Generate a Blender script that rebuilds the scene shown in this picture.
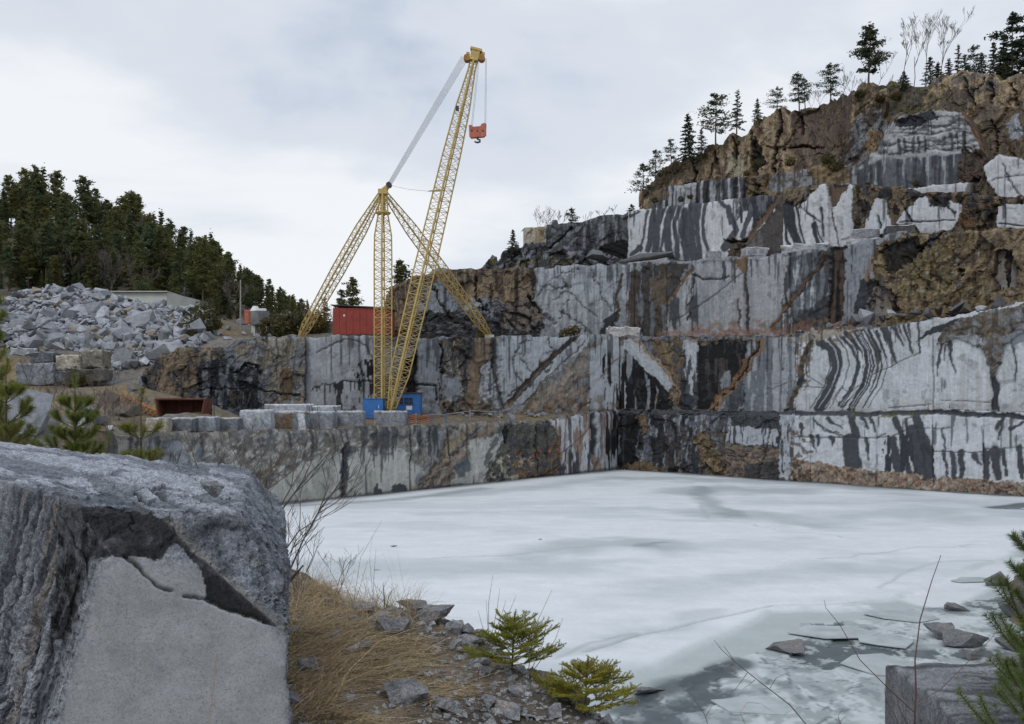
import bpy, bmesh, math, random
import numpy as np
from mathutils import Vector, Matrix

for _o in list(bpy.data.objects):
    bpy.data.objects.remove(_o)
scene = bpy.context.scene
COL = scene.collection

# ------------------------------------------------------------------ camera
F = 930.0            # focal length in pixels of the 1024 px wide picture
HX, HY = 512.0, 396.0
CAMZ = 9.0
cam_d = bpy.data.cameras.new('camera')
cam = bpy.data.objects.new('camera', cam_d)
COL.objects.link(cam)
cam.location = (0, 0, CAMZ)
cam.rotation_euler = (math.radians(90), 0, 0)
cam_d.sensor_width = 36.0
cam_d.lens = 36.0 * F / 1024.0
cam_d.shift_y = (HY - 362.0) / 1024.0
cam_d.clip_start = 0.1
cam_d.clip_end = 6000
scene.camera = cam

# ------------------------------------------------------------------ world: overcast sky
SUN_EL, SUN_AZ = 48.0, 205.0          # degrees; azimuth clockwise from +Y (behind the camera, a little left)
world = bpy.data.worlds.new('World')
scene.world = world
world.use_nodes = True
wn = world.node_tree
for n in list(wn.nodes):
    wn.nodes.remove(n)


def _n(t, kind, **kw):
    n = t.nodes.new(kind)
    for k, v in kw.items():
        setattr(n, k, v)
    return n


wo = _n(wn, 'ShaderNodeOutputWorld')
bg = _n(wn, 'ShaderNodeBackground')
bg.inputs['Strength'].default_value = 0.1
sky = _n(wn, 'ShaderNodeTexSky')
sky.sky_type = 'NISHITA'
sky.sun_disc = False
sky.sun_elevation = math.radians(SUN_EL)
sky.sun_rotation = math.radians(SUN_AZ)
tc = _n(wn, 'ShaderNodeTexCoord')
mp = _n(wn, 'ShaderNodeMapping')
mp.inputs['Scale'].default_value = (1.0, 1.0, 2.6)
mp.inputs['Location'].default_value = (3.1, 0.4, 1.7)
wn.links.new(tc.outputs['Generated'], mp.inputs['Vector'])
nz = _n(wn, 'ShaderNodeTexNoise')
nz.inputs['Scale'].default_value = 1.9
nz.inputs['Detail'].default_value = 6.0
nz.inputs['Roughness'].default_value = 0.52
nz.inputs['Distortion'].default_value = 0.25
wn.links.new(mp.outputs[0], nz.inputs['Vector'])
rp = _n(wn, 'ShaderNodeValToRGB')
rp.color_ramp.interpolation = 'EASE'
e = rp.color_ramp.elements
e[0].position, e[0].color = 0.36, (0.47, 0.55, 0.675, 1)
e[1].position, e[1].color = 0.64, (0.88, 0.90, 0.93, 1)
m_ = e.new(0.50)
m_.color = (0.69, 0.735, 0.81, 1)
wn.links.new(nz.outputs['Fac'], rp.inputs[0])
sc_ = _n(wn, 'ShaderNodeVectorMath', operation='SCALE')
sc_.inputs['Scale'].default_value = 10.6
wn.links.new(rp.outputs[0], sc_.inputs[0])
mx = _n(wn, 'ShaderNodeMix', data_type='RGBA')
mx.inputs[0].default_value = 0.93
wn.links.new(sky.outputs[0], mx.inputs[6])
wn.links.new(sc_.outputs[0], mx.inputs[7])
wn.links.new(mx.outputs[2], bg.inputs['Color'])
wn.links.new(bg.outputs[0], wo.inputs['Surface'])

# ------------------------------------------------------------------ sun behind the cloud
sun_d = bpy.data.lights.new('sun', 'SUN')
sun_d.energy = 1.0
sun_d.angle = math.radians(25)
sun_d.color = (1.0, 0.97, 0.93)
sun = bpy.data.objects.new('sun', sun_d)
COL.objects.link(sun)
_el, _az = math.radians(SUN_EL), math.radians(SUN_AZ)
_sd = Vector((math.sin(_az) * math.cos(_el), math.cos(_az) * math.cos(_el), math.sin(_el)))
sun.rotation_euler = _sd.to_track_quat('Z', 'Y').to_euler()
sun.location = (0, -20, 60)

# ------------------------------------------------------------------ picture
scene.view_settings.view_transform = 'Standard'
scene.view_settings.look = 'None'
scene.view_settings.gamma = 1.0
scene.view_settings.exposure = 0.0
scene.view_settings.use_curve_mapping = False
scene.render.engine = 'CYCLES'
scene.cycles.use_denoising = True
scene.cycles.max_bounces = 5
scene.cycles.diffuse_bounces = 3
scene.cycles.glossy_bounces = 2
scene.cycles.transmission_bounces = 2
scene.cycles.use_adaptive_sampling = True
scene.cycles.adaptive_threshold = 0.02

# ================================================================== helpers
def W(px, py, Y):
    """point at depth Y that the camera sees at pixel (px, py)"""
    return ((px - HX) / F * Y, Y, CAMZ + (HY - py) / F * Y)


def V(px, py, Y):
    return Vector(W(px, py, Y))


def tag(o, label=None, cat=None, group=None, kind=None):
    if label: o['label'] = label
    if cat: o['category'] = cat
    if group: o['group'] = group
    if kind: o['kind'] = kind
    return o


def empty(name, loc=(0, 0, 0), rz=0.0):
    o = bpy.data.objects.new(name, None)
    o.empty_display_size = 0.3
    COL.objects.link(o)
    o.location = loc
    o.rotation_euler = (0, 0, rz)
    return o


def link(name, me, mat=None, parent=None):
    o = bpy.data.objects.new(name, me)
    COL.objects.link(o)
    if mat is not None and not me.materials:
        me.materials.append(mat)
    if parent is not None:
        o.parent = parent
    return o


def copy_tree(o, parent=None):
    c = o.copy()
    COL.objects.link(c)
    c.parent = parent
    for ch in list(o.children):
        copy_tree(ch, c)
    return c


# ---- numpy noise
def _hash(ix, iy, iz, seed):
    h = (ix.astype(np.int64) * 374761393 + iy.astype(np.int64) * 668265263 + iz.astype(np.int64) * 2147483647 + seed * 974634777) & 0xFFFFFFFF
    h = ((h ^ (h >> 13)) * 1274126177) & 0xFFFFFFFF
    h = ((h ^ (h >> 16)) * 2246822519) & 0xFFFFFFFF
    return ((h ^ (h >> 15)) & 0xFFFFFF) / float(0xFFFFFF)


def vnoise(x, y, z=0.0, seed=0):
    x = np.asarray(x, float); y = np.asarray(y, float)
    z = np.zeros_like(x) + z
    x, y = x + 0 * y, y + 0 * x
    z = z + 0 * x
    xi, yi, zi = np.floor(x), np.floor(y), np.floor(z)
    fx, fy, fz = x - xi, y - yi, z - zi
    fx = fx * fx * (3 - 2 * fx); fy = fy * fy * (3 - 2 * fy); fz = fz * fz * (3 - 2 * fz)
    r = 0
    for dx in (0, 1):
        for dy in (0, 1):
            for dz in (0, 1):
                w = (fx if dx else 1 - fx) * (fy if dy else 1 - fy) * (fz if dz else 1 - fz)
                r = r + w * _hash(xi + dx, yi + dy, zi + dz, seed)
    return r * 2 - 1


def fbm(x, y, z=0.0, seed=0, oct=4, gain=0.5):
    r, a, s = 0, 1.0, 0.0
    for i in range(oct):
        r = r + a * vnoise(np.asarray(x) * 2 ** i, np.asarray(y) * 2 ** i, np.asarray(z) * 2 ** i, seed + i * 17)
        s += a
        a *= gain
    return r / s * 1.6


def worley(x, y, seed=0):
    """(random value of nearest cell, second random, F2-F1)"""
    x = np.asarray(x, float); y = np.asarray(y, float)
    xi, yi = np.floor(x), np.floor(y)
    f1 = np.full(x.shape, 9.0); f2 = np.full(x.shape, 9.0)
    id1 = np.zeros(x.shape); id2 = np.zeros(x.shape); ox = np.zeros(x.shape); oy = np.zeros(x.shape)
    for dx in (-1, 0, 1):
        for dy in (-1, 0, 1):
            cx, cy = xi + dx, yi + dy
            zz = np.zeros_like(cx)
            rx = cx + _hash(cx, cy, zz, seed); ry = cy + _hash(cx, cy, zz + 1, seed)
            d = np.hypot(x - rx, y - ry)
            near = d < f1
            f2 = np.where(near, f1, np.minimum(f2, d))
            id1 = np.where(near, _hash(cx, cy, zz + 2, seed), id1)
            id2 = np.where(near, _hash(cx, cy, zz + 3, seed), id2)
            ox = np.where(near, x - rx, ox); oy = np.where(near, y - ry, oy)
            f1 = np.where(near, d, f1)
    return id1, id2, f2 - f1, ox, oy


def sstep(a, b, x):
    t = np.clip((np.asarray(x, float) - a) / (b - a), 0, 1)
    return t * t * (3 - 2 * t)


def inpoly(x, y, poly):
    r = np.zeros(x.shape, bool)
    n = len(poly)
    for i in range(n):
        x1, y1 = poly[i]; x2, y2 = poly[(i + 1) % n]
        if y1 == y2:
            continue
        c = ((y1 > y) != (y2 > y)) & (x < (x2 - x1) * (y - y1) / (y2 - y1) + x1)
        r ^= c
    return r


def dist_poly(x, y, pts, closed=False):
    """distance to a polyline and the parameter 0..1 along it"""
    best = np.full(np.shape(x), 1e9); tt = np.zeros(np.shape(x))
    pts = list(pts) + ([pts[0]] if closed else [])
    n = len(pts) - 1
    for i in range(n):
        (x1, y1), (x2, y2) = pts[i], pts[i + 1]
        dx, dy = x2 - x1, y2 - y1
        L = dx * dx + dy * dy + 1e-9
        t = np.clip(((x - x1) * dx + (y - y1) * dy) / L, 0, 1)
        d = np.hypot(x - x1 - t * dx, y - y1 - t * dy)
        nb = d < best
        best = np.where(nb, d, best); tt = np.where(nb, (i + t) / n, tt)
    return best, tt


# ---- meshes
def raw_mesh(name, verts, faces, col=None, smooth=True, uv=None):
    """faces: (n,3) or (n,4) array"""
    verts = np.ascontiguousarray(verts, dtype=np.float32).reshape(-1, 3)
    faces = np.ascontiguousarray(faces, dtype=np.int32)
    k = faces.shape[1]
    me = bpy.data.meshes.new(name)
    me.vertices.add(len(verts)); me.vertices.foreach_set('co', verts.ravel())
    me.loops.add(faces.size); me.loops.foreach_set('vertex_index', faces.ravel())
    me.polygons.add(len(faces))
    me.polygons.foreach_set('loop_start', np.arange(0, faces.size, k, dtype=np.int32))
    me.polygons.foreach_set('loop_total', np.full(len(faces), k, dtype=np.int32))
    me.update(calc_edges=True)
    me.polygons.foreach_set('use_smooth', np.full(len(faces), smooth, dtype=bool) if isinstance(smooth, bool) else np.ascontiguousarray(smooth, dtype=bool))
    if col is not None:
        col = np.asarray(col, dtype=np.float32).reshape(len(verts), -1)
        if col.shape[1] == 3:
            col = np.hstack([col, np.zeros((len(col), 1), np.float32)])
        a = me.color_attributes.new('Col', 'FLOAT_COLOR', 'POINT')
        a.data.foreach_set('color', np.ascontiguousarray(col).ravel())
    return me


def grid_faces(nu, nv, flip=False):
    i = np.arange((nu - 1) * (nv - 1))
    u, v = i // (nv - 1), i % (nv - 1)
    a = u * nv + v
    f = np.stack([a, a + nv, a + nv + 1, a + 1], 1)
    return f[:, ::-1] if flip else f


class MB:
    """collects simple shapes into one mesh"""
    def __init__(self):
        self.v, self.f = [], []

    def add(self, vs, fs):
        b = len(self.v)
        self.v += [tuple(p) for p in vs]
        self.f += [tuple(b + i for i in f) for f in fs]
        return self

    def box(self, c, s, rot=None):
        c = Vector(c)
        vs = [Vector((x * s[0] / 2, y * s[1] / 2, z * s[2] / 2)) for x in (-1, 1) for y in (-1, 1) for z in (-1, 1)]
        if rot is not None:
            vs = [rot @ p for p in vs]
        return self.add([p + c for p in vs], [(0, 1, 3, 2), (4, 6, 7, 5), (0, 4, 5, 1), (2, 3, 7, 6), (0, 2, 6, 4), (1, 5, 7, 3)])

    def tube(self, pts, rad, n=5, cap=True):
        pts = [Vector(p) for p in pts]
        if not hasattr(rad, '__len__'):
            rad = [rad] * len(pts)
        rings = []
        for i, p in enumerate(pts):
            d = (pts[min(i + 1, len(pts) - 1)] - pts[max(i - 1, 0)])
            d = d.normalized() if d.length > 1e-9 else Vector((0, 0, 1))
            a = d.cross(Vector((0.12, 0.93, 0.31)))
            if a.length < 0.05:
                a = d.cross(Vector((1, 0, 0)))
            a.normalize(); b = d.cross(a)
            rings.append([p + (a * math.cos(t) + b * math.sin(t)) * rad[i] for t in [2 * math.pi * k / n for k in range(n)]])
        vs = [q for r in rings for q in r]
        fs = []
        for i in range(len(pts) - 1):
            for k in range(n):
                a, b = i * n + k, i * n + (k + 1) % n
                fs.append((a, b, b + n, a + n))
        if cap:
            fs.append(tuple(range(n))[::-1]); fs.append(tuple(range((len(pts) - 1) * n, len(pts) * n)))
        return self.add(vs, fs)

    def build(self, name, mat, parent=None, smooth=False):
        me = bpy.data.meshes.new(name)
        me.from_pydata(self.v, [], self.f)
        me.update()
        if smooth:
            me.polygons.foreach_set('use_smooth', np.full(len(me.polygons), True, dtype=bool))
        return link(name, me, mat, parent)


# ================================================================== materials
def new_mat(name):
    m = bpy.data.materials.new(name)
    m.use_nodes = True
    t = m.node_tree
    b = t.nodes['Principled BSDF']
    return m, t, b


def noise_node(t, scale, detail=4, rough=0.55, vec=None, dist=0.0):
    n = t.nodes.new('ShaderNodeTexNoise')
    n.inputs['Scale'].default_value = scale
    n.inputs['Detail'].default_value = detail
    n.inputs['Roughness'].default_value = rough
    n.inputs['Distortion'].default_value = dist
    if vec is not None:
        t.links.new(vec, n.inputs['Vector'])
    return n


def ramp(t, fac, stops):
    r = t.nodes.new('ShaderNodeValToRGB')
    el = r.color_ramp.elements
    while len(el) < len(stops):
        el.new(0.5)
    for i, (p, c) in enumerate(stops):
        el[i].position = p
        el[i].color = (*c, 1) if hasattr(c, '__len__') else (c, c, c, 1)
    t.links.new(fac, r.inputs[0])
    return r.outputs[0]


def mixc(t, a, b, fac=1.0, mode='MULTIPLY'):
    m = t.nodes.new('ShaderNodeMix')
    m.data_type = 'RGBA'
    m.blend_type = mode
    for s, v in ((6, a), (7, b), (0, fac)):
        if hasattr(v, 'links'):
            t.links.new(v, m.inputs[s])
        elif s == 0:
            m.inputs[0].default_value = v
        else:
            m.inputs[s].default_value = (*v, 1)
    return m.outputs[2]


def mapping(t, vec, scale=(1, 1, 1), rot=(0, 0, 0)):
    m = t.nodes.new('ShaderNodeMapping')
    m.inputs['Scale'].default_value = scale
    m.inputs['Rotation'].default_value = rot
    t.links.new(vec, m.inputs['Vector'])
    return m.outputs[0]


def coords(t, which='pos'):
    if which == 'pos':
        return t.nodes.new('ShaderNodeNewGeometry').outputs['Position']
    return t.nodes.new('ShaderNodeTexCoord').outputs['Object']


def bump(t, b, h, strength=0.4, dist=0.05):
    n = t.nodes.new('ShaderNodeBump')
    n.inputs['Strength'].default_value = strength
    n.inputs['Distance'].default_value = dist
    t.links.new(h, n.inputs['Height'])
    t.links.new(n.outputs[0], b.inputs['Normal'])


def rock_mat(name, grain=3.0, streak=True, bumps=0.5, bdist=0.12, crack=0.9, drips=True):
    """vertex colour 'Col' = the stone's own colour, alpha = how broken the surface is; grain, run-off and hairline cracks on top"""
    m, t, b = new_mat(name)
    at = t.nodes.new('ShaderNodeAttribute'); at.attribute_name = 'Col'
    r = at.outputs['Alpha']
    p = coords(t)
    n1 = noise_node(t, grain, 9, 0.68, p)
    g = mixc(t, ramp(t, n1.outputs['Fac'], [(0.30, 0.84), (0.70, 1.12)]), ramp(t, n1.outputs['Fac'], [(0.30, 0.36), (0.50, 0.95), (0.70, 1.55)]), r, 'MIX')
    c = mixc(t, at.outputs['Color'], g)
    n5 = noise_node(t, grain * 4.5, 5, 0.7, p)
    c = mixc(t, c, mixc(t, ramp(t, n5.outputs['Fac'], [(0.30, 0.88), (0.70, 1.10)]), ramp(t, n5.outputs['Fac'], [(0.32, 0.55), (0.68, 1.38)]), r, 'MIX'))
    if streak:
        n2 = noise_node(t, 1.0, 6, 0.62, mapping(t, p, (3.4, 3.4, 0.20)))
        c = mixc(t, c, mixc(t, ramp(t, n2.outputs['Fac'], [(0.30, 0.84), (0.70, 1.08)]), ramp(t, n2.outputs['Fac'], [(0.32, 0.55), (0.68, 1.25)]), r, 'MIX'))
    if drips:
        n6 = noise_node(t, 1.0, 4, 0.6, mapping(t, p, (9.0, 9.0, 0.42)))
        c = mixc(t, c, mixc(t, ramp(t, n6.outputs['Fac'], [(0.58, 1.0), (0.68, 0.80)]), ramp(t, n6.outputs['Fac'], [(0.56, 1.0), (0.66, 0.5)]), r, 'MIX'))
    if crack:
        wv = t.nodes.new('ShaderNodeVectorMath'); wv.operation = 'ADD'
        nd = noise_node(t, 0.8, 5, 0.6, p)
        sc = t.nodes.new('ShaderNodeVectorMath'); sc.operation = 'SCALE'; sc.inputs['Scale'].default_value = 2.4
        t.links.new(nd.outputs['Color'], sc.inputs[0]); t.links.new(p, wv.inputs[0]); t.links.new(sc.outputs[0], wv.inputs[1])
        for k, (s_, w) in enumerate(((0.42, 0.022), (1.25, 0.030))):
            v = t.nodes.new('ShaderNodeTexVoronoi'); v.feature = 'DISTANCE_TO_EDGE'; v.inputs['Scale'].default_value = s_
            t.links.new(mapping(t, wv.outputs[0], (1, 1, 0.6)), v.inputs['Vector'])
            fac = t.nodes.new('ShaderNodeMath'); fac.operation = 'MULTIPLY_ADD'; fac.inputs[1].default_value = crack * (0.9 if k == 0 else 0.75); fac.inputs[2].default_value = 0.12 if k == 0 else 0.0
            fac.use_clamp = True
            t.links.new(r, fac.inputs[0])
            c = mixc(t, c, ramp(t, v.outputs['Distance'], [(0.0, 0.12), (w, 1.0)]), fac.outputs[0])
    t.links.new(c, b.inputs['Base Color'])
    b.inputs['Roughness'].default_value = 0.82
    b.inputs['Specular IOR Level'].default_value = 0.22
    bump(t, b, n1.outputs['Fac'], bumps, bdist)
    return m


def plain_mat(name, col, rough=0.7, metal=0.0, var=0.25, scale=3.0, bumps=0.0, rust=None, obj=False):
    m, t, b = new_mat(name)
    p = coords(t, 'obj' if obj else 'pos')
    n1 = noise_node(t, scale, 6, 0.6, p)
    base = mixc(t, col, ramp(t, n1.outputs['Fac'], [(0.3, 1 - var), (0.7, 1 + var)]))
    if rust:
        n2 = noise_node(t, scale * 1.7, 8, 0.7, p)
        base = mixc(t, base, rust[0], ramp(t, n2.outputs['Fac'], [(rust[1], 0.0), (rust[1] + 0.12, 1.0)]), 'MIX')
    t.links.new(base, b.inputs['Base Color'])
    b.inputs['Roughness'].default_value = rough
    b.inputs['Metallic'].default_value = metal
    if bumps:
        bump(t, b, n1.outputs['Fac'], bumps, 0.02)
    return m


def leaf_mat(name, col, var=0.45, hue=(1.25, 1.0, 0.7), trans=0.45, scale=0.9):
    """foliage: colour differs from tree to tree and from clump to clump"""
    m, t, b = new_mat(name)
    oi = t.nodes.new('ShaderNodeObjectInfo')
    p = coords(t)
    n1 = noise_node(t, scale, 3, 0.6, p)
    c = mixc(t, col, ramp(t, n1.outputs['Fac'], [(0.3, 1 - var), (0.7, 1 + var)]))
    c = mixc(t, c, ramp(t, oi.outputs['Random'], [(0.0, (0.75, 0.85, 0.9)), (1.0, hue)]))
    t.links.new(c, b.inputs['Base Color'])
    b.inputs['Roughness'].default_value = 0.75
    b.inputs['Specular IOR Level'].default_value = 0.2
    tr = t.nodes.new('ShaderNodeBsdfTranslucent'); mxs = t.nodes.new('ShaderNodeMixShader'); mxs.inputs[0].default_value = trans
    t.links.new(c, tr.inputs['Color']); t.links.new(b.outputs[0], mxs.inputs[1]); t.links.new(tr.outputs[0], mxs.inputs[2])
    t.links.new(mxs.outputs[0], t.nodes['Material Output'].inputs['Surface'])
    return m


M = {}
M['wall'] = rock_mat('quarry_rock', 2.2, True, 0.6, 0.16)
M['natural'] = rock_mat('natural_rock', 1.3, True, 0.8, 0.3)
M['stone'] = rock_mat('loose_stone', 4.0, False, 0.5, 0.06, 0.0, False)
M['ground'] = rock_mat('ground_soil', 1.6, False, 0.6, 0.15, 0.0, False)
M['bank'] = rock_mat('bank_soil', 9.0, False, 0.8, 0.03, 0.0, False)
M['bark'] = plain_mat('pine_bark', (0.10, 0.068, 0.048), 0.9, var=0.4)
M['grey_bark'] = plain_mat('bare_twig_bark', (0.125, 0.105, 0.095), 0.9, var=0.35)
M['birch_bark'] = plain_mat('pale_birch_bark', (0.135, 0.12, 0.115), 0.85, var=0.35)
M['red_bark'] = plain_mat('reddish_twig_bark', (0.12, 0.06, 0.05), 0.7, var=0.3)
M['pine'] = leaf_mat('pine_needles', (0.130, 0.152, 0.075), 0.5)
M['spruce'] = leaf_mat('spruce_needles', (0.105, 0.132, 0.068), 0.5)
M['ridge_leaf'] = leaf_mat('ridge_pine_needles', (0.070, 0.090, 0.062), 0.4, (1.1, 1.0, 0.8))
M['bush_leaf'] = leaf_mat('bush_leaves', (0.12, 0.105, 0.042), 0.5)
M['sap_pine'] = leaf_mat('young_pine_needles', (0.21, 0.24, 0.065), 0.3, (1.1, 1.0, 0.8))
M['sap_near'] = leaf_mat('near_pine_needles', (0.17, 0.225, 0.075), 0.3, (1.1, 1.0, 0.8))
M['sap_spruce'] = leaf_mat('young_spruce_needles', (0.33, 0.345, 0.07), 0.3, (1.1, 1.0, 0.8))
M['yellow'] = plain_mat('yellow_crane_paint', (0.49, 0.355, 0.115), 0.55, var=0.22, scale=1.4, rust=((0.16, 0.075, 0.03), 0.66))
M['lace'] = plain_mat('yellow_lacing_paint', (0.46, 0.335, 0.125), 0.6, var=0.2, rust=((0.15, 0.07, 0.03), 0.64))
M['rope'] = plain_mat('steel_rope', (0.40, 0.41, 0.43), 0.45, 0.0, var=0.1)
M['blue'] = plain_mat('blue_paint', (0.03, 0.14, 0.40), 0.55, var=0.18, scale=1.5, rust=((0.12, 0.11, 0.12), 0.72))
M['red'] = plain_mat('red_shed_paint', (0.27, 0.045, 0.034), 0.75, var=0.18, scale=1.2, rust=((0.14, 0.04, 0.03), 0.66))
M['hook_red'] = plain_mat('faded_red_paint', (0.42, 0.13, 0.08), 0.7, var=0.25, rust=((0.2, 0.08, 0.05), 0.6))
M['rust'] = plain_mat('rusty_steel', (0.125, 0.045, 0.030), 0.9, var=0.45, scale=2.0, rust=((0.05, 0.028, 0.024), 0.55), bumps=0.4)
M['rusty_yellow'] = plain_mat('rusty_yellow_steel', (0.35, 0.17, 0.045), 0.85, var=0.35, scale=2.0, rust=((0.20, 0.075, 0.035), 0.5))
M['dark_metal'] = plain_mat('dark_steel', (0.035, 0.035, 0.037), 0.6, var=0.3)
M['glass'] = plain_mat('dark_window_glass', (0.03, 0.035, 0.045), 0.12, var=0.1)
M['white'] = plain_mat('white_paint', (0.68, 0.69, 0.68), 0.6, var=0.1)
M['concrete'] = plain_mat('pale_concrete', (0.50, 0.52, 0.49), 0.85, var=0.12, scale=0.6)
M['tank'] = plain_mat('grey_tank_plate', (0.20, 0.205, 0.215), 0.7, var=0.4, scale=0.8)
M['orange_net'] = plain_mat('faded_orange_net', (0.40, 0.17, 0.09), 0.8, var=0.25)
M['wood'] = plain_mat('grey_weathered_wood', (0.30, 0.29, 0.27), 0.85, var=0.25)
M['straw'] = leaf_mat('dry_straw', (0.50, 0.375, 0.23), 0.75, (1.05, 1.0, 0.95), 0.3, 38.0)
M['moss'] = leaf_mat('moss_green', (0.13, 0.12, 0.03), 0.5)

# ================================================================== the quarry faces
# stone colours (albedo)
PALE = (0.535, 0.56, 0.595); LGREY = (0.385, 0.41, 0.445); GREY = (0.25, 0.27, 0.30); MGREY = (0.155, 0.17, 0.192)
DGREY = (0.070, 0.075, 0.085); BLACK = (0.014, 0.014, 0.016); SLATE = (0.042, 0.047, 0.055)
TAN = (0.30, 0.225, 0.145); BROWN = (0.165, 0.118, 0.075); DBROWN = (0.085, 0.062, 0.045); RUSTC = (0.24, 0.125, 0.065)
OCHRE = (0.205, 0.155, 0.092); PINK = (0.30, 0.235, 0.19); OLIVE = (0.125, 0.12, 0.10); CREAM = (0.43, 0.40, 0.33)
GPALE = (0.46, 0.465, 0.435)

WALLS = {}
SEED = [100]


class Paint:
    """lays colour, relief and roughness onto the vertices of one face; places are given by the bearing at which they stand"""
    def __init__(self, px, py, u, z, base, rough):
        self.px, self.py, self.u, self.z = px, py, u, z
        self.c = np.zeros(px.shape + (3,)) + np.array(base)
        self.rel = np.zeros(px.shape); self.rgh = np.zeros(px.shape) + rough; self.wet = np.zeros(px.shape)
        self.w1 = fbm(px / 9, py / 9, 0, 5, 4); self.w2 = fbm(px / 9 + 50, py / 9, 0, 6, 4)
        self.f1 = fbm(px / 2.5, py / 2.5, 0, 15, 2); self.f2 = fbm(px / 2.5, py / 2.5, 0, 16, 2)

    def put(self, m, col=None, rel=None, rough=None, wet=None):
        m = np.asarray(m, float)
        if col is not None:
            self.c = self.c * (1 - m[..., None]) + np.array(col) * m[..., None]
        if rel is not None: self.rel = self.rel + rel * m
        if rough is not None: self.rgh = self.rgh * (1 - m) + rough * m
        if wet is not None: self.wet = self.wet * (1 - m) + wet * m

    def warp(self, a, vertical=1.0):
        return self.px + a * self.w1 + a * 0.35 * self.f1, self.py + vertical * (a * self.w2 + a * 0.35 * self.f2)

    def poly(self, pts, col=None, warp=3.0, rel=None, rough=None, wet=None, a=1.0):
        x, y = self.warp(warp)
        self.put(inpoly(x, y, pts) * a, col, rel, rough, wet)

    def band(self, pts, w, col=None, warp=1.5, rel=None, w2=None, rough=None, wet=None, a=1.0, soft=0.6):
        x, y = self.warp(warp)
        d, t = dist_poly(x, y, pts)
        ww = (w + ((w if w2 is None else w2) - w) * t) / 2
        self.put((1 - sstep(ww - soft, ww + soft, d)) * a, col, rel, rough, wet)

    def crack(self, pts, w=1.2, col=BLACK, warp=2.0, depth=0.3):
        self.band(pts, w, col, warp, rel=depth)

    def streaks(self, pts, col, s=4.0, th=0.15, seed=1, warp=2.0, ys=60, a=1.0, wet=None, drip=0.0, y0=None, L=40.0):
        """run-off stains: stretched down the face; drip>0 makes them taper away below y0"""
        x, y = self.warp(warp)
        k = fbm((self.px + 0.6 * self.w1) / s, self.py / ys, 0, seed, 3)
        thr = th
        if drip:
            thr = th + drip * np.clip((self.py - y0) / L, -0.3, 3)
        m = inpoly(x, y, pts) * sstep(thr - 0.06, thr + 0.10, k) * a
        self.put(m, col, None, None, wet)

    def speckle(self, pts, col, s=3.0, th=0.2, seed=3, a=1.0, warp=3.0, sy=None, slant=0.0, rel=None):
        x, y = self.warp(warp)
        k = fbm((self.px + slant * self.py) / s, self.py / (sy or s), 0, seed, 4)
        self.put(inpoly(x, y, pts) * sstep(th - 0.08, th + 0.12, k) * a, col, rel)

    def drill(self, pts, sp=3.6, dark=0.5, depth=0.06, warp=2.0):
        """half-pipes of the drill holes left in the split face"""
        x, y = self.warp(warp)
        s = sp * 0.1 * 1.05
        ph = (self.u / s + 0.08 * self.w1) % 1.0
        g = np.exp(-((ph - 0.5) / 0.16) ** 2) * sstep(-0.35, 0.3, fbm(self.px / 4, self.py / 9, 0, 77, 3))
        m = inpoly(x, y, pts) * g
        self.put(m * dark, np.array(DGREY)); self.rel = self.rel + depth * m


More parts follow.
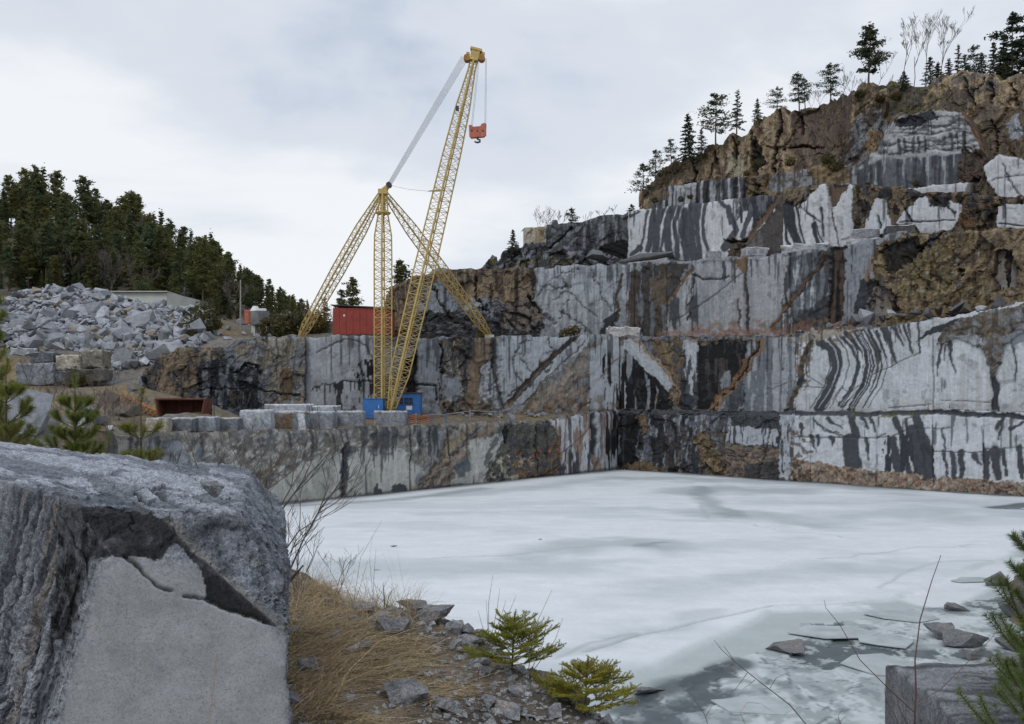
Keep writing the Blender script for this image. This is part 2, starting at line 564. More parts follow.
def wall(name, label, plan, top, bot, joints=(), paint=None, base=GREY, rough=0.3, step=0.14, mat='wall', slab_amp=0.12,
         lip=2.2, cell=(2.6, 1.0), lean=0.0, lipcol=BROWN, topjag=0.35, seed=None, fb=0.14, kind='structure', cat=None):
    if seed is None:
        SEED[0] += 7; seed = SEED[0]
    rng = random.Random(seed)
    P = np.array([[(a - HX) / F * Y, Y] for a, Y in plan])
    seg = np.hypot(*np.diff(P, axis=0).T)
    S = np.concatenate([[0], np.cumsum(seg)])
    nu = int(S[-1] / step) + 2
    u = np.linspace(0, S[-1], nu)
    X = np.interp(u, S, P[:, 0]); Y = np.interp(u, S, P[:, 1])
    k = max(3, int(1.6 / step)); ker = np.ones(2 * k + 1) / (2 * k + 1)
    Xs = np.convolve(np.pad(X, k, mode='reflect', reflect_type='odd'), ker, 'valid'); Ys = np.convolve(np.pad(Y, k, mode='reflect', reflect_type='odd'), ker, 'valid')
    tx, ty = np.gradient(Xs), np.gradient(Ys)
    tl = np.hypot(tx, ty); nx, ny = ty / tl, -tx / tl                # outward (towards the pit)
    flip = np.where((nx * X + ny * Y) > 0, -1, 1)
    sgn = 1 if np.mean(flip) > 0 else -1
    nx, ny = nx * sgn, ny * sgn
    pxc = HX + F * X / Y
    def prof(p):
        if not hasattr(p, '__len__'):
            return np.full(nu, float(p))
        p = sorted(p)
        return CAMZ + (HY - np.interp(pxc, [q[0] for q in p], [q[1] for q in p])) / F * Y
    zt, zb = prof(top), prof(bot)
    wj = worley(u / 1.7, np.zeros(nu) + seed * 0.37, seed)
    zt = zt + topjag * ((wj[0] - 0.5) * 0.9 + 0.35 * fbm(u / 0.8, u * 0, 0, seed + 3, 3))
    nv = max(4, int(np.max(zt - zb) / step) + 2)
    t = np.linspace(0, 1, nv)
    Zg = zb[:, None] + (zt - zb)[:, None] * t[None]
    Xg = np.repeat(X[:, None], nv, 1); Yg = np.repeat(Y[:, None], nv, 1); Ug = np.repeat(u[:, None], nv, 1)
    PX = HX + F * Xg / Yg; PY = HY - F * (Zg - CAMZ) / Yg
    pa = Paint(PX, PY, Ug, Zg, base, rough)
    if paint: paint(pa)
    if mat == 'wall':
        td_ = (zt[:, None] - Zg)
        rn_ = 0.32 + 0.10 * td_ + 0.25 * fbm(Ug / 6, Zg * 0, 0, seed + 40, 2)
        kk = fbm(Ug / 0.34, Zg / 5.0, 0, seed + 41, 3)
        pa.put(sstep(rn_ - 0.03, rn_ + 0.10, kk) * 0.75, SLATE)
        kk = fbm(Ug / 0.9, Zg / 0.9, 0, seed + 42, 5, 0.65)
        pa.put(sstep(0.42, 0.55, kk) * 0.35, DGREY)
    el = 1.75 if mat == 'natural' else 1.0
    wu, wz_ = Ug + 0.5 * fbm(Ug / 2.2, Zg / 2.2, 0, seed, 4), Zg + 0.5 * fbm(Ug / 2.2, Zg / 2.2, 0, seed + 30, 4)
    c1 = worley(wu / cell[0], wz_ / (cell[0] * el), seed + 1)
    c2 = worley(wu / cell[1], wz_ / (cell[1] * el), seed + 2)
    c3 = worley(wu / (cell[1] * 0.42), wz_ / (cell[1] * 0.5), seed + 4)
    facet = (c1[0] - 0.5) * 1.0 + c1[3] * (c1[1] - 0.5) * 1.5 + c1[4] * (c1[0] - 0.5) * 1.2 + 0.55 * ((c2[0] - 0.5) + c2[3] * (c2[1] - 0.5) * 1.8 + c2[4] * (c2[0] - 0.5) * 1.2) + 0.22 * ((c3[0] - 0.5) + c3[3] * (c3[1] - 0.5) * 2.0)
    edge = np.exp(-(c1[2] / 0.03) ** 2) * 0.15
    disp = pa.rgh * (facet - edge) + fb * np.minimum(1, 0.15 + pa.rgh) * fbm(Ug / 1.1, Zg / 1.1, 0, seed + 9, 4) - pa.rel
    disp = disp - 0.22 * np.exp(-((1 - t[None]) * (zt - zb)[:, None] / 0.22) ** 2) * (0.4 + pa.rgh)   # broken top edge
    leanv = -lean * (Zg - zb[:, None])
    D = disp + leanv
    # natural-rock cracks are coloured dark brown
    pa.put(np.exp(-(c1[2] / 0.022) ** 2) * np.clip(pa.rgh * 1.0, 0, 0.55), DBROWN)
    brk = np.clip(pa.rgh * 1.05 - 0.03, 0, 0.62)
    jx = [pxc.min() - 1] + sorted(joints) + [pxc.max() + 1]
    root = empty(name, (float(np.mean(X)), float(np.mean(Y)), float(np.min(zb))))
    tag(root, label, cat, None, kind)
    rx, ry, rz = root.location
    prev = 0
    for j in range(len(jx) - 1):
        idx = np.where((pxc >= jx[j]) & (pxc <= jx[j + 1]))[0]
        if len(idx) and j and idx[0] > 0: idx = np.concatenate([[idx[0] - 1], idx])
        if len(idx) < 3: continue
        ctr = u[idx].mean()
        off = rng.uniform(-1, 1) * slab_amp; tilt = rng.uniform(-1, 1) * slab_amp * 0.12
        d = D[idx] + off + tilt * (u[idx] - ctr)[:, None]
        # worn arrises next to a joint
        eg = np.minimum(u[idx] - u[idx[0]], u[idx[-1]] - u[idx]) if len(jx) > 2 else np.full(len(idx), 9.0)
        d = d - 0.05 * np.exp(-(eg / 0.12) ** 2)[:, None] * (1 + 0.6 * fbm(Zg[idx] / 0.5, Ug[idx] / 0.5, 0, seed, 2))
        vx = Xg[idx] + nx[idx][:, None] * d; vy = Yg[idx] + ny[idx][:, None] * d; vz = Zg[idx].copy()
        cc = np.concatenate([pa.c[idx], brk[idx][..., None]], 2)
        # lip rows along the top
        rows = []
        for q in (0.35, 1.0, lip):
            hz = zt[idx] + 0.10 * fbm(u[idx] / 0.7, u[idx] * 0 + q * 3, 0, seed + 5, 3) - 0.03 * q
            lc = np.zeros((len(idx), 4)) + np.array([*lipcol, 0.6]); lc[:, :3] *= (1 + 0.4 * fbm(u[idx] / 0.9, u[idx] * 0 + q, 0, seed + 8, 3))[:, None]
            rows.append((X[idx] + nx[idx] * (d[:, -1] - q), Y[idx] + ny[idx] * (d[:, -1] - q), hz, lc))
        vx = np.concatenate([vx] + [r[0][:, None] for r in rows], 1); vy = np.concatenate([vy] + [r[1][:, None] for r in rows], 1)
        vz = np.concatenate([vz] + [r[2][:, None] for r in rows], 1); cc = np.concatenate([cc] + [r[3][:, None] for r in rows], 1)
        # returns at both sides
        def ret(i, at):
            b = 1.5
            return (vx[at] - nx[idx[at]] * b, vy[at] - ny[idx[at]] * b, vz[at])
        a0, a1 = ret(0, 0), ret(1, -1)
        vx = np.vstack([a0[0], vx, a1[0]]); vy = np.vstack([a0[1], vy, a1[1]]); vz = np.vstack([a0[2], vz, a1[2]])
        cc = np.concatenate([cc[:1], cc, cc[-1:]], 0)
        m_, n_ = vx.shape
        gf_ = grid_faces(m_, n_, sgn < 0)
        me = raw_mesh('rock_slab', np.stack([vx - rx, vy - ry, vz - rz], 2), gf_, cc.reshape(-1, 4), cc.reshape(-1, 4)[:, 3][gf_].mean(1) < 0.34)
        link('rock_slab', me, M[mat], root)
    WALLS[root.name] = dict(thr=(0.9 if mat == 'wall' else 2.3) + lean * float(np.max(zt - zb)) * 0.9, X=X, Y=Y, nx=nx, ny=ny, zt=zt, zb=zb)
    return root


# ---------------------------------------------------------------- lowest face, left
def paint_lower_left(p):
    p.speckle([(140, 420), (640, 400), (640, 520), (140, 530)], OLIVE, 6, 0.15, 11, 0.6)
    p.poly([(140, 445), (190, 440), (215, 470), (225, 530), (140, 530)], GREY, 4, rough=0.12)
    p.poly([(176, 434), (190, 440), (205, 470), (196, 470)], CREAM, 3, a=0.6)
    sl = [(255, 500), (300, 462), (350, 450), (400, 446), (420, 470), (420, 520), (200, 530), (225, 500)]
    p.poly(sl, GPALE, 4, rough=0.06)
    p.speckle(sl, (0.33, 0.34, 0.31), 10, 0.1, 12, 0.7, 3, 25)
    p.speckle([(250, 425), (470, 418), (420, 450), (300, 462), (250, 500), (150, 470)], GPALE, 4, 0.28, 14, 0.8, 3, slant=0.5)
    p.speckle([(150, 425), (470, 418), (420, 450), (300, 462), (250, 500), (150, 470)], DGREY, 5, 0.34, 15, 0.65, 3)
    p.speckle([(150, 425), (470, 415), (470, 436), (150, 446)], MGREY, 7, 0.1, 35, 0.55, 3)
    p.band([(290, 455), (255, 480), (215, 500)], 4, BROWN, 3, a=0.8)
    p.band([(345, 446), (343, 470), (345, 500)], 7, DGREY, 2.5, rel=0.06)
    p.band([(345, 446), (343, 470), (345, 500)], 3, BLACK, 2.5, a=0.5)
    p.poly([(372, 488), (378, 482), (382, 500), (372, 502)], DGREY, 2)
    p.poly([(392, 488), (405, 484), (410, 500), (393, 500)], DGREY, 4)
    p.band([(409, 425), (410, 498)], 1.4, BLACK, 0.6, rel=0.25)
    for i, (x0, x1, w, c) in enumerate([(505, 428, 3, BROWN), (492, 416, 5, PINK), (480, 412, 2, DBROWN), (470, 405, 4, TAN), (455, 412, 2.5, DBROWN), (487, 432, 2, RUSTC), (445, 410, 4, GREY), (500, 445, 1.8, DGREY), (476, 420, 1.5, DBROWN)]):
        p.band([(x0, 425), ((x0 + x1) / 2 + 3, 458), (x1, 496)], w, c, 3.5, a=0.85)
    p.poly([(470, 442), (500, 430), (508, 436), (495, 455), (485, 475), (472, 490), (470, 465)], GPALE, 3, rough=0.1)
    p.poly([(455, 470), (470, 455), (472, 490), (450, 494)], GPALE, 4, rough=0.1, a=0.8)
    p.poly([(455, 465), (465, 455), (468, 470), (458, 478)], MGREY, 3)
    p.poly([(508, 424), (556, 420), (560, 440), (556, 495), (480, 498), (495, 460), (510, 440)], OLIVE, 4, rough=0.5)
    p.speckle([(490, 422), (560, 420), (560, 495), (480, 498)], DGREY, 4, 0.1, 21, 0.8, sy=5, slant=0.6)
    p.speckle([(500, 455), (535, 455), (530, 492), (480, 492)], CREAM, 3, 0.15, 22, 0.85)
    p.speckle([(515, 450), (560, 445), (560, 492), (515, 492)], RUSTC, 4, 0.25, 23, 0.7)
    p.poly([(505, 424), (510, 430), (508, 445), (502, 432)], BLACK, 1, rel=0.3)
    p.band([(449, 428), (450, 496)], 1.3, BLACK, 0.3, rel=0.2)
    p.band([(536, 425), (536, 492)], 1.2, BLACK, 0.4, rel=0.15)
    p.poly([(553, 420), (592, 414), (594, 478), (556, 492), (562, 455)], PALE, 2.5, rough=0.06)
    p.poly([(590, 414), (620, 410), (620, 475), (594, 480)], LGREY, 2, rough=0.06)
    p.streaks([(553, 420), (592, 414), (594, 480), (556, 492)], RUSTC, 2.6, 0.12, 31, ys=26, a=0.75)
    p.streaks([(556, 455), (592, 440), (594, 480), (556, 494)], DGREY, 2.4, 0.28, 32, ys=26)
    p.streaks([(598, 414), (622, 410), (622, 478), (598, 480)], RUSTC, 2.2, 0.3, 33, ys=30, a=0.6)
    p.streaks([(604, 410), (624, 408), (624, 478), (604, 478)], BLACK, 2.4, 0.12, 34, ys=40, wet=0.5)
    p.band([(594, 416), (595, 450), (596, 480)], 5.5, SLATE, 1.5, rel=0.35)
    p.poly([(594, 455), (602, 458), (602, 478), (594, 480)], PINK, 2)
    p.band([(556, 440), (548, 452), (562, 456)], 2, RUSTC, 2)
    p.band([(596, 420), (575, 445), (560, 455)], 1.2, BROWN, 1.5)
    # water line
    xs = [140, 260, 620]; p.band([(140, 518), (260, 506), (620, 469)], 3.5, DGREY, 1.2, a=0.75)


wall('rock_face', 'lowest quarried granite face along the left of the ice, pale sawn lower part',
     [(120, 65.5), (150, 68.6), (260, 75.4), (440, 90.5), (618, 112.8)],
     [(120, 436), (150, 433), (250, 432), (310, 431), (410, 425), (440, 424), (500, 421), (540, 421), (560, 418), (590, 413), (620, 410)], -1.2,
     joints=(345, 449, 594), paint=paint_lower_left, base=(0.27, 0.26, 0.235), rough=0.32, lipcol=(0.17, 0.155, 0.14))


# ---------------------------------------------------------------- lowest face, right
def paint_lower_right(p):
    A = [(615, 400), (730, 408), (730, 490), (615, 490)]
    p.speckle(A, MGREY, 4, 0.0, 41, 0.8, sy=9)
    p.streaks(A, GREY, 3, 0.2, 42, ys=16)
    p.poly([(620, 408), (640, 412), (636, 480), (618, 480)], BLACK, 3, wet=0.4)
    p.speckle([(640, 410), (690, 412), (690, 475), (640, 475)], BLACK, 6, -0.05, 43, 0.9, sy=12)
    p.speckle([(668, 430), (730, 420), (730, 475), (668, 470)], DBROWN, 5, 0.0, 44, 0.8)
    p.streaks([(672, 435), (700, 435), (700, 478), (672, 478)], SLATE, 3, -0.2, 45, ys=30)
    p.poly([(625, 466), (650, 462), (665, 470), (640, 474), (622, 474)], BROWN, 4)
    p.poly([(690, 436), (705, 432), (724, 458), (724, 474), (708, 474), (700, 455)], OCHRE, 3, rough=0.7)
    p.speckle([(690, 436), (705, 432), (724, 458), (724, 474), (708, 474)], DBROWN, 3, 0.1, 46)
    p.poly([(636, 418), (644, 414), (652, 430), (644, 434)], BROWN, 2)
    p.poly([(726, 426), (775, 430), (778, 446), (726, 442)], LGREY, 2, rough=0.12)
    p.streaks([(726, 426), (775, 430), (778, 446), (726, 442)], DGREY, 2.5, 0.25, 47, ys=20)
    p.poly([(724, 443), (780, 447), (782, 482), (724, 478)], (0.22, 0.17, 0.13), 3, rough=0.45)
    p.speckle([(724, 443), (780, 447), (782, 482), (724, 478)], DGREY, 5, 0.1, 48, 0.7, sy=1.6)
    p.poly([(745, 466), (780, 458), (782, 480), (745, 478)], SLATE, 3, a=0.8)
    p.band([(768, 428), (766, 450), (758, 476)], 2, DBROWN, 2, rel=0.2)
    Wt = [(786, 405), (1110, 405), (1110, 520), (786, 520)]
    p.poly(Wt, PALE, 1.0, rough=0.05)
    p.poly([(779, 410), (794, 408), (794, 480), (779, 478)], LGREY, 1.5, rough=0.15)
    p.streaks([(779, 425), (794, 420), (794, 475), (779, 475)], DGREY, 3, 0.0, 49, ys=18)
    p.speckle(Wt, (0.44, 0.46, 0.48), 14, 0.1, 50, 0.7, sy=22)
    for pts, w, w2 in [([(815, 421), (826, 430), (846, 437)], 2, 1.2), ([(828, 418), (842, 428)], 4, 1.5), ([(851, 415), (857, 436)], 9, 7), ([(861, 416), (868, 430)], 5, 2), ([(869, 417), (876, 432)], 5, 1),
                       ([(818, 436), (818, 447)], 5, 1), ([(812, 437), (816, 452)], 4, 1), ([(831, 438), (833, 446)], 6, 1), ([(801, 424), (802, 440)], 5, 1), ([(866, 438), (868, 460)], 4, 1.5), ([(849, 440), (854, 466)], 15, 16),
                       ([(895, 418), (902, 436)], 5, 7), ([(906, 420), (912, 450)], 4, 5), ([(916, 418), (930, 450)], 9, 10), ([(893, 440), (898, 474)], 8, 8), ([(902, 436), (910, 476)], 8, 6), ([(913, 430), (922, 476)], 12, 12), ([(925, 446), (932, 478)], 10, 8),
                       ([(942, 428), (946, 450)], 3, 2), ([(953, 452), (954, 477)], 6, 6), ([(961, 453), (962, 478)], 7, 6), ([(944, 452), (946, 476)], 4, 3), ([(997, 428), (1008, 414)], 5, 3), ([(1010, 430), (1024, 421)], 4, 3), ([(998, 440), (1003, 425)], 3, 2),
                       ([(986, 452), (986, 478)], 9, 7), ([(996, 452), (998, 476)], 12, 8), ([(1004, 450), (1007, 476)], 5, 3), ([(974, 455), (980, 466)], 6, 2), ([(983, 445), (984, 462)], 3, 3), ([(1020, 448), (1022, 476)], 6, 6), ([(1040, 425), (1042, 476)], 8, 6), ([(1060, 420), (1065, 470)], 5, 8)]:
        p.band(pts, w, SLATE, 1.6, w2=w2, a=0.95)
    p.streaks([(884, 436), (932, 430), (936, 478), (884, 474)], SLATE, 3.2, 0.1, 51, ys=30)
    # thin joints between the sawn lifts
    for pts in ([(795, 437), (876, 438), (885, 434)], [(933, 428), (950, 428)], [(932, 451), (985, 453)], [(985, 448), (1024, 448), (1090, 449)], [(877, 438), (893, 436), (905, 430), (930, 428)], [(812, 420), (840, 437)]):
        p.crack(pts, 1.1, DGREY, 0.8, 0.08)
    # conglomerate foot of the face
    foot = [(790, 457), (812, 462), (845, 466), (880, 471), (930, 477), (985, 480), (1100, 486), (1100, 530), (790, 520)]
    p.poly(foot, PINK, 2.5, rough=0.35, rel=-0.12)
    p.speckle(foot, DBROWN, 3, 0.25, 52, 0.8); p.speckle(foot, CREAM, 2.5, 0.25, 53, 0.7); p.speckle(foot, RUSTC, 4, 0.25, 54, 0.5)
    p.speckle([(786, 425), (812, 430), (812, 490), (786, 486)], DBROWN, 4, 0.2, 55, 0.8)
    # the ledge line above, its shadow painted on in dark grey
    p.band([(615, 411), (700, 413), (796, 413), (870, 414), (932, 412), (1024, 417), (1100, 420)], 5, DGREY, 1.2, rel=0.3)
    p.speckle([(850, 408), (925, 408), (925, 418), (850, 418)], (0.12, 0.115, 0.035), 4, 0.2, 56, 0.8)
    p.band([(615, 470), (1024, 497), (1100, 502)], 3, DGREY, 1.2, a=0.7)


wall('rock_face', 'lowest quarried face right of the corner, white slabs with dark hanging stripes over a brown foot',
     [(618.5, 113.2), (640, 111.2), (796, 97.5), (1024, 82.9), (1110, 78.4)],
     [(615, 409), (700, 411), (796, 411), (870, 411), (932, 409), (1024, 413), (1110, 417)], -1.2,
     joints=(640, 725, 794, 811, 877, 933, 985, 1050), step=0.105, paint=paint_lower_right, base=DGREY, rough=0.4, slab_amp=0.1, lip=1.6, lipcol=(0.12, 0.11, 0.095), topjag=0.2)


# ---------------------------------------------------------------- second face, left (behind the crane)
def paint_second_left(p):
    p.poly([(140, 330), (225, 330), (225, 420), (140, 420)], (0.21, 0.165, 0.12), 3, rough=0.5)
    p.speckle([(140, 330), (240, 330), (240, 420), (140, 420)], DGREY, 7, 0.05, 61, 0.85, sy=9, slant=0.5)
    p.speckle([(150, 340), (225, 340), (215, 385), (150, 395)], TAN, 6, 0.15, 62, 0.6)
    p.poly([(200, 362), (222, 356), (255, 358), (262, 375), (258, 410), (195, 410)], SLATE, 4, rough=0.6)
    p.streaks([(196, 358), (262, 358), (262, 408), (196, 408)], GREY, 4, 0.18, 63, ys=20, a=0.7)
    p.streaks([(196, 358), (262, 358), (262, 408), (196, 408)], BLACK, 5, 0.15, 64, ys=25, a=0.8)
    p.poly([(228, 350), (245, 338), (308, 334), (308, 410), (262, 410), (258, 370)], (0.29, 0.255, 0.205), 4, rough=0.4)
    p.speckle([(228, 350), (245, 338), (308, 334), (308, 410), (262, 410)], GREY, 6, 0.12, 65, 0.75, sy=12, slant=0.4)
    p.streaks([(255, 338), (308, 334), (308, 375), (262, 380)], CREAM, 7, 0.25, 66, ys=30, a=0.6)
    p.poly([(282, 370), (292, 366), (296, 385), (292, 400), (282, 398)], BROWN, 2)
    p.speckle([(240, 360), (308, 350), (308, 408), (255, 408)], DGREY, 5, 0.36, 67, 0.7)
    p.crack([(200, 390), (240, 388), (300, 395)], 1.6, DGREY, 2); p.crack([(235, 372), (250, 362), (262, 372)], 3, BLACK, 3, 0.5)
    p.band([(225, 352), (240, 342), (262, 336)], 4, MGREY, 2)
    # smooth light slab
    s = [(307, 333), (380, 333), (376, 410), (307, 410)]
    p.poly(s, LGREY, 1.0, rough=0.06)
    p.speckle(s, (0.29, 0.30, 0.315), 9, 0.0, 68, 0.8, sy=16)
    p.band([(308, 335), (309, 410)], 4, (0.19, 0.21, 0.24), 0.6, rel=0.25); p.band([(306, 338), (306, 408)], 2, DGREY, 1.0)
    p.crack([(331, 335), (332, 380)], 0.9, DGREY, 0.3, 0.06)
    p.crack([(318, 352), (345, 338), (368, 346), (373, 360)], 1.4, DBROWN, 1.5, 0.12)
    p.streaks([(310, 390), (340, 382), (376, 372), (376, 412), (310, 412)], BLACK, 2.6, 0.26, 69, ys=16, warp=4, a=0.95)
    p.crack([(312, 392), (330, 384), (345, 380), (376, 382)], 1.4, BLACK, 3, 0.12)
    p.streaks([(355, 364), (376, 360), (376, 380), (355, 376)], BLACK, 2.2, 0.1, 70, ys=10, warp=3)
    # dark recess behind the mast
    p.poly([(374, 333), (417, 335), (417, 420), (374, 420)], (0.13, 0.125, 0.12), 2, rough=0.4)
    p.poly([(380, 345), (412, 352), (412, 372), (380, 372)], GREY, 4, a=0.8)
    p.poly([(404, 360), (417, 352), (418, 412), (404, 412)], BLACK, 1.5, rel=0.8)
    s = [(416, 346), (430, 341), (442, 345), (442, 398), (420, 402)]
    p.poly(s, GREY, 1.5, rough=0.12); p.drill(s, 3.4, 0.6)
    p.crack([(418, 384), (436, 386), (437, 400)], 2, BLACK, 1, 0.3)
    p.poly([(440, 338), (494, 334), (492, 420), (440, 420)], (0.15, 0.125, 0.10), 3, rough=0.55)
    p.speckle([(444, 340), (470, 336), (470, 410), (444, 410)], MGREY, 4, 0.05, 71, 0.85, slant=0.5)
    p.speckle([(444, 340), (470, 336), (470, 410), (444, 410)], CREAM, 2.4, 0.4, 72, 0.7)
    p.crack([(441, 345), (442, 370), (446, 410)], 2.2, BLACK, 2, 0.35)
    p.poly([(470, 335), (493, 335), (489, 356), (480, 372), (478, 408), (464, 404), (468, 375)], (0.215, 0.165, 0.115), 2.5, rough=0.3)
    p.poly([(440, 375), (462, 378), (460, 402), (444, 404)], GREY, 2.5, rough=0.2)
    p.band([(468, 336), (465, 372), (463, 385)], 3, (0.07, 0.062, 0.062), 1.2)
    p.band([(494, 336), (494, 368), (502, 402)], 6.5, (0.075, 0.068, 0.072), 1.4, w2=4)
    s = [(499, 342), (512, 336), (590, 336), (592, 352), (520, 405), (503, 402), (498, 372)]
    p.poly(s, LGREY, 2, rough=0.1); p.drill(s, 3.2, 0.42)
    p.poly([(482, 370), (490, 358), (496, 384), (500, 408), (490, 408), (478, 400)], LGREY, 2.5, rough=0.35); p.speckle([(482, 370), (500, 358), (506, 410), (478, 400)], DGREY, 3, 0.2, 73, 0.7)
    p.poly([(560, 336), (585, 334), (560, 362), (530, 372)], LGREY, 3, a=0.6)
    for c in ([(548, 337), (554, 352), (546, 354)], [(520, 346), (512, 358), (514, 372), (522, 382)], [(516, 352), (526, 366), (532, 370)], [(532, 340), (520, 346)], [(505, 398), (530, 380)], [(540, 362), (548, 372), (556, 350)]):
        p.crack(c, 1.3, DGREY, 2.5, 0.14)
    p.poly([(592, 340), (600, 345), (600, 412), (520, 414), (535, 392)], (0.205, 0.185, 0.16), 3, rough=0.3)
    p.streaks([(560, 352), (600, 338), (600, 410), (550, 410)], DGREY, 4, 0.12, 74, ys=22, a=0.7)
    p.speckle([(560, 352), (600, 338), (600, 410), (540, 410)], GREY, 5, 0.1, 75, 0.7, slant=0.8)
    p.band([(578, 335), (540, 368), (506, 406)], 4, DBROWN, 2, rel=0.3); p.band([(578, 337), (542, 370), (510, 406)], 1.6, BLACK, 2)
    p.band([(602, 344), (570, 376), (530, 410)], 8, (0.30, 0.26, 0.215), 3, a=0.8); p.band([(604, 352), (575, 382), (545, 408)], 1.5, RUSTC, 2)
    p.band([(585, 340), (545, 380), (524, 404)], 1.5, DBROWN, 2)
    p.speckle([(545, 395), (592, 380), (592, 412), (530, 412)], PINK, 5, 0.0, 76, 0.7)
    p.poly([(588, 352), (612, 336), (634, 336), (634, 410), (589, 410)], LGREY, 1.2, rough=0.06)
    p.band([(634, 340), (606, 370), (588, 390)], 1.5, BROWN, 1.2)
    p.streaks([(600, 350), (634, 346), (634, 410), (606, 410)], BLACK, 3.0, 0.05, 77, ys=34, wet=0.5)
    p.poly([(590, 350), (612, 336), (620, 340), (600, 360), (600, 408), (590, 408)], LGREY, 1.5, a=0.7)
    p.speckle([(430, 398), (620, 398), (620, 416), (430, 418)], BROWN, 5, 0.1, 78, 0.7)


wall('rock_face', 'second quarried face behind the yellow crane, drill marked grey slabs and brown streaks',
     [(135, 100), (165, 92.5), (215, 93), (310, 99.8), (404, 103.5), (440, 105), (560, 110.5), (619, 113.9)],
     [(135, 378), (150, 362), (175, 347), (225, 346), (245, 339), (300, 336), (345, 335), (400, 338), (440, 338), (480, 337), (560, 336), (620, 335)], 5.5,
     joints=(308, 374, 417, 442, 494, 590), paint=paint_second_left, base=GREY, rough=0.28, lipcol=(0.17, 0.155, 0.13), slab_amp=0.2)


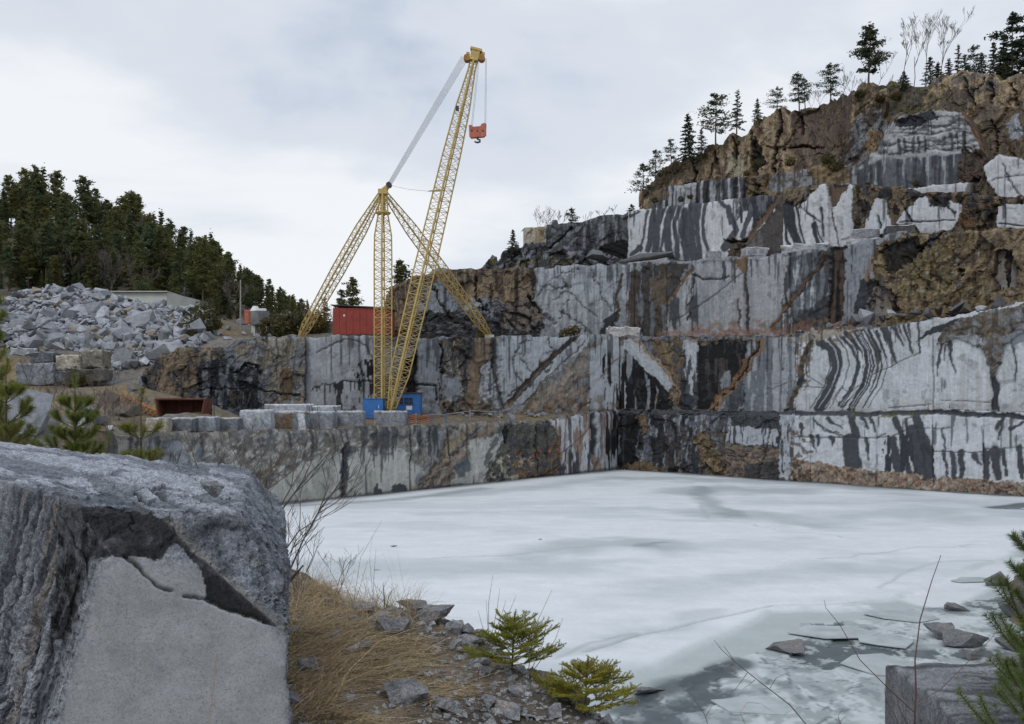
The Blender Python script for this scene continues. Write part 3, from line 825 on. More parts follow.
# ---------------------------------------------------------------- second face, right
def paint_second_right(p):
    A = [(615, 300), (800, 300), (800, 430), (615, 430)]
    p.streaks(A, MGREY, 3, 0.1, 81, ys=25, a=0.8)
    p.poly([(618, 338), (640, 338), (640, 415), (618, 415)], LGREY, 1.5, rough=0.08)
    p.streaks([(618, 345), (642, 345), (642, 412), (618, 412)], BLACK, 3, 0.0, 82, ys=50, wet=0.5)
    p.poly([(626, 352), (640, 360), (674, 396), (674, 410), (626, 410)], BLACK, 2, wet=0.5)
    p.streaks([(626, 352), (640, 360), (660, 396), (660, 410), (626, 410)], GREY, 4.5, 0.22, 83, ys=45, a=0.9)
    p.poly([(650, 340), (684, 340), (686, 395), (676, 390), (660, 362)], BROWN, 3, rough=0.4)
    p.speckle([(650, 340), (684, 340), (686, 395), (660, 362)], DGREY, 5, 0.0, 84, 0.8, slant=-0.6)
    p.poly([(660, 342), (672, 342), (672, 362), (662, 360)], OCHRE, 2)
    p.band([(626, 342), (650, 364), (674, 392)], 13, LGREY, 1.5, w2=10, rough=0.1); p.band([(634, 340), (664, 368), (682, 398)], 3, (0.30, 0.23, 0.16), 2)
    p.band([(672, 392), (684, 412), (690, 425)], 10, BROWN, 3, rough=0.5); p.speckle([(664, 385), (690, 395), (700, 425), (675, 420)], PINK, 3, 0.2, 85, 0.8)
    p.poly([(684, 338), (698, 336), (698, 360), (694, 396), (688, 392), (684, 365)], LGREY, 2, rough=0.1)
    p.streaks([(684, 350), (698, 350), (696, 398), (684, 396)], DGREY, 2.6, 0.15, 86, ys=14)
    p.poly([(680, 368), (688, 392), (694, 398), (692, 415), (680, 412)], SLATE, 2)
    p.poly([(697, 340), (752, 340), (748, 372), (722, 404), (697, 412)], BLACK, 1.6, rough=0.15, wet=0.5, rel=0.25)
    p.streaks([(697, 360), (750, 356), (722, 404), (697, 410)], (0.06, 0.055, 0.05), 3, 0.1, 87, ys=60)
    p.band([(702, 342), (712, 334)], 6, OCHRE, 2)
    p.poly([(720, 375), (730, 368), (728, 385), (720, 390)], GREY, 3, a=0.8); p.poly([(716, 402), (726, 396), (722, 410), (712, 412)], GREY, 3, a=0.8)
    p.poly([(744, 338), (798, 332), (798, 400), (780, 418), (744, 418), (746, 370)], (0.31, 0.325, 0.35), 1.6, rough=0.1)
    p.streaks([(744, 338), (798, 332), (798, 400), (780, 418), (744, 418)], MGREY, 3.2, 0.1, 88, ys=70)
    p.streaks([(744, 338), (798, 332), (798, 370), (744, 370)], DGREY, 2.6, 0.35, 89, ys=60); p.poly([(752, 372), (758, 370), (760, 410), (754, 416)], MGREY, 2.5)
    p.band([(766, 336), (746, 368), (704, 418)], 8, (0.20, 0.135, 0.085), 3, rel=0.15); p.band([(760, 342), (742, 372), (704, 418)], 2.2, BLACK, 3, rel=0.2); p.band([(748, 356), (734, 378), (712, 404)], 3, RUSTC, 3, a=0.7)
    p.poly([(728, 418), (745, 405), (748, 418), (735, 424)], GREY, 2); p.poly([(690, 412), (742, 412), (742, 424), (690, 424)], DGREY, 3, a=0.6)
    # white slabs with the dark curved hanging stripes
    Wt = [(796, 322), (850, 318), (1110, 280), (1110, 430), (796, 430)]
    p.poly(Wt, PALE, 1.2, rough=0.05)
    p.speckle(Wt, (0.43, 0.455, 0.475), 16, 0.05, 90, 0.75, sy=30)
    p.streaks([(933, 345), (1000, 345), (1000, 412), (933, 412)], (0.44, 0.455, 0.47), 6, 0.0, 91, ys=80, a=0.8)
    for pts, w, w2 in [([(812, 340), (806, 352), (800, 372), (800, 384)], 5, 7), ([(820, 342), (832, 350), (836, 368), (830, 388), (819, 408)], 9, 11), ([(829, 336), (839, 352), (840, 366)], 6, 5), ([(841, 337), (852, 348), (859, 362), (853, 384), (838, 406)], 4, 2.5),
                       ([(850, 332), (864, 345), (870, 362), (865, 384), (850, 410)], 14, 7), ([(862, 332), (876, 352), (874, 372)], 7, 4), ([(868, 330), (880, 350), (877, 372), (870, 392)], 3, 1.5), ([(864, 352), (872, 368), (860, 395)], 3, 2), ([(848, 336), (866, 358), (862, 384), (842, 408)], 2.5, 2),
                       ([(876, 330), (886, 358)], 3, 2), ([(884, 328), (896, 362)], 7, 3), ([(881, 328), (886, 345)], 4, 1), ([(893, 326), (902, 345)], 6, 2), ([(898, 325), (904, 340)], 3, 1), ([(903, 324), (912, 353)], 4, 2), ([(908, 324), (910, 338)], 3, 1), ([(917, 322), (919, 353)], 2.6, 2.2),
                       ([(943, 342), (939, 356), (937, 376)], 4, 1.2), ([(951, 336), (950, 355), (956, 373)], 5, 1.5), ([(946, 345), (943, 362)], 2.5, 1), ([(990, 340), (992, 372), (997, 392), (994, 408)], 6, 6), ([(992, 370), (997, 395), (992, 404)], 7, 4), ([(1013, 342), (1016, 360), (1015, 382)], 3, 1.5), ([(997, 398), (998, 414)], 4, 3)]:
        p.band(pts, w, SLATE, 1.3, w2=w2, a=0.96)
    p.band([(868, 332), (880, 352), (878, 368)], 2.5, (0.085, 0.09, 0.06), 1.3, a=0.8)
    fam = lambda x0: [(x0, 336 - (x0 - 820) * 0.12), (x0 + 11, 350), (x0 + 14, 366), (x0 + 8, 386), (x0 - 6, 408)]
    for x0, w, c_ in [(816, 1.6, SLATE), (835, 1.3, SLATE), (846, 1.8, SLATE), (868, 2.2, SLATE), (873, 1.2, SLATE), (851, 1.3, PALE), (856, 1.0, PALE), (862, 1.5, PALE), (824, 1.0, PALE), (830, 0.9, PALE), (858.5, 0.8, PALE)]:
        p.band(fam(x0), w, c_, 0.8, w2=w * 0.6, soft=0.45)
    p.poly([(914, 344), (926, 331), (950, 321), (966, 316), (948, 330), (932, 334)], SLATE, 1.5)
    bul = [(936, 345), (944, 330), (966, 316), (1010, 306), (1110, 280), (1110, 330), (1030, 328), (1006, 344), (998, 372), (992, 378), (984, 352), (972, 342), (958, 338), (950, 342)]
    p.poly(bul, (0.15, 0.14, 0.125), 2.0, rough=0.35, rel=-0.3)
    p.speckle(bul, GREY, 6, 0.12, 92, 0.7, slant=-0.7); p.speckle(bul, DBROWN, 5, 0.15, 93, 0.8); p.speckle([(980, 315), (1010, 306), (1012, 330), (990, 345)], OCHRE, 4, 0.1, 94, 0.7)
    p.poly([(955, 336), (975, 332), (985, 345), (970, 344)], (0.33, 0.345, 0.37), 2)
    p.poly([(1002, 338), (1030, 322), (1060, 320), (1040, 340), (1012, 346)], (0.22, 0.24, 0.27), 1.5)
    # brown broken joint at the left end of the white slabs
    p.band([(812, 338), (804, 358), (800, 384), (790, 408), (776, 424)], 4, DBROWN, 2.5, rel=0.25); p.speckle([(795, 338), (815, 338), (808, 390), (793, 400)], BROWN, 3, 0.1, 95, 0.8)
    p.poly([(797, 376), (806, 380), (800, 388), (796, 386)], SLATE, 2)
    for c in ([(797, 387), (824, 388)], [(806, 352), (806, 375), (822, 386)], [(832, 400), (842, 386)], [(870, 376), (920, 352)], [(842, 388), (850, 392), (858, 386)], [(836, 400), (842, 410), (846, 412)], [(933, 330), (933, 412)], [(940, 400), (990, 402)], [(888, 408), (930, 404)]):
        p.crack(c, 0.9, DGREY, 0.7, 0.06)
    p.band([(615, 337), (700, 338), (770, 336), (850, 328), (930, 318)], 5, MGREY, 1.5, rough=0.4); p.speckle([(615, 332), (860, 325), (860, 340), (615, 344)], BROWN, 5, 0.05, 96, 0.8)
    p.poly([(798, 334), (850, 322), (900, 318), (850, 331), (800, 344)], (0.30, 0.27, 0.23), 2)


wall('rock_face', 'second quarried face right of the corner, white slabs with curved dark stripes at right',
     [(619.5, 114.4), (640, 112.5), (796, 98.8), (1024, 84.3), (1110, 79.8)],
     [(615, 335), (700, 337), (770, 335), (800, 331), (850, 327), (900, 323), (930, 319), (966, 314), (1000, 307), (1024, 303), (1110, 292)], 6.2,
     joints=(626, 684, 698, 745, 796, 806, 933, 994, 1060), step=0.105, paint=paint_second_right, base=DGREY, rough=0.3, slab_amp=0.12, lipcol=(0.16, 0.14, 0.12))


# ---------------------------------------------------------------- third face
def paint_third(p):
    p.poly([(380, 255), (545, 258), (540, 345), (380, 345)], (0.235, 0.18, 0.125), 3, rough=0.45)
    p.poly([(380, 270), (418, 275), (418, 345), (380, 345)], (0.22, 0.165, 0.11), 2, rough=0.4)
    p.speckle([(380, 260), (545, 262), (545, 305), (380, 310)], DBROWN, 5, 0.2, 101, 0.8, sy=14)
    blue = [(418, 285), (440, 283), (462, 300), (500, 300), (520, 312), (535, 318), (535, 335), (415, 338)]
    p.poly(blue, MGREY, 4, rough=0.5); p.streaks(blue, GREY, 3.4, 0.1, 102, ys=18, a=0.8)
    s = [(425, 285), (445, 288), (455, 312), (420, 314)]; p.poly(s, GREY, 3, rough=0.2); p.drill(s, 3.4, 0.5)
    p.poly([(470, 298), (486, 304), (476, 312), (466, 310)], LGREY, 3)
    p.poly([(415, 312), (470, 312), (500, 318), (540, 325), (540, 340), (415, 340)], (0.045, 0.045, 0.048), 3, rough=0.6); p.speckle([(415, 310), (540, 316), (540, 338), (415, 338)], MGREY, 6, 0.2, 103, 0.8, sy=2.5)
    p.poly([(500, 305), (530, 300), (540, 318), (530, 330), (500, 328)], (0.20, 0.175, 0.15), 3); p.speckle([(495, 300), (545, 298), (545, 332), (495, 332)], BLACK, 5, 0.15, 104, 0.85, slant=-0.5)
    p.crack([(434, 284), (440, 305), (452, 318)], 2, BLACK, 3, 0.4); p.crack([(478, 275), (476, 300), (490, 312)], 2, BLACK, 3, 0.4); p.crack([(528, 296), (540, 312), (556, 325)], 3, BLACK, 3, 0.5)
    for x, y0, y1, w in [(475, 268, 288, 3), (496, 270, 292, 4), (516, 270, 325, 4), (531, 268, 290, 6), (452, 270, 285, 2), (506, 272, 300, 3), (490, 285, 310, 2)]:
        p.band([(x, y0), (x + 1, y1)], w, (0.045, 0.038, 0.034), 1.5, w2=w * 0.6)
    p.poly([(505, 275), (512, 275), (514, 300), (504, 300)], TAN, 2)
    # light drill-marked slab
    s = [(535, 268), (560, 264), (634, 264), (634, 318), (612, 325), (608, 336), (560, 336), (548, 322), (534, 300)]
    p.poly(s, LGREY, 2.5, rough=0.12); p.drill(s, 3.5, 0.42)
    p.streaks(s, MGREY, 4, 0.25, 105, ys=26, a=0.6)
    for c in ([(536, 296), (560, 275), (580, 268)], [(560, 278), (575, 300), (600, 316)], [(552, 300), (566, 290)], [(560, 312), (575, 320), (590, 332)], [(568, 300), (560, 318)], [(540, 285), (556, 290), (570, 285)], [(590, 268), (600, 290), (612, 310)]):
        p.crack(c, 1.3, DGREY, 3, 0.15)
    p.band([(622, 275), (616, 300), (618, 322)], 2.6, DBROWN, 2, rel=0.25); p.poly([(604, 320), (616, 312), (620, 336), (602, 336)], SLATE, 3)
    p.poly([(630, 272), (650, 264), (690, 262), (668, 300), (664, 336), (628, 336)], (0.06, 0.056, 0.054), 2.5, rough=0.3)
    p.streaks([(626, 264), (690, 264), (668, 300), (664, 336), (626, 336)], MGREY, 4, 0.2, 106, ys=40, a=0.9); p.streaks([(626, 264), (670, 264), (668, 336), (626, 336)], DBROWN, 4, 0.2, 107, ys=40, a=0.7)
    p.poly([(650, 280), (672, 270), (664, 300), (652, 312)], (0.12, 0.095, 0.075), 3)
    s = [(668, 300), (692, 264), (790, 255), (790, 336), (666, 336)]
    p.poly(s, (0.35, 0.36, 0.375), 2, rough=0.08); p.streaks(s, GREY, 3.4, 0.05, 108, ys=60, a=0.8)
    p.streaks([(668, 290), (700, 270), (700, 332), (668, 332)], DGREY, 3, 0.1, 109, ys=28)
    p.streaks([(720, 262), (760, 258), (755, 300), (725, 290)], DGREY, 3.4, 0.2, 110, ys=30, drip=0.3, y0=265, L=30)
    p.band([(692, 266), (676, 290), (664, 304)], 3, (0.20, 0.13, 0.085), 2, rel=0.2); p.crack([(743, 272), (715, 294), (672, 322)], 1.1, DGREY, 0.8, 0.1)
    p.band([(694, 272), (690, 300), (688, 320)], 1.6, BLACK, 2); p.crack([(690, 274), (710, 280), (728, 278)], 1.6, DGREY, 2)
    p.band([(746, 262), (746, 300), (748, 334)], 3.2, (0.06, 0.05, 0.045), 1.8, rel=0.15); p.band([(738, 300), (740, 330)], 2.2, DBROWN, 2); p.poly([(735, 258), (748, 258), (746, 272), (736, 268)], BROWN, 3)
    p.poly([(786, 258), (838, 245), (836, 330), (770, 336), (786, 310)], MGREY, 2, rough=0.25); p.streaks([(786, 258), (838, 245), (836, 330), (780, 336)], DGREY, 3.6, 0.0, 111, ys=40); p.streaks([(786, 258), (838, 245), (836, 330), (780, 336)], LGREY, 3, 0.35, 112, ys=30)
    p.poly([(800, 310), (832, 295), (832, 330), (790, 332)], SLATE, 3, a=0.8)
    p.band([(826, 256), (800, 288), (770, 332)], 4, (0.17, 0.105, 0.07), 2.2, rel=0.25); p.band([(826, 256), (802, 288), (772, 332)], 1.6, BLACK, 2)
    p.poly([(830, 248), (846, 246), (842, 322), (828, 328)], BLACK, 2, rel=0.5); p.streaks([(822, 250), (848, 246), (844, 325), (824, 330)], DBROWN, 3, 0.2, 113, ys=40)
    s = [(844, 250), (890, 244), (878, 290), (860, 326), (842, 326)]
    p.poly(s, GREY, 2, rough=0.15); p.drill(s, 4.4, 0.85, 0.1)
    p.band([(876, 248), (866, 285), (850, 325)], 3.2, RUSTC, 2.5, a=0.85); p.poly([(862, 280), (872, 282), (860, 326), (850, 326)], SLATE, 2)
    # big ochre outcrop
    o = [(876, 250), (905, 232), (995, 228), (1012, 260), (1015, 310), (870, 330), (872, 300)]
    p.poly(o, OCHRE, 3, rough=0.6)
    p.speckle(o, (0.26, 0.20, 0.10), 10, 0.05, 114, 0.8); p.speckle(o, DBROWN, 8, 0.12, 115, 0.85, slant=0.3); p.speckle(o, (0.12, 0.105, 0.06), 9, 0.3, 116, 0.6); p.speckle(o, CREAM, 3, 0.5, 117, 0.5)
    for q in ([(882, 255), (895, 240), (915, 236), (925, 250), (908, 262), (890, 275)], [(870, 275), (892, 290), (898, 310), (880, 320), (866, 310)], [(908, 240), (922, 246), (918, 256)], [(955, 268), (965, 274), (955, 280)]):
        p.poly(q, (0.035, 0.03, 0.026), 4, rel=0.4)
    p.poly([(872, 290), (886, 275), (892, 300), (878, 322), (868, 318)], (0.17, 0.145, 0.13), 3); p.crack([(945, 232), (915, 252)], 2, BLACK, 1.5, 0.4)
    p.poly([(990, 226), (1110, 226), (1110, 310), (990, 310)], (0.25, 0.195, 0.13), 3, rough=0.5); p.poly([(995, 252), (1010, 248), (1018, 288), (1002, 288), (992, 275)], BLACK, 2.5, rel=1.0)
    p.speckle([(985, 228), (1110, 228), (1110, 305), (985, 305)], DBROWN, 7, 0.15, 118, 0.8, sy=12)
    p.band([(660, 334), (780, 333), (850, 328)], 6, (0.26, 0.13, 0.09), 3, a=0.55); p.speckle([(690, 322), (860, 318), (860, 338), (690, 338)], RUSTC, 5, 0.15, 119, 0.5)


wall('rock_face', 'third quarried face up, pale streaked slabs in the middle and an ochre outcrop at right',
     [(386, 132), (390, 121), (412, 117.5), (470, 118), (560, 119), (621, 119.5), (640, 117.6), (796, 103.5), (1024, 88.2), (1110, 83.5)],
     [(385, 300), (391, 287), (402, 281), (416, 275), (440, 271), (480, 269), (540, 268), (620, 264), (660, 261), (690, 261), (740, 256), (790, 253), (850, 244), (900, 233), (960, 231), (1000, 228), (1110, 224)], 14.5,
     joints=(418, 535, 634, 666, 746, 790, 830, 876), paint=paint_third, base=GREY, rough=0.3, slab_amp=0.2, lipcol=(0.15, 0.135, 0.10))


# ---------------------------------------------------------------- fourth face
def paint_fourth(p):
    p.poly([(520, 200), (629, 200), (629, 270), (520, 270)], (0.115, 0.12, 0.13), 1, rough=0.35)
    p.streaks([(575, 210), (629, 205), (629, 255), (575, 255)], GREY, 3.4, 0.12, 121, ys=40, a=0.8); p.streaks([(545, 225), (629, 205), (629, 262), (545, 262)], BLACK, 4, 0.15, 122, ys=30, a=0.8)
    p.speckle([(520, 225), (580, 225), (580, 262), (520, 262)], GREY, 5, 0.2, 123, 0.8, slant=0.9)
    p.poly([(524, 225), (546, 223), (546, 243), (524, 244)], CREAM, 1.2, rough=0.2); p.streaks([(524, 226), (546, 224), (546, 243), (524, 243)], TAN, 3, 0.1, 124, ys=20)
    p.crack([(572, 228), (560, 240), (545, 250)], 2, BLACK, 2, 0.4); p.poly([(600, 245), (629, 240), (629, 262), (600, 262)], BLACK, 3)
    Wt = [(628, 190), (782, 180), (782, 270), (628, 270)]
    p.poly(Wt, (0.56, 0.58, 0.61), 1, rough=0.05)
    for pts, w, w2 in [([(631, 216), (640, 212)], 4, 2), ([(648, 211), (645, 228), (640, 252)], 3, 2), ([(654, 208), (652, 225), (648, 250)], 5, 6), ([(662, 206), (657, 225), (655, 252)], 8, 7), ([(664, 230), (660, 252)], 3, 3), ([(673, 204), (667, 222), (667, 240), (670, 256)], 8, 7), ([(680, 203), (674, 225), (677, 256)], 4, 5), ([(684, 210), (682, 230), (686, 258)], 7, 7),
                       ([(693, 202), (689, 225), (691, 245), (695, 262)], 9, 9), ([(700, 200), (696, 222), (700, 262)], 5, 5), ([(706, 199), (702, 220), (704, 240), (711, 260)], 4, 4), ([(640, 248), (632, 254)], 6, 4), ([(662, 252), (680, 262), (700, 262)], 4, 5),
                       ([(717, 200), (726, 208), (730, 224)], 4, 3), ([(722, 202), (733, 215)], 2, 1), ([(728, 206), (736, 230), (724, 248)], 3, 9), ([(742, 208), (736, 220)], 4, 1), ([(752, 208), (746, 224), (742, 236)], 6, 5), ([(758, 212), (752, 232)], 5, 4), ([(770, 210), (768, 225)], 4, 2), ([(763, 208), (760, 222)], 5, 3)]:
        p.band(pts, w, (0.068, 0.076, 0.090), 0.9, w2=w2, a=0.97)
    p.poly([(740, 198), (784, 190), (784, 208), (735, 212)], (0.13, 0.14, 0.155), 2); p.streaks([(738, 194), (784, 188), (784, 225), (738, 222)], SLATE, 2.6, -0.1, 125, ys=22)
    p.poly([(783, 194), (783, 262), (738, 262), (740, 250), (768, 218)], (0.085, 0.078, 0.075), 1.5, rough=0.15); p.streaks([(783, 194), (783, 262), (738, 262), (768, 218)], (0.14, 0.13, 0.125), 4, 0.1, 126, ys=40)
    p.band([(780, 193), (758, 224), (738, 252)], 5, (0.165, 0.115, 0.08), 1.5, rel=0.3); p.poly([(728, 238), (745, 240), (740, 262), (728, 260)], (0.12, 0.095, 0.075), 3, rough=0.6); p.crack([(722, 240), (745, 242)], 2.4, BLACK, 2)
    # right of it
    p.poly([(783, 180), (852, 176), (852, 260), (783, 260)], (0.56, 0.58, 0.61), 1, rough=0.06)
    p.poly([(783, 184), (822, 184), (808, 200), (795, 208), (783, 206)], (0.20, 0.155, 0.105), 2, rough=0.5)
    for pts, w, w2 in [([(789, 205), (791, 225), (801, 250)], 11, 9), ([(797, 205), (800, 225), (806, 245)], 3, 2), ([(814, 225), (820, 248)], 5, 4), ([(822, 208), (824, 236)], 3, 2), ([(805, 195), (800, 208)], 3, 2), ([(784, 205), (787, 240), (792, 250)], 3, 3)]:
        p.band(pts, w, SLATE, 1.0, w2=w2)
    for c in ([(800, 205), (814, 218), (824, 244)], [(828, 184), (832, 220), (838, 246)], [(806, 212), (820, 222)]):
        p.crack(c, 1.2, BLACK, 1.4, 0.1)
    p.poly([(828, 184), (848, 184), (840, 195), (836, 206), (830, 206)], (0.13, 0.095, 0.07), 1.5, rel=0.4)
    p.poly([(852, 178), (1110, 178), (1110, 262), (852, 262)], (0.15, 0.115, 0.08), 2, rough=0.6); p.speckle([(852, 180), (1110, 180), (1110, 250), (852, 250)], (0.26, 0.20, 0.12), 6, 0.15, 127, 0.7, sy=10); p.speckle([(852, 180), (1110, 180), (1110, 250), (852, 250)], BLACK, 6, 0.2, 128, 0.9, sy=14)
    for q in ([(863, 228), (872, 205), (878, 198), (885, 198), (891, 228), (888, 236), (864, 234)], [(896, 224), (904, 210), (916, 200), (926, 196), (934, 206), (948, 200), (960, 204), (962, 210), (957, 224), (950, 232), (918, 234), (918, 226)], [(998, 206), (1110, 198), (1110, 232), (1000, 232), (996, 220)], [(846, 186), (850, 186), (853, 236), (840, 240)]):
        p.poly(q, PALE, 1.6, rough=0.06, rel=-0.15)
    p.crack([(878, 216), (880, 228)], 2, SLATE, 1); p.crack([(904, 208), (912, 222)], 2, BLACK, 1.5); p.crack([(900, 222), (955, 220)], 0.9, DGREY, 1); p.band([(930, 206), (945, 196), (954, 214)], 3, SLATE, 3); p.poly([(932, 196), (952, 196), (946, 206), (936, 206)], BLACK, 1.5)
    p.crack([(1000, 224), (1024, 226)], 1, DGREY, 0.6); p.crack([(1006, 206), (1005, 230)], 1, DGREY, 0.6); p.speckle([(960, 200), (998, 200), (998, 232), (960, 232)], RUSTC, 5, 0.2, 129, 0.6)


wall('rock_face', 'upper quarried face of white slabs crossed by dark curved bands',
     [(525, 126), (600, 127.5), (628, 126.5), (782, 112), (850, 106.5), (1024, 94), (1110, 89)],
     [(525, 228), (545, 226), (546, 225), (583, 222), (590, 218), (600, 215), (628, 213), (640, 210), (680, 205), (720, 200), (780, 194), (783, 188), (820, 184), (850, 183), (900, 186), (920, 192), (965, 192), (1000, 196), (1024, 196), (1110, 192)], 22.8,
     joints=(547, 583, 628, 724, 783, 829, 852, 892, 960, 998), step=0.115, paint=paint_fourth, base=MGREY, rough=0.2, slab_amp=0.18, lipcol=(0.19, 0.16, 0.10), topjag=0.25)


# ---------------------------------------------------------------- rough slope left of it, thin band above, brown cliff, layered slab, crest
def paint_slope(p):
    p.speckle([(470, 230), (640, 230), (640, 280), (470, 280)], BLACK, 6, 0.1, 131, 0.85, slant=0.6); p.speckle([(470, 230), (640, 230), (640, 280), (470, 280)], GREY, 5, 0.2, 132, 0.8, slant=0.8)
    p.speckle([(490, 255), (640, 250), (640, 275), (490, 275)], (0.18, 0.145, 0.04), 4, 0.35, 133, 0.6)


wall('rocky_slope', 'dark broken rock stepping down at the left end of the upper terraces',
     [(470, 121), (500, 121.5), (560, 122.5), (625, 123)], [(470, 273), (484, 266), (497, 258), (508, 249), (520, 243), (548, 241), (580, 247), (600, 252), (626, 256)], 22.5,
     joints=(508, 540, 575), paint=paint_slope, base=DGREY, rough=0.9, mat='natural', slab_amp=0.5, lean=0.35, topjag=1.2, cell=(2.2, 1.1), lipcol=(0.13, 0.12, 0.09))


def paint_thin(p):
    A = [(640, 170), (750, 165), (750, 215), (640, 215)]
    p.streaks(A, LGREY, 3.2, 0.05, 141, ys=40, a=0.9); p.streaks(A, BLACK, 3.4, 0.1, 142, ys=50, a=0.9)
    p.poly([(645, 186), (664, 186), (668, 196), (650, 205)], BROWN, 3); p.poly([(744, 165), (772, 165), (770, 205), (748, 205)], (0.22, 0.165, 0.105), 2, rough=0.8)
    p.poly([(770, 160), (850, 160), (850, 200), (768, 200)], (0.245, 0.185, 0.11), 2, rough=0.3); p.poly([(768, 192), (774, 174), (806, 170), (816, 184), (814, 194)], (0.25, 0.265, 0.285), 1.5, rough=0.2)
    p.speckle([(744, 165), (850, 165), (850, 200), (744, 200)], DBROWN, 5, 0.25, 143, 0.8)


wall('thin_rock_ledge', 'narrow dark streaked ledge of rock under the brown cliff',
     [(652, 132.5), (745, 121.5), (850, 112.5)], [(652, 192), (662, 187), (674, 184), (745, 176), (772, 172), (800, 169), (830, 165), (850, 166)], 31.0,
     joints=(672, 700, 722, 745, 770), paint=paint_thin, base=(0.10, 0.105, 0.115), rough=0.2, slab_amp=0.3, lipcol=(0.2, 0.16, 0.09))


def paint_cliff(p):
    A = [(630, 60), (900, 60), (900, 210), (630, 210)]
    p.streaks(A, (0.40, 0.30, 0.19), 8, 0.0, 151, ys=30, a=0.8, warp=4); p.streaks(A, DBROWN, 7, 0.34, 152, ys=40, a=0.75); p.speckle(A, (0.16, 0.125, 0.095), 12, 0.32, 153, 0.7, sy=16)
    p.speckle(A, (0.42, 0.36, 0.27), 5, 0.45, 154, 0.7)
    p.poly([(630, 150), (682, 150), (686, 172), (672, 180), (640, 200)], (0.10, 0.078, 0.058), 4, a=0.8)
    p.poly([(790, 112), (850, 85), (852, 140), (835, 165), (795, 168), (785, 145)], (0.13, 0.10, 0.085), 5, a=0.75)
    p.poly([(726, 155), (740, 150), (744, 168), (735, 178), (726, 172)], (0.36, 0.33, 0.24), 4)
    for c in ([(748, 130), (750, 150), (756, 172)], [(778, 112), (776, 140), (770, 170)], [(690, 160), (694, 180)], [(782, 148), (800, 142), (820, 146)], [(730, 138), (733, 158)], [(712, 150), (708, 178)], [(795, 110), (800, 130)], [(760, 165), (752, 180)]):
        p.crack(c, 2.4, (0.03, 0.026, 0.024), 3, 0.7)
    p.poly([(748, 140), (754, 135), (764, 165), (752, 172)], (0.055, 0.05, 0.05), 3, rel=0.6)
    p.poly([(838, 160), (860, 120), (885, 100), (890, 190), (838, 190)], (0.24, 0.255, 0.28), 6, rough=0.7); p.speckle([(838, 120), (890, 90), (890, 190), (838, 190)], DBROWN, 7, 0.1, 155, 0.9, slant=0.6)
    p.poly([(866, 130), (880, 128), (884, 165), (868, 168)], (0.27, 0.20, 0.12), 3)


wall('brown_cliff', 'tall brown natural cliff along the top of the quarry below the pines',
     [(636, 143), (660, 139), (760, 128.5), (850, 120.5), (885, 117.5)],
     [(636, 190), (648, 182), (655, 173), (680, 158), (700, 150), (722, 139), (742, 128), (750, 121), (762, 114), (785, 109), (815, 103), (835, 97), (848, 90), (862, 83), (885, 84)], 30.0,
     joints=(750, 846), paint=paint_cliff, base=(0.31, 0.235, 0.155), rough=0.55, step=0.16, mat='natural', slab_amp=0.5, cell=(3.2, 1.3), lipcol=(0.10, 0.09, 0.055), topjag=1.3, lean=0.06)


def paint_layer(p):
    up = [(878, 150), (884, 132), (900, 116), (935, 110), (962, 112), (984, 148), (976, 158), (930, 156), (850, 172), (856, 160)]
    p.poly([(840, 100), (1000, 100), (1000, 200), (840, 200)], (0.15, 0.12, 0.085), 2, rough=0.6)
    p.poly(up, (0.42, 0.435, 0.455), 1.5, rough=0.2)
    p.speckle(up, DGREY, 14, 0.12, 161, 0.85, 2, sy=1.7, slant=0.0); p.speckle(up, (0.5, 0.52, 0.54), 16, 0.2, 162, 0.8, 2, sy=2.0)
    p.poly([(893, 120), (935, 110), (940, 118), (920, 126), (896, 126)], SLATE, 2, rough=0.5)
    for y, x0, x1 in [(142, 884, 960), (134, 890, 968), (127, 900, 975), (150, 880, 985), (146, 900, 970)]:
        p.crack([(x0, y + 3), ((x0 + x1) / 2, y), (x1, y - 4)], 1.4, DGREY, 2, 0.15)
    for x in (899, 905, 913, 918, 925, 952, 958, 965):
        p.band([(x, 140 - (x - 900) * 0.1), (x + 1, 152)], 3, SLATE, 1.2, a=0.9)
    lo = [(850, 196), (853, 176), (862, 160), (900, 156), (965, 152), (968, 172), (955, 186), (930, 200), (850, 205)]
    p.poly(lo, (0.135, 0.145, 0.165), 1.5, rough=0.15); p.streaks(lo, LGREY, 4, 0.18, 163, ys=40, a=0.8); p.streaks(lo, SLATE, 5, 0.1, 164, ys=60, a=0.8)
    p.band([(852, 172), (880, 158), (930, 155), (966, 152)], 3.5, (0.36, 0.37, 0.39), 1.2)
    p.poly([(962, 150), (985, 150), (992, 185), (960, 186)], (0.12, 0.09, 0.07), 3, rough=0.8); p.band([(964, 112), (984, 150)], 4, (0.2, 0.12, 0.08), 1.5)
    p.poly([(975, 178), (990, 174), (990, 186), (966, 190)], BLACK, 2, rel=0.5)


wall('layered_slab', 'layered grey slab with sawn dark lower face near the top of the quarry',
     [(845, 113.5), (900, 109), (992, 102)], [(845, 186), (852, 172), (864, 160), (876, 148), (884, 130), (896, 116), (935, 108), (963, 110), (975, 128), (986, 150), (992, 165)], 28.0,
     joints=(966,), paint=paint_layer, base=MGREY, rough=0.3, slab_amp=0.25, topjag=0.6, lipcol=(0.12, 0.1, 0.075))


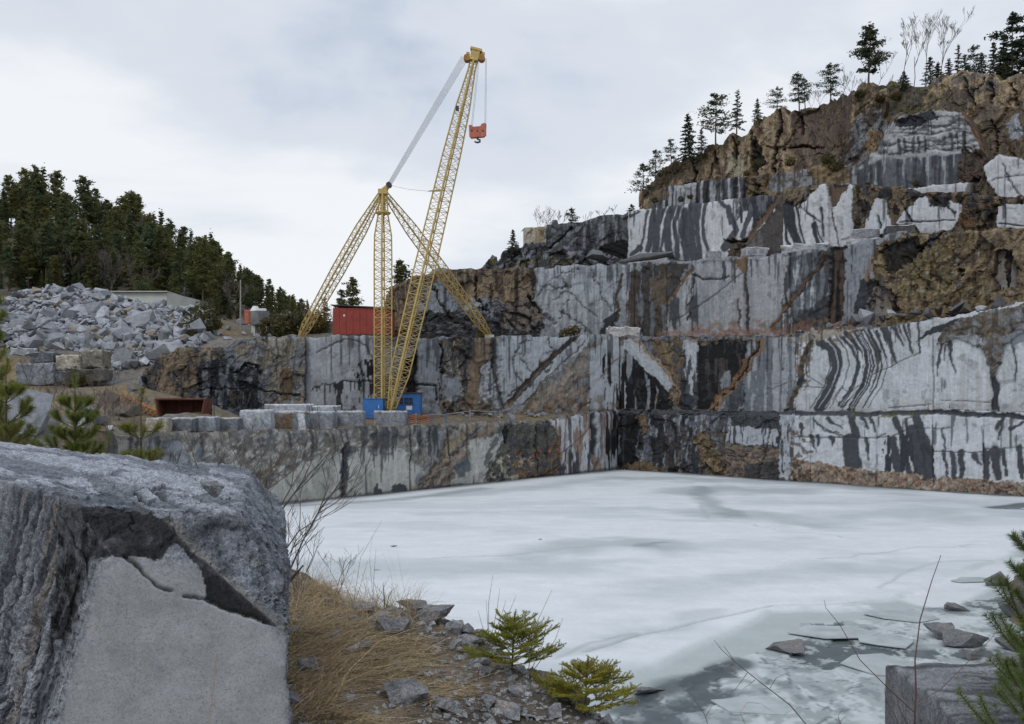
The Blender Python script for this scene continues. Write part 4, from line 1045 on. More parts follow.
def paint_crest(p):
    A = [(850, 50), (1110, 50), (1110, 200), (850, 200)]
    p.speckle(A, (0.40, 0.31, 0.205), 11, -0.1, 171, 0.85); p.speckle(A, DBROWN, 9, 0.32, 172, 0.75, sy=12); p.speckle(A, (0.16, 0.165, 0.175), 10, 0.3, 173, 0.7, slant=0.5)
    p.poly([(855, 75), (922, 75), (920, 115), (855, 125)], (0.14, 0.125, 0.105), 4); p.speckle([(855, 75), (925, 75), (925, 120), (855, 120)], (0.14, 0.13, 0.035), 6, 0.2, 174, 0.7)
    p.poly([(965, 104), (1110, 108), (1110, 165), (985, 165)], (0.15, 0.115, 0.085), 5, a=0.75); p.poly([(934, 88), (962, 88), (964, 108), (936, 108)], (0.10, 0.085, 0.07), 4, a=0.8)
    for c in ([(960, 76), (962, 92), (968, 104)], [(983, 78), (984, 100)], [(975, 75), (966, 90)], [(1004, 80), (1006, 102)], [(985, 118), (990, 150)]):
        p.crack(c, 2, BLACK, 3, 0.6)
    p.poly([(1000, 118), (1012, 112), (1020, 132), (1006, 138)], LGREY, 3)


wall('crest_rocks', 'tan rounded rocks along the crest at top right',
     [(858, 121), (925, 112), (1024, 102), (1110, 96)],
     [(858, 88), (880, 82), (900, 84), (918, 82), (924, 78), (940, 73), (962, 72), (972, 74), (985, 76), (1000, 75), (1024, 77), (1110, 74)], 28.0,
     joints=(966,), paint=paint_crest, base=(0.31, 0.24, 0.16), rough=0.6, step=0.16, mat='natural', slab_amp=0.6, cell=(3.6, 1.4), topjag=0.9, lean=0.10, lipcol=(0.12, 0.105, 0.06))


def paint_white(p):
    p.poly([(900, 140), (1110, 140), (1110, 215), (900, 215)], (0.13, 0.10, 0.075), 2, rough=0.7)
    p.poly([(983, 166), (1000, 154), (1024, 160), (1060, 160), (1060, 200), (1002, 200), (990, 185)], (0.56, 0.58, 0.61), 1.2, rough=0.06, rel=-0.3)
    p.crack([(992, 180), (1024, 176), (1060, 174)], 1.2, DGREY, 1.0, 0.1); p.crack([(1005, 165), (1010, 180), (1022, 198)], 2, DGREY, 2, 0.15)
    p.poly([(902, 188), (930, 186), (972, 183), (972, 196), (958, 198), (904, 197)], (0.50, 0.52, 0.55), 1.2, rough=0.05, rel=-0.5); p.crack([(958, 184), (957, 198)], 1, DGREY, 0.6)


wall('white_slab_ledge', 'white split slabs on the ledge below the layered rock at far right',
     [(898, 104.5), (975, 99), (1024, 95.5), (1110, 90.5)],
     [(898, 190), (930, 186), (972, 183), (978, 182), (984, 166), (1000, 154), (1015, 156), (1024, 158), (1110, 154)], 27.0,
     joints=(930, 974, 1000), paint=paint_white, base=MGREY, rough=0.3, slab_amp=0.2, topjag=0.2)

# ================================================================== ground
PIT = [(13.1, 113.2), (45.6, 82.9), (47.5, 79), (44, 73), (35, 61), (27.5, 51), (21, 41), (18.0, 33), (12.5, 23), (5, 16.5), (-2, 18), (-9, 30), (-19, 52), (-27.5, 68.0), (-20.4, 75.4)]
CTRL = [  # px, py, depth
    (0, 430, 60), (60, 433, 62), (110, 436, 66), (-120, 428, 60), (-300, 420, 55), (60, 402, 84), (0, 402, 84), (125, 408, 82), (200, 417, 84), (110, 386, 96), (30, 386, 96), (-150, 390, 90),
    (140, 377, 108), (80, 375, 108), (0, 374, 108), (-120, 372, 108), (82, 291, 131), (120, 300, 131), (45, 290, 128), (10, 302, 124), (-40, 310, 122), (-160, 330, 120), (150, 307, 131), (190, 312, 130), (216, 334, 120), (160, 342, 115), (110, 343, 114), (60, 337, 113), (10, 345, 112), (212, 348, 112),
    (150, 312, 152), (250, 325, 140), (285, 328, 150), (300, 336, 112), (350, 335, 125), (400, 338, 140), (230, 338, 125),
    (-60, 232, 200), (0, 228, 200), (30, 222, 205), (100, 238, 205), (150, 254, 205), (200, 277, 210), (250, 302, 215), (290, 320, 220), (330, 330, 230), (400, 336, 250), (470, 338, 260),
    (-60, 292, 155), (0, 290, 155), (100, 290, 158), (200, 300, 165), (60, 258, 178), (120, 270, 180), (170, 285, 185), (-400, 250, 200), (-400, 300, 150),
]
pts = [W(*c) for c in CTRL]
pts += [(0, 330, 22), (-120, 330, 25), (-250, 300, 25), (120, 330, 40), (-60, 10, 6), (-45, 40, 6), (-30, 30, 5.5), (-35, 55, 6), (40, 20, 5), (30, 38, 4), (45, 55, 6), (62, 70, 8), (80, 30, 8), (30, 10, 5), (0, -15, 6.6), (70, 160, 52), (110, 120, 50), (30, 170, 38), (60, 200, 50), (10, 150, 26), (-10, 160, 22), (100, 250, 45), (130, 60, 30), (-8, 140, 18), (-2, 132, 19), (0, 180, 22), (20, 200, 24)]
for w_ in WALLS.values():
    sl = slice(0, None, 60)
    pts += [(a, b, c) for a, b, c in zip(w_['X'][sl] - w_['nx'][sl] * 2.5, w_['Y'][sl] - w_['ny'][sl] * 2.5, w_['zt'][sl] - 0.25)]
C = np.array(pts)


def rbf_fit(C):
    n = len(C)
    d = np.hypot(C[:, None, 0] - C[None, :, 0], C[:, None, 1] - C[None, :, 1])
    A = np.zeros((n + 3, n + 3)); A[:n, :n] = d + np.eye(n) * -0.6
    A[:n, n] = 1; A[:n, n + 1] = C[:, 0]; A[:n, n + 2] = C[:, 1]
    A[n:, :n] = A[:n, n:].T
    return np.linalg.lstsq(A, np.concatenate([C[:, 2], [0, 0, 0]]), rcond=None)[0]


RB = rbf_fit(C)


def natural(x, y):
    x, y = np.asarray(x, float), np.asarray(y, float)
    shp = x.shape; x, y = x.ravel(), y.ravel()
    out = np.zeros(len(x)); n = len(C)
    for s in range(0, len(x), 20000):
        a, b = x[s:s + 20000], y[s:s + 20000]
        out[s:s + 20000] = np.hypot(a[:, None] - C[:, 0], b[:, None] - C[:, 1]) @ RB[:n] + RB[n] + RB[n + 1] * a + RB[n + 2] * b
    far = np.hypot(x, y - 90)
    k = sstep(230, 420, far)
    return (out * (1 - k) + k * (24 + 10 * fbm(x / 300, y / 300, 0, 3, 3))).reshape(shp)


def terrain(x, y):
    z = natural(x, y)
    z = z + 0.25 * fbm(x / 4, y / 4, 0, 7, 4) * sstep(0, 3, z)
    ins = inpoly(x, y, PIT); d, _ = dist_poly(x, y, PIT, True)
    z = np.where(ins, -1.3, np.minimum(z, -0.4 + 0.75 * d + 0.25 * fbm(x / 2, y / 2, 0, 9, 3)))
    for name, w_ in WALLS.items():
        sl = slice(0, None, 8)
        wx, wy, wnx, wny, wz = (w_[q][sl] for q in ('X', 'Y', 'nx', 'ny', 'zt'))
        flat = x.ravel(), y.ravel()
        near = (flat[0] > wx.min() - 45) & (flat[0] < wx.max() + 45) & (flat[1] > wy.min() - 10) & (flat[1] < wy.max() + 60)
        idx = np.where(near)[0]
        if not len(idx): continue
        dx = flat[0][idx][:, None] - wx; dy = flat[1][idx][:, None] - wy
        k = np.argmin(dx * dx + dy * dy, 1)
        r = np.arange(len(idx))
        back = -(dx[r, k] * wnx[k] + dy[r, k] * wny[k]); along = np.abs(dx[r, k] * wny[k] - dy[r, k] * wnx[k])
        thr = w_['thr']
        ok = (back > thr) & (along < 2.0)
        zz = z.ravel()
        low = w_['zb'].mean() < 0
        lim = np.interp(HX + F * flat[0][idx] / np.maximum(flat[1][idx], 1), [150, 215, 290], [3.0, 9.0, 24.0])
        b = sstep(0, 1, (back - lim) / (lim * 0.8)) if low else sstep(9, 34, back)
        nz_ = zz[idx]
        lvl = wz[k] + ((np.minimum(0.045 * back, 0.8) + np.interp(HX + F * flat[0][idx] / np.maximum(flat[1][idx], 1), [150, 200, 260], [1.5, 1.2, 0.2]) * sstep(2, 5, back)) if low else 0)
        zz[idx] = np.where(ok, lvl * (1 - b) + (nz_ if low else np.minimum(nz_, wz[k] + 3)) * b - 0.12, nz_)
        # keep the ground out of the space just in front of the face
        fr = (back <= thr) & (back > -2.2) & (along < 2.0)
        zz[idx] = np.where(fr, np.minimum(zz[idx], w_['zb'][sl][k] + 1.4), zz[idx])
        if 5 < w_['zb'].mean() < 6:
            cap = 7.0 + np.interp(HX + F * flat[0][idx] / np.maximum(flat[1][idx], 1), [140, 190, 240], [3.0, 1.2, 0.0]) + 0.22 * np.maximum(-back - 4, 0)
            zz[idx] = np.where((back <= 0.9) & (back > -9) & (along < 2.5), np.minimum(zz[idx], cap), zz[idx])
        z = zz.reshape(x.shape)
    return z


def axis(a, b, step, lo, hi, g=1.13):
    core = list(np.arange(a, b + 1e-6, step))
    s, v = step, a
    left = []
    while v > lo:
        s *= g; v -= s; left.append(v)
    s, v = step, core[-1]
    right = []
    while v < hi:
        s *= g; v += s; right.append(v)
    return np.array(left[::-1] + core + right)


gx, gy = axis(-62, 66, 0.7, -1800, 1800), axis(8, 150, 0.7, -900, 2600)
GX, GY = np.meshgrid(gx, gy, indexing='ij')
GZ = terrain(GX, GY)
near = (np.abs(GX) < 9) & (GY < 17) & (GY > -6)
GZ = np.where(near, np.minimum(GZ, 3.5 - 0.3 * GY), GZ)
gp = fbm(GX / 3, GY / 3, 0, 21, 4); gq = fbm(GX / 9, GY / 9, 0, 22, 3)
gc = np.zeros(GX.shape + (3,)) + np.array((0.165, 0.135, 0.095))
def _mixto(c, m, col): return c * (1 - m[..., None]) + np.array(col) * m[..., None]
gc = _mixto(gc, sstep(0.0, 0.3, gp) * 0.8, (0.23, 0.175, 0.10))
gc = _mixto(gc, sstep(0.1, 0.35, gq) * 0.7, (0.17, 0.17, 0.17))
gc = _mixto(gc, sstep(120, 150, GY) * (GX < 20) * 0.85, (0.075, 0.068, 0.042))
gpx = HX + F * GX / np.maximum(GY, 1); 
gc = _mixto(gc, (sstep(0.2, 0.4, gq) * (GY > 150) * (GX < -40)) * 0.8, (0.17, 0.165, 0.15))
gc = _mixto(gc, sstep(0.3, 0.6, 1 - np.abs(GZ - 0.6)) * (GY < 75) * 0.6, (0.12, 0.12, 0.125))
me = raw_mesh('ground', np.stack([GX, GY, GZ], 2), grid_faces(len(gx), len(gy)), np.concatenate([gc, np.full(gc.shape[:2] + (1,), 0.55)], 2).reshape(-1, 4))
ground = link('ground', me, M['ground'])
tag(ground, 'gravelly brown ground and wooded hill around the quarry', None, None, 'structure')


def gz(x, y):
    """ground height from the mesh grid"""
    x, y = np.atleast_1d(np.asarray(x, float)), np.atleast_1d(np.asarray(y, float))
    i = np.clip(np.searchsorted(gx, x) - 1, 0, len(gx) - 2); j = np.clip(np.searchsorted(gy, y) - 1, 0, len(gy) - 2)
    fx = (x - gx[i]) / (gx[i + 1] - gx[i]); fy = (y - gy[j]) / (gy[j + 1] - gy[j])
    return GZ[i, j] * (1 - fx) * (1 - fy) + GZ[i + 1, j] * fx * (1 - fy) + GZ[i, j + 1] * (1 - fx) * fy + GZ[i + 1, j + 1] * fx * fy


def on_ground(px, py, y0, y1, n=400):
    """the first place between two depths where the line of sight at (px, py) meets the ground"""
    Y = np.linspace(y0, y1, n)
    X = (px - HX) / F * Y; Z = CAMZ + (HY - py) / F * Y
    h = gz(X, Y) - Z
    k = np.where(h > 0)[0]
    k = k[0] if len(k) else int(np.argmax(h))
    return float(X[k]), float(Y[k]), float(gz(X[k], Y[k])[0])


# ================================================================== the ice
def at_ice(px, py):
    Y = CAMZ * F / (py - HY)
    return (px - HX) / F * Y, Y


def ice_part(ix, iy):
    global ic
    IX, IY = np.meshgrid(ix, iy, indexing='ij')
    IPX, IPY = HX + F * IX / IY, HY + F * CAMZ / IY
    EDGE = [at_ice(*q) for q in ((500, 740), (560, 712), (622, 686), (655, 672), (700, 648), (745, 628), (776, 610), (830, 606), (885, 600), (930, 592), (958, 582), (975, 570), (1000, 560), (1060, 540))]
    LEDGE = [at_ice(*q) for q in ((590, 652), (640, 636), (690, 624), (730, 616), (772, 606), (815, 604), (860, 602))]
    big = EDGE + [(60, 60), (60, 130), (-60, 130), (-60, 20), (-10, 14)]
    w1 = fbm(IX / 3, IY / 3, 0, 31, 4); w2 = fbm(IX / 0.8, IY / 0.8, 0, 32, 3)
    sx, sy_ = IX + 0.9 * w1 + 0.2 * w2, IY + 1.4 * w1 + 0.3 * w2
    sheet = inpoly(sx, sy_, big)
    de, _ = dist_poly(sx, sy_, EDGE)
    side = np.where(sheet, de, -de)
    snow = np.array((0.71, 0.745, 0.775)); wetice = np.array((0.34, 0.385, 0.40)); green = np.array((0.44, 0.495, 0.495)); dark = np.array((0.085, 0.105, 0.115))
    ic = np.zeros(IX.shape + (3,)) + snow
    # wind-blown thin places where the grey ice shows
    thin = fbm(IX / 22 + 0.15 * w1, IY / 7, 0, 33, 4)
    ic = _mixto(ic, sstep(0.0, 0.7, thin) * 0.55, (0.42, 0.475, 0.51))
    ic = _mixto(ic, sstep(0.15, 0.7, fbm(IX / 9, IY / 5, 0, 36, 5)) * 0.28, (0.36, 0.41, 0.44))
    def patch(pts, w, a, col=wetice, soft=0.9, wob=1.0):
        global ic
        d, _ = dist_poly(IX + wob * w1, IY + 2 * wob * w1, [at_ice(*q) for q in pts])
        ic = _mixto(ic, (1 - sstep(w * (1 - soft), w, d)) * a, col)
    patch([(560, 552), (600, 547), (650, 548)], 4.2, 0.6)
    patch([(630, 552), (650, 549)], 0.9, 0.6, (0.2, 0.24, 0.26))
    patch([(690, 492), (720, 490), (790, 492)], 5, 0.7); patch([(700, 514), (760, 518), (800, 524)], 4.5, 0.55); patch([(700, 488), (708, 505), (735, 517)], 1.6, 0.6, (0.25, 0.29, 0.31)); patch([(640, 480), (760, 482), (900, 490)], 4.5, 0.6)
    patch([(640, 600), (720, 585), (830, 570)], 3.0, 0.30); patch([(570, 650), (640, 632), (700, 618)], 1.2, 0.35); patch([(850, 518), (930, 512), (960, 520)], 3.5, 0.35)
    patch([(440, 497), (520, 490), (620, 478)], 3.0, 0.5); patch([(300, 507), (400, 500), (480, 490)], 1.8, 0.45, dark)
    for a_, b_ in (((262, 507), (620, 470)), ((620, 470), (1030, 498))):
        patch([a_, b_], 2.2, 0.55, dark, 0.8, 0.35)
        patch([a_, b_], 0.8, 0.7, (0.06, 0.07, 0.075), 0.5, 0.1)
    # green-grey slush outside the snow edge, then broken ice on dark water
    sl = 1 - sstep(-2.6, -0.5, side)
    m_s = sstep(0.6, -0.2, side)
    ic = _mixto(ic, m_s, green)
    zone2 = [at_ice(*q) for q in ((600, 735), (645, 690), (700, 668), (790, 640), (800, 622), (880, 612), (960, 600), (1060, 590), (1060, 800), (560, 800))]
    z2 = inpoly(IX + 0.8 * w1, IY + 1.2 * w1, zone2)
    cell = worley(IX / 1.7 + 0.22 * w1, IY / 1.9 + 0.22 * w2, 41)
    fine = fbm(IX / 0.45, IY / 0.6, 0, 42, 5, 0.6)
    opn = fbm(IX / 4.0, IY / 4.0, 0, 43, 3)
    cls = cell[0] + 0.35 * opn
    wat = z2 * (cls > 0.66) * 1.0
    ic = _mixto(ic, z2 * 0.95, np.array((0.36, 0.405, 0.415)))
    ic = _mixto(ic, z2 * (cls < 0.30) * 0.9, (0.52, 0.565, 0.575))
    ic = _mixto(ic, z2 * sstep(-0.2, 0.5, fbm(IX / 1.1, IY / 1.4, 0, 46, 5)) * 0.45, (0.25, 0.29, 0.30))
    ic = _mixto(ic, wat * 0.92, dark * 1.3)
    ic = _mixto(ic, z2 * np.exp(-(cell[2] / 0.035) ** 2) * 0.75, dark)
    ic = _mixto(ic, z2 * np.exp(-((cell[2] - 0.085) / 0.035) ** 2) * sstep(0.0, 0.25, fine) * 0.7, (0.60, 0.64, 0.65))
    ic = _mixto(ic, z2 * sstep(0.30, 0.42, fine) * 0.7, (0.60, 0.64, 0.65))
    ic = _mixto(ic, z2 * sstep(0.32, 0.45, -fine) * 0.5, dark * 1.6)
    patch([(628, 705), (655, 690), (700, 676), (745, 660)], 0.75, 0.9, dark, 0.8, 0.5)
    patch([(640, 720), (690, 700), (720, 690)], 0.9, 0.85, dark * 1.2, 0.9, 0.8)
    patch([(930, 600), (985, 578), (1030, 560)], 1.4, 0.9, snow, 0.4, 0.3)
    patch([(1000, 510), (1030, 506)], 1.6, 0.9, dark, 0.6, 0.3)
    wetm = np.clip(wat * 0.9 + m_s * 0.25, 0, 1)
    IZ = 0.05 * fbm(IX / 9, IY / 9, 0, 44, 3) + np.where(side > 0, 0.10, 0) * sstep(0.0, 0.25, side) - 0.05 * wat + 0.012 * w2
    dl, tl = dist_poly(IX + 0.25 * w1, IY + 0.4 * w1, LEDGE)
    lg = np.exp(-(dl / 0.10) ** 2); IZ = IZ - 0.12 * lg; ic = _mixto(ic, lg * 0.6, wetice * 0.7)
    for seg in ([(560, 660), (600, 640), (640, 634)], [(820, 560), (900, 552), (1000, 545)], [(700, 505), (708, 520), (760, 530), (860, 540)], [(430, 560), (520, 555), (600, 548)], [(880, 588), (905, 575), (935, 565), (990, 560)]):
        d_, _ = dist_poly(IX + 0.5 * w1, IY + 0.9 * w1, [at_ice(*q) for q in seg]); ic = _mixto(ic, np.exp(-(d_ / 0.13) ** 2) * 0.35, wetice * 0.8)
    return IX, IY, IZ, ic, wetm


def ice_mesh_part(ix, iy):
    IX, IY, IZ, c_, wt = ice_part(ix, iy)
    keep = inpoly(IX, IY, PIT); dk, _ = dist_poly(IX, IY, PIT, True); keep |= dk < 1.3
    fa = grid_faces(len(ix), len(iy)); fa = fa[keep.ravel()[fa].all(1)]
    used, inv = np.unique(fa, return_inverse=True)
    return np.stack([IX, IY, IZ], 2).reshape(-1, 3)[used], inv.reshape(-1, 4), np.concatenate([c_, wt[..., None]], 2).reshape(-1, 4)[used]


pa_ = ice_mesh_part(np.arange(-32, 52, 0.25), np.arange(46.0, 116, 0.25)); pb_ = ice_mesh_part(np.arange(-20, 30.01, 0.10), np.linspace(14.0, 46.0, 321))
me = raw_mesh('ice', np.concatenate([pa_[0], pb_[0]]), np.concatenate([pa_[1], pb_[1] + len(pa_[0])]), np.concatenate([pa_[2], pb_[2]]))


def ice_mat():
    m, t, b = new_mat('lake_ice')
    at = t.nodes.new('ShaderNodeAttribute'); at.attribute_name = 'Col'
    p = coords(t)
    n1 = noise_node(t, 1.0, 6, 0.6, mapping(t, p, (0.5, 0.75, 1)))
    c = mixc(t, at.outputs['Color'], ramp(t, n1.outputs['Fac'], [(0.3, 0.93), (0.7, 1.05)]))
    n2 = noise_node(t, 5.0, 6, 0.65, p)
    c = mixc(t, c, ramp(t, n2.outputs['Fac'], [(0.3, 0.95), (0.7, 1.04)]))
    t.links.new(c, b.inputs['Base Color'])
    rr = t.nodes.new('ShaderNodeMapRange'); rr.inputs['To Min'].default_value = 0.62; rr.inputs['To Max'].default_value = 0.16
    t.links.new(at.outputs['Alpha'], rr.inputs['Value']); t.links.new(rr.outputs[0], b.inputs['Roughness'])
    b.inputs['Specular IOR Level'].default_value = 0.35
    bump(t, b, n2.outputs['Fac'], 0.12, 0.02)
    return m


M['ice'] = ice_mat()
ice = link('ice', me, M['ice'])
tag(ice, 'snow dusted ice covering the flooded quarry floor', None, None, 'structure')

# ================================================================== derrick crane
def lattice(parent, name, p0, p1, prof, bays, cr=0.075, lr=0.032, side=None, kind_name='chord'):
    """four chords on a square set corner-on to the viewer, zigzag lacing on the four sides; returns the member's root"""
    p0, p1 = Vector(p0), Vector(p1)
    ax = (p1 - p0).normalized()
    b = Vector((0, 1, 0)); b = (b - ax * b.dot(ax)).normalized()
    a = ax.cross(b).normalized()
    root = empty(name); root.parent = parent
    ts = [i / bays for i in range(bays + 1)]
    r = [float(np.interp(t, [q[0] for q in prof], [q[1] for q in prof])) for t in ts]
    dirs = [a, -b, -a, b]
    node = [[p0 + (p1 - p0) * t + d * rr for t, rr in zip(ts, r)] for d in dirs]
    brk = sorted(set([0, bays] + [min(range(bays + 1), key=lambda i: abs(ts[i] - q[0])) for q in prof]))
    for k in range(4):
        mb = MB(); mb.tube([node[k][i] for i in brk], cr * (1.45 if k == 1 else 1.0), 6)
        mb.build('chord', M['yellow'], root)
    mb = MB()
    for k in range(4):
        n0, n1 = node[k], node[(k + 1) % 4]
        for i in range(bays):
            if i % 2 == 0: mb.tube([n0[i], n1[i + 1]], lr, 3, False)
            else: mb.tube([n1[i], n0[i + 1]], lr, 3, False)
            if i % 2 == 0: mb.tube([n0[i], n1[i]], lr, 3, False)
    o = mb.build('lacing', M['lace'], root); o['kind'] = 'stuff'
    return root


CY = 95.0
base = V(384, 413, CY); base.z = float(gz(base.x, CY)[0]) - 0.1
crane = empty('derrick_crane', base)
tag(crane, 'tall yellow lattice derrick crane with slanted boom standing on the lower terrace', 'crane')


def rel(p): return Vector(p) - base


mtop = V(383, 192, CY)
foot = Vector((mtop.x, CY, base.z + 0.5))
lattice(crane, 'mast', rel(foot), rel(mtop), [(0, 0.45), (0.06, 0.88), (0.70, 0.90), (0.80, 0.88), (0.895, 0.52), (1, 0.34)], 46)
mb = MB()                                                             # collar, cap and pivot on the mast
c = rel(V(383, 213, CY))
for k in range(10):
    t0, t1 = 2 * math.pi * k / 10, 2 * math.pi * (k + 1) / 10
    mb.tube([c + Vector((math.cos(t0), math.sin(t0), 0)) * 0.72, c + Vector((math.cos(t1), math.sin(t1), 0)) * 0.72], 0.10, 5)
for k in range(4):
    t0 = math.pi / 2 * k
    mb.tube([c, c + Vector((math.cos(t0), math.sin(t0), 0)) * 0.72], 0.08, 5)
mb.build('collar', M['yellow'], crane)
mb = MB()
mb.tube([rel(V(383, 214, CY)), rel(V(383, 190, CY))], [0.30, 0.24], 8)
mb.box(rel(V(383, 192, CY)), (0.9, 0.9, 0.5)); mb.tube([rel(V(383.5, 191, CY)), rel(V(388.5, 185.5, CY - 0.3))], [0.34, 0.22], 8)
mb.build('mast_cap', M['yellow'], crane)
mb = MB(); pv = rel(V(389, 185, CY - 0.3)); mb.tube([pv + Vector((0, -0.35, 0)), pv + Vector((0, 0.35, 0))], 0.27, 12); mb.build('pivot_sheave', M['dark_metal'], crane)
mb = MB(); mb.box(rel(foot) + Vector((0, 0, -0.35)), (1.5, 1.5, 0.7)); mb.tube([rel(foot) + Vector((0, 0, -0.1)), rel(foot) + Vector((0, 0, 0.6))], 0.42, 10); mb.build('mast_foot', M['dark_metal'], crane)

btip = V(474.0, 60, CY - 3.0)
bfoot = Vector((V(391, 405, CY - 1.2).x, CY - 1.2, base.z + 0.9))
lattice(crane, 'boom', rel(bfoot), rel(btip), [(0, 0.35), (0.10, 0.95), (0.40, 1.05), (0.72, 0.90), (0.86, 0.72), (0.97, 0.36), (1, 0.34)], 66)
mb = MB(); q = rel(bfoot); mb.tube([q + Vector((-0.9, 0, 0)), q + Vector((0.5, 0, 0))], 0.2, 8); mb.box(q + Vector((-0.45, 0.2, -0.4)), (0.8, 1.4, 0.6)); mb.build('boom_hinge', M['dark_metal'], crane)
bd = (btip - bfoot).normalized()
mb = MB()                                                             # head of the boom: two cheek plates and a box
h0 = rel(btip)
rotb = Matrix.Rotation(math.atan2(bd.x, bd.z), 3, 'Y')
mb.box(h0 + bd * 0.45, (0.85, 0.8, 1.1), rotb); mb.box(h0 + bd * 0.98, (1.15, 0.9, 0.22), rotb)
for s in (-1, 1):
    mb.box(h0 + bd * 0.45 + Vector((0.75 * s, 0, -0.05)), (0.3, 0.5, 0.65), rotb)
mb.build('boom_head', M['yellow'], crane)
for s, nm in ((-1, 'sheave'), (1, 'sheave')):
    mb = MB(); cc_ = h0 + bd * 0.15 + Vector((0.72 * s, 0, 0.0)); mb.tube([cc_ + Vector((0, -0.4, 0)), cc_ + Vector((0, 0.4, 0))], 0.33, 12); mb.build(nm, M['rusty_yellow'], crane)
mb = MB(); lp = bfoot + (btip - bfoot) * 0.86 + Vector((-0.45, -0.5, 0)); lp = rel(lp); mb.box(lp, (0.3, 0.3, 0.45)); mb.build('boom_lamp', M['dark_metal'], crane)
mb = MB(); st = bfoot + (btip - bfoot) * 0.635; mb.tube([rel(st), rel(st) + Vector((-1.0, -0.2, -0.15)), rel(st) + Vector((-1.5, -0.2, -0.2))], [0.09, 0.09, 0.05], 5); mb.build('boom_bracket', M['yellow'], crane)

for (px, py, Y) in ((299.5, 335, 106.0), (489.5, 334, 110.5)):          # two stay legs up to the mast top
    ft = V(px, py, Y); g_ = float(gz(ft.x, Y)[0]); ft.z = max(g_ - 0.1, min(ft.z, g_ + 0.4))
    s = -1 if px < 380 else 1
    tp = V(383 + 1.5 * s, 193, CY + 0.2)
    lattice(crane, 'stay_leg', rel(ft), rel(tp), [(0, 0.25), (0.10, 0.62), (0.5, 0.74), (0.78, 0.66), (1, 0.26)], 44, 0.065, 0.028)
    mb = MB(); mb.box(rel(ft) + Vector((0, 0, -0.25)), (1.1, 1.1, 0.6)); mb.build('stay_footing', M['concrete'], crane)
pv_w = V(389, 185, CY - 0.3)
ha = h0 + bd * 0.15 + Vector((-1.0, 0, 0.0))
for k in range(7):                                                    # luffing ropes
    d = Vector((0.0, (k - 3) * 0.09, 0)); e_ = Vector(((k - 3) * 0.075, 0, -(k - 3) * 0.055))
    mb = MB(); mb.tube([rel(pv_w) + d + e_ * 0.5, ha + d + e_], 0.020, 4); mb.build('luffing_rope', M['rope'], crane)
mb = MB(); mb.tube([rel(pv_w), rel(pv_w).lerp(rel(st) + Vector((-1.5, -0.2, -0.2)), 0.5) + Vector((0, 0, -0.12)), rel(st) + Vector((-1.5, -0.2, -0.2))], 0.018, 4); mb.build('pendant_rope', M['rope'], crane)
hb = V(477.5, 132, CY - 3.2)
hx = h0 + bd * 0.15 + Vector((0.9, -0.15, 0))
for dx0, dx1, y_ in ((-0.5, -0.62, 0), (-0.40, -0.52, 0.15), (0.20, 0.72, 0), (0.30, 0.82, 0.15)):
    mb = MB(); mb.tube([hx + Vector((dx0, y_, 0)), rel(hb) + Vector((dx1, y_, 0.5))], 0.018, 4); mb.build('hoist_rope', M['rope'], crane)

hook = empty('hook_block', hb)
tag(hook, 'faded red hook block hanging on ropes from the crane boom tip', 'hook')
mb = MB()
outl = [(-0.85, 0.62), (-0.80, -0.42), (-0.62, -0.62), (0.66, -0.50), (0.86, -0.30), (0.88, 0.72), (0.70, 0.84), (0.40, 0.74), (0.28, 0.52), (-0.42, 0.46), (-0.58, 0.64)]
n = len(outl)
for s in (-0.24, 0.24):
    pass
vs = [(x, -0.24, z) for x, z in outl] + [(x, 0.24, z) for x, z in outl]
mb.add(vs, [tuple(range(n)), tuple(range(2 * n - 1, n - 1, -1))] + [(i, i + n, (i + 1) % n + n, (i + 1) % n) for i in range(n)])
mb.build('cheek_plates', M['hook_red'], hook)
for x in (-0.55, 0.0, 0.55):
    mb = MB(); mb.tube([(x, -0.27, 0.05), (x, 0.27, 0.05)], 0.09, 8); mb.build('axle_bolt', M['dark_metal'], hook)
mb = MB(); mb.tube([(0.0, 0, -0.5), (0.0, 0, -0.72)], 0.10, 8)
mb.tube([(0.0, 0, -0.72), (0.26, 0, -0.80), (0.25, 0, -0.95), (0.0, 0, -1.04), (-0.24, 0, -0.98), (-0.27, 0, -0.86)], [0.09, 0.09, 0.1, 0.1, 0.08, 0.04], 7); mb.build('hook', M['dark_metal'], hook)


# ================================================================== blue winch house and cabinet, red shed, bin, scrap boom, hall, tank
def gat(px, Y):
    x = (px - HX) / F * Y
    return Vector((x, Y, float(gz(x, Y)[0])))


p_ = gat(410, 97.5); zb_ = CAMZ + (HY - 416) / F * 97.5
cab = empty('winch_cabin', (p_.x, p_.y, min(zb_, p_.z + 0.3)))
tag(cab, 'blue winch cabin with dark windows right of the crane mast', 'cabin')
H = 2.15
mb = MB(); mb.box((0, 0, H * 0.5 + 0.25), (2.35, 2.0, H)); mb.build('body', M['blue'], cab)
mb = MB(); mb.box((0.02, 0, H + 0.32), (2.6, 2.3, 0.12)); mb.build('roof', M['dark_metal'], cab)
mb = MB(); mb.box((0, 0, 0.13), (2.5, 2.1, 0.24)); mb.build('skid', M['dark_metal'], cab)
for x in (-0.78, -0.28, 0.2):
    w = MB(); w.box((x, -1.012, 1.62), (0.42, 0.03, 0.72)); w = w.build('window', M['glass'], cab)
    fr = MB()
    for dx, dz, sx, sz in ((-0.23, 0, 0.05, 0.8), (0.23, 0, 0.05, 0.8), (0, 0.38, 0.5, 0.05), (0, -0.38, 0.5, 0.05), (0, 0, 0.42, 0.03)):
        fr.box((x + dx, -1.035, 1.62 + dz), (sx, 0.04, sz))
    fr.build('window_frame', M['blue'], w)
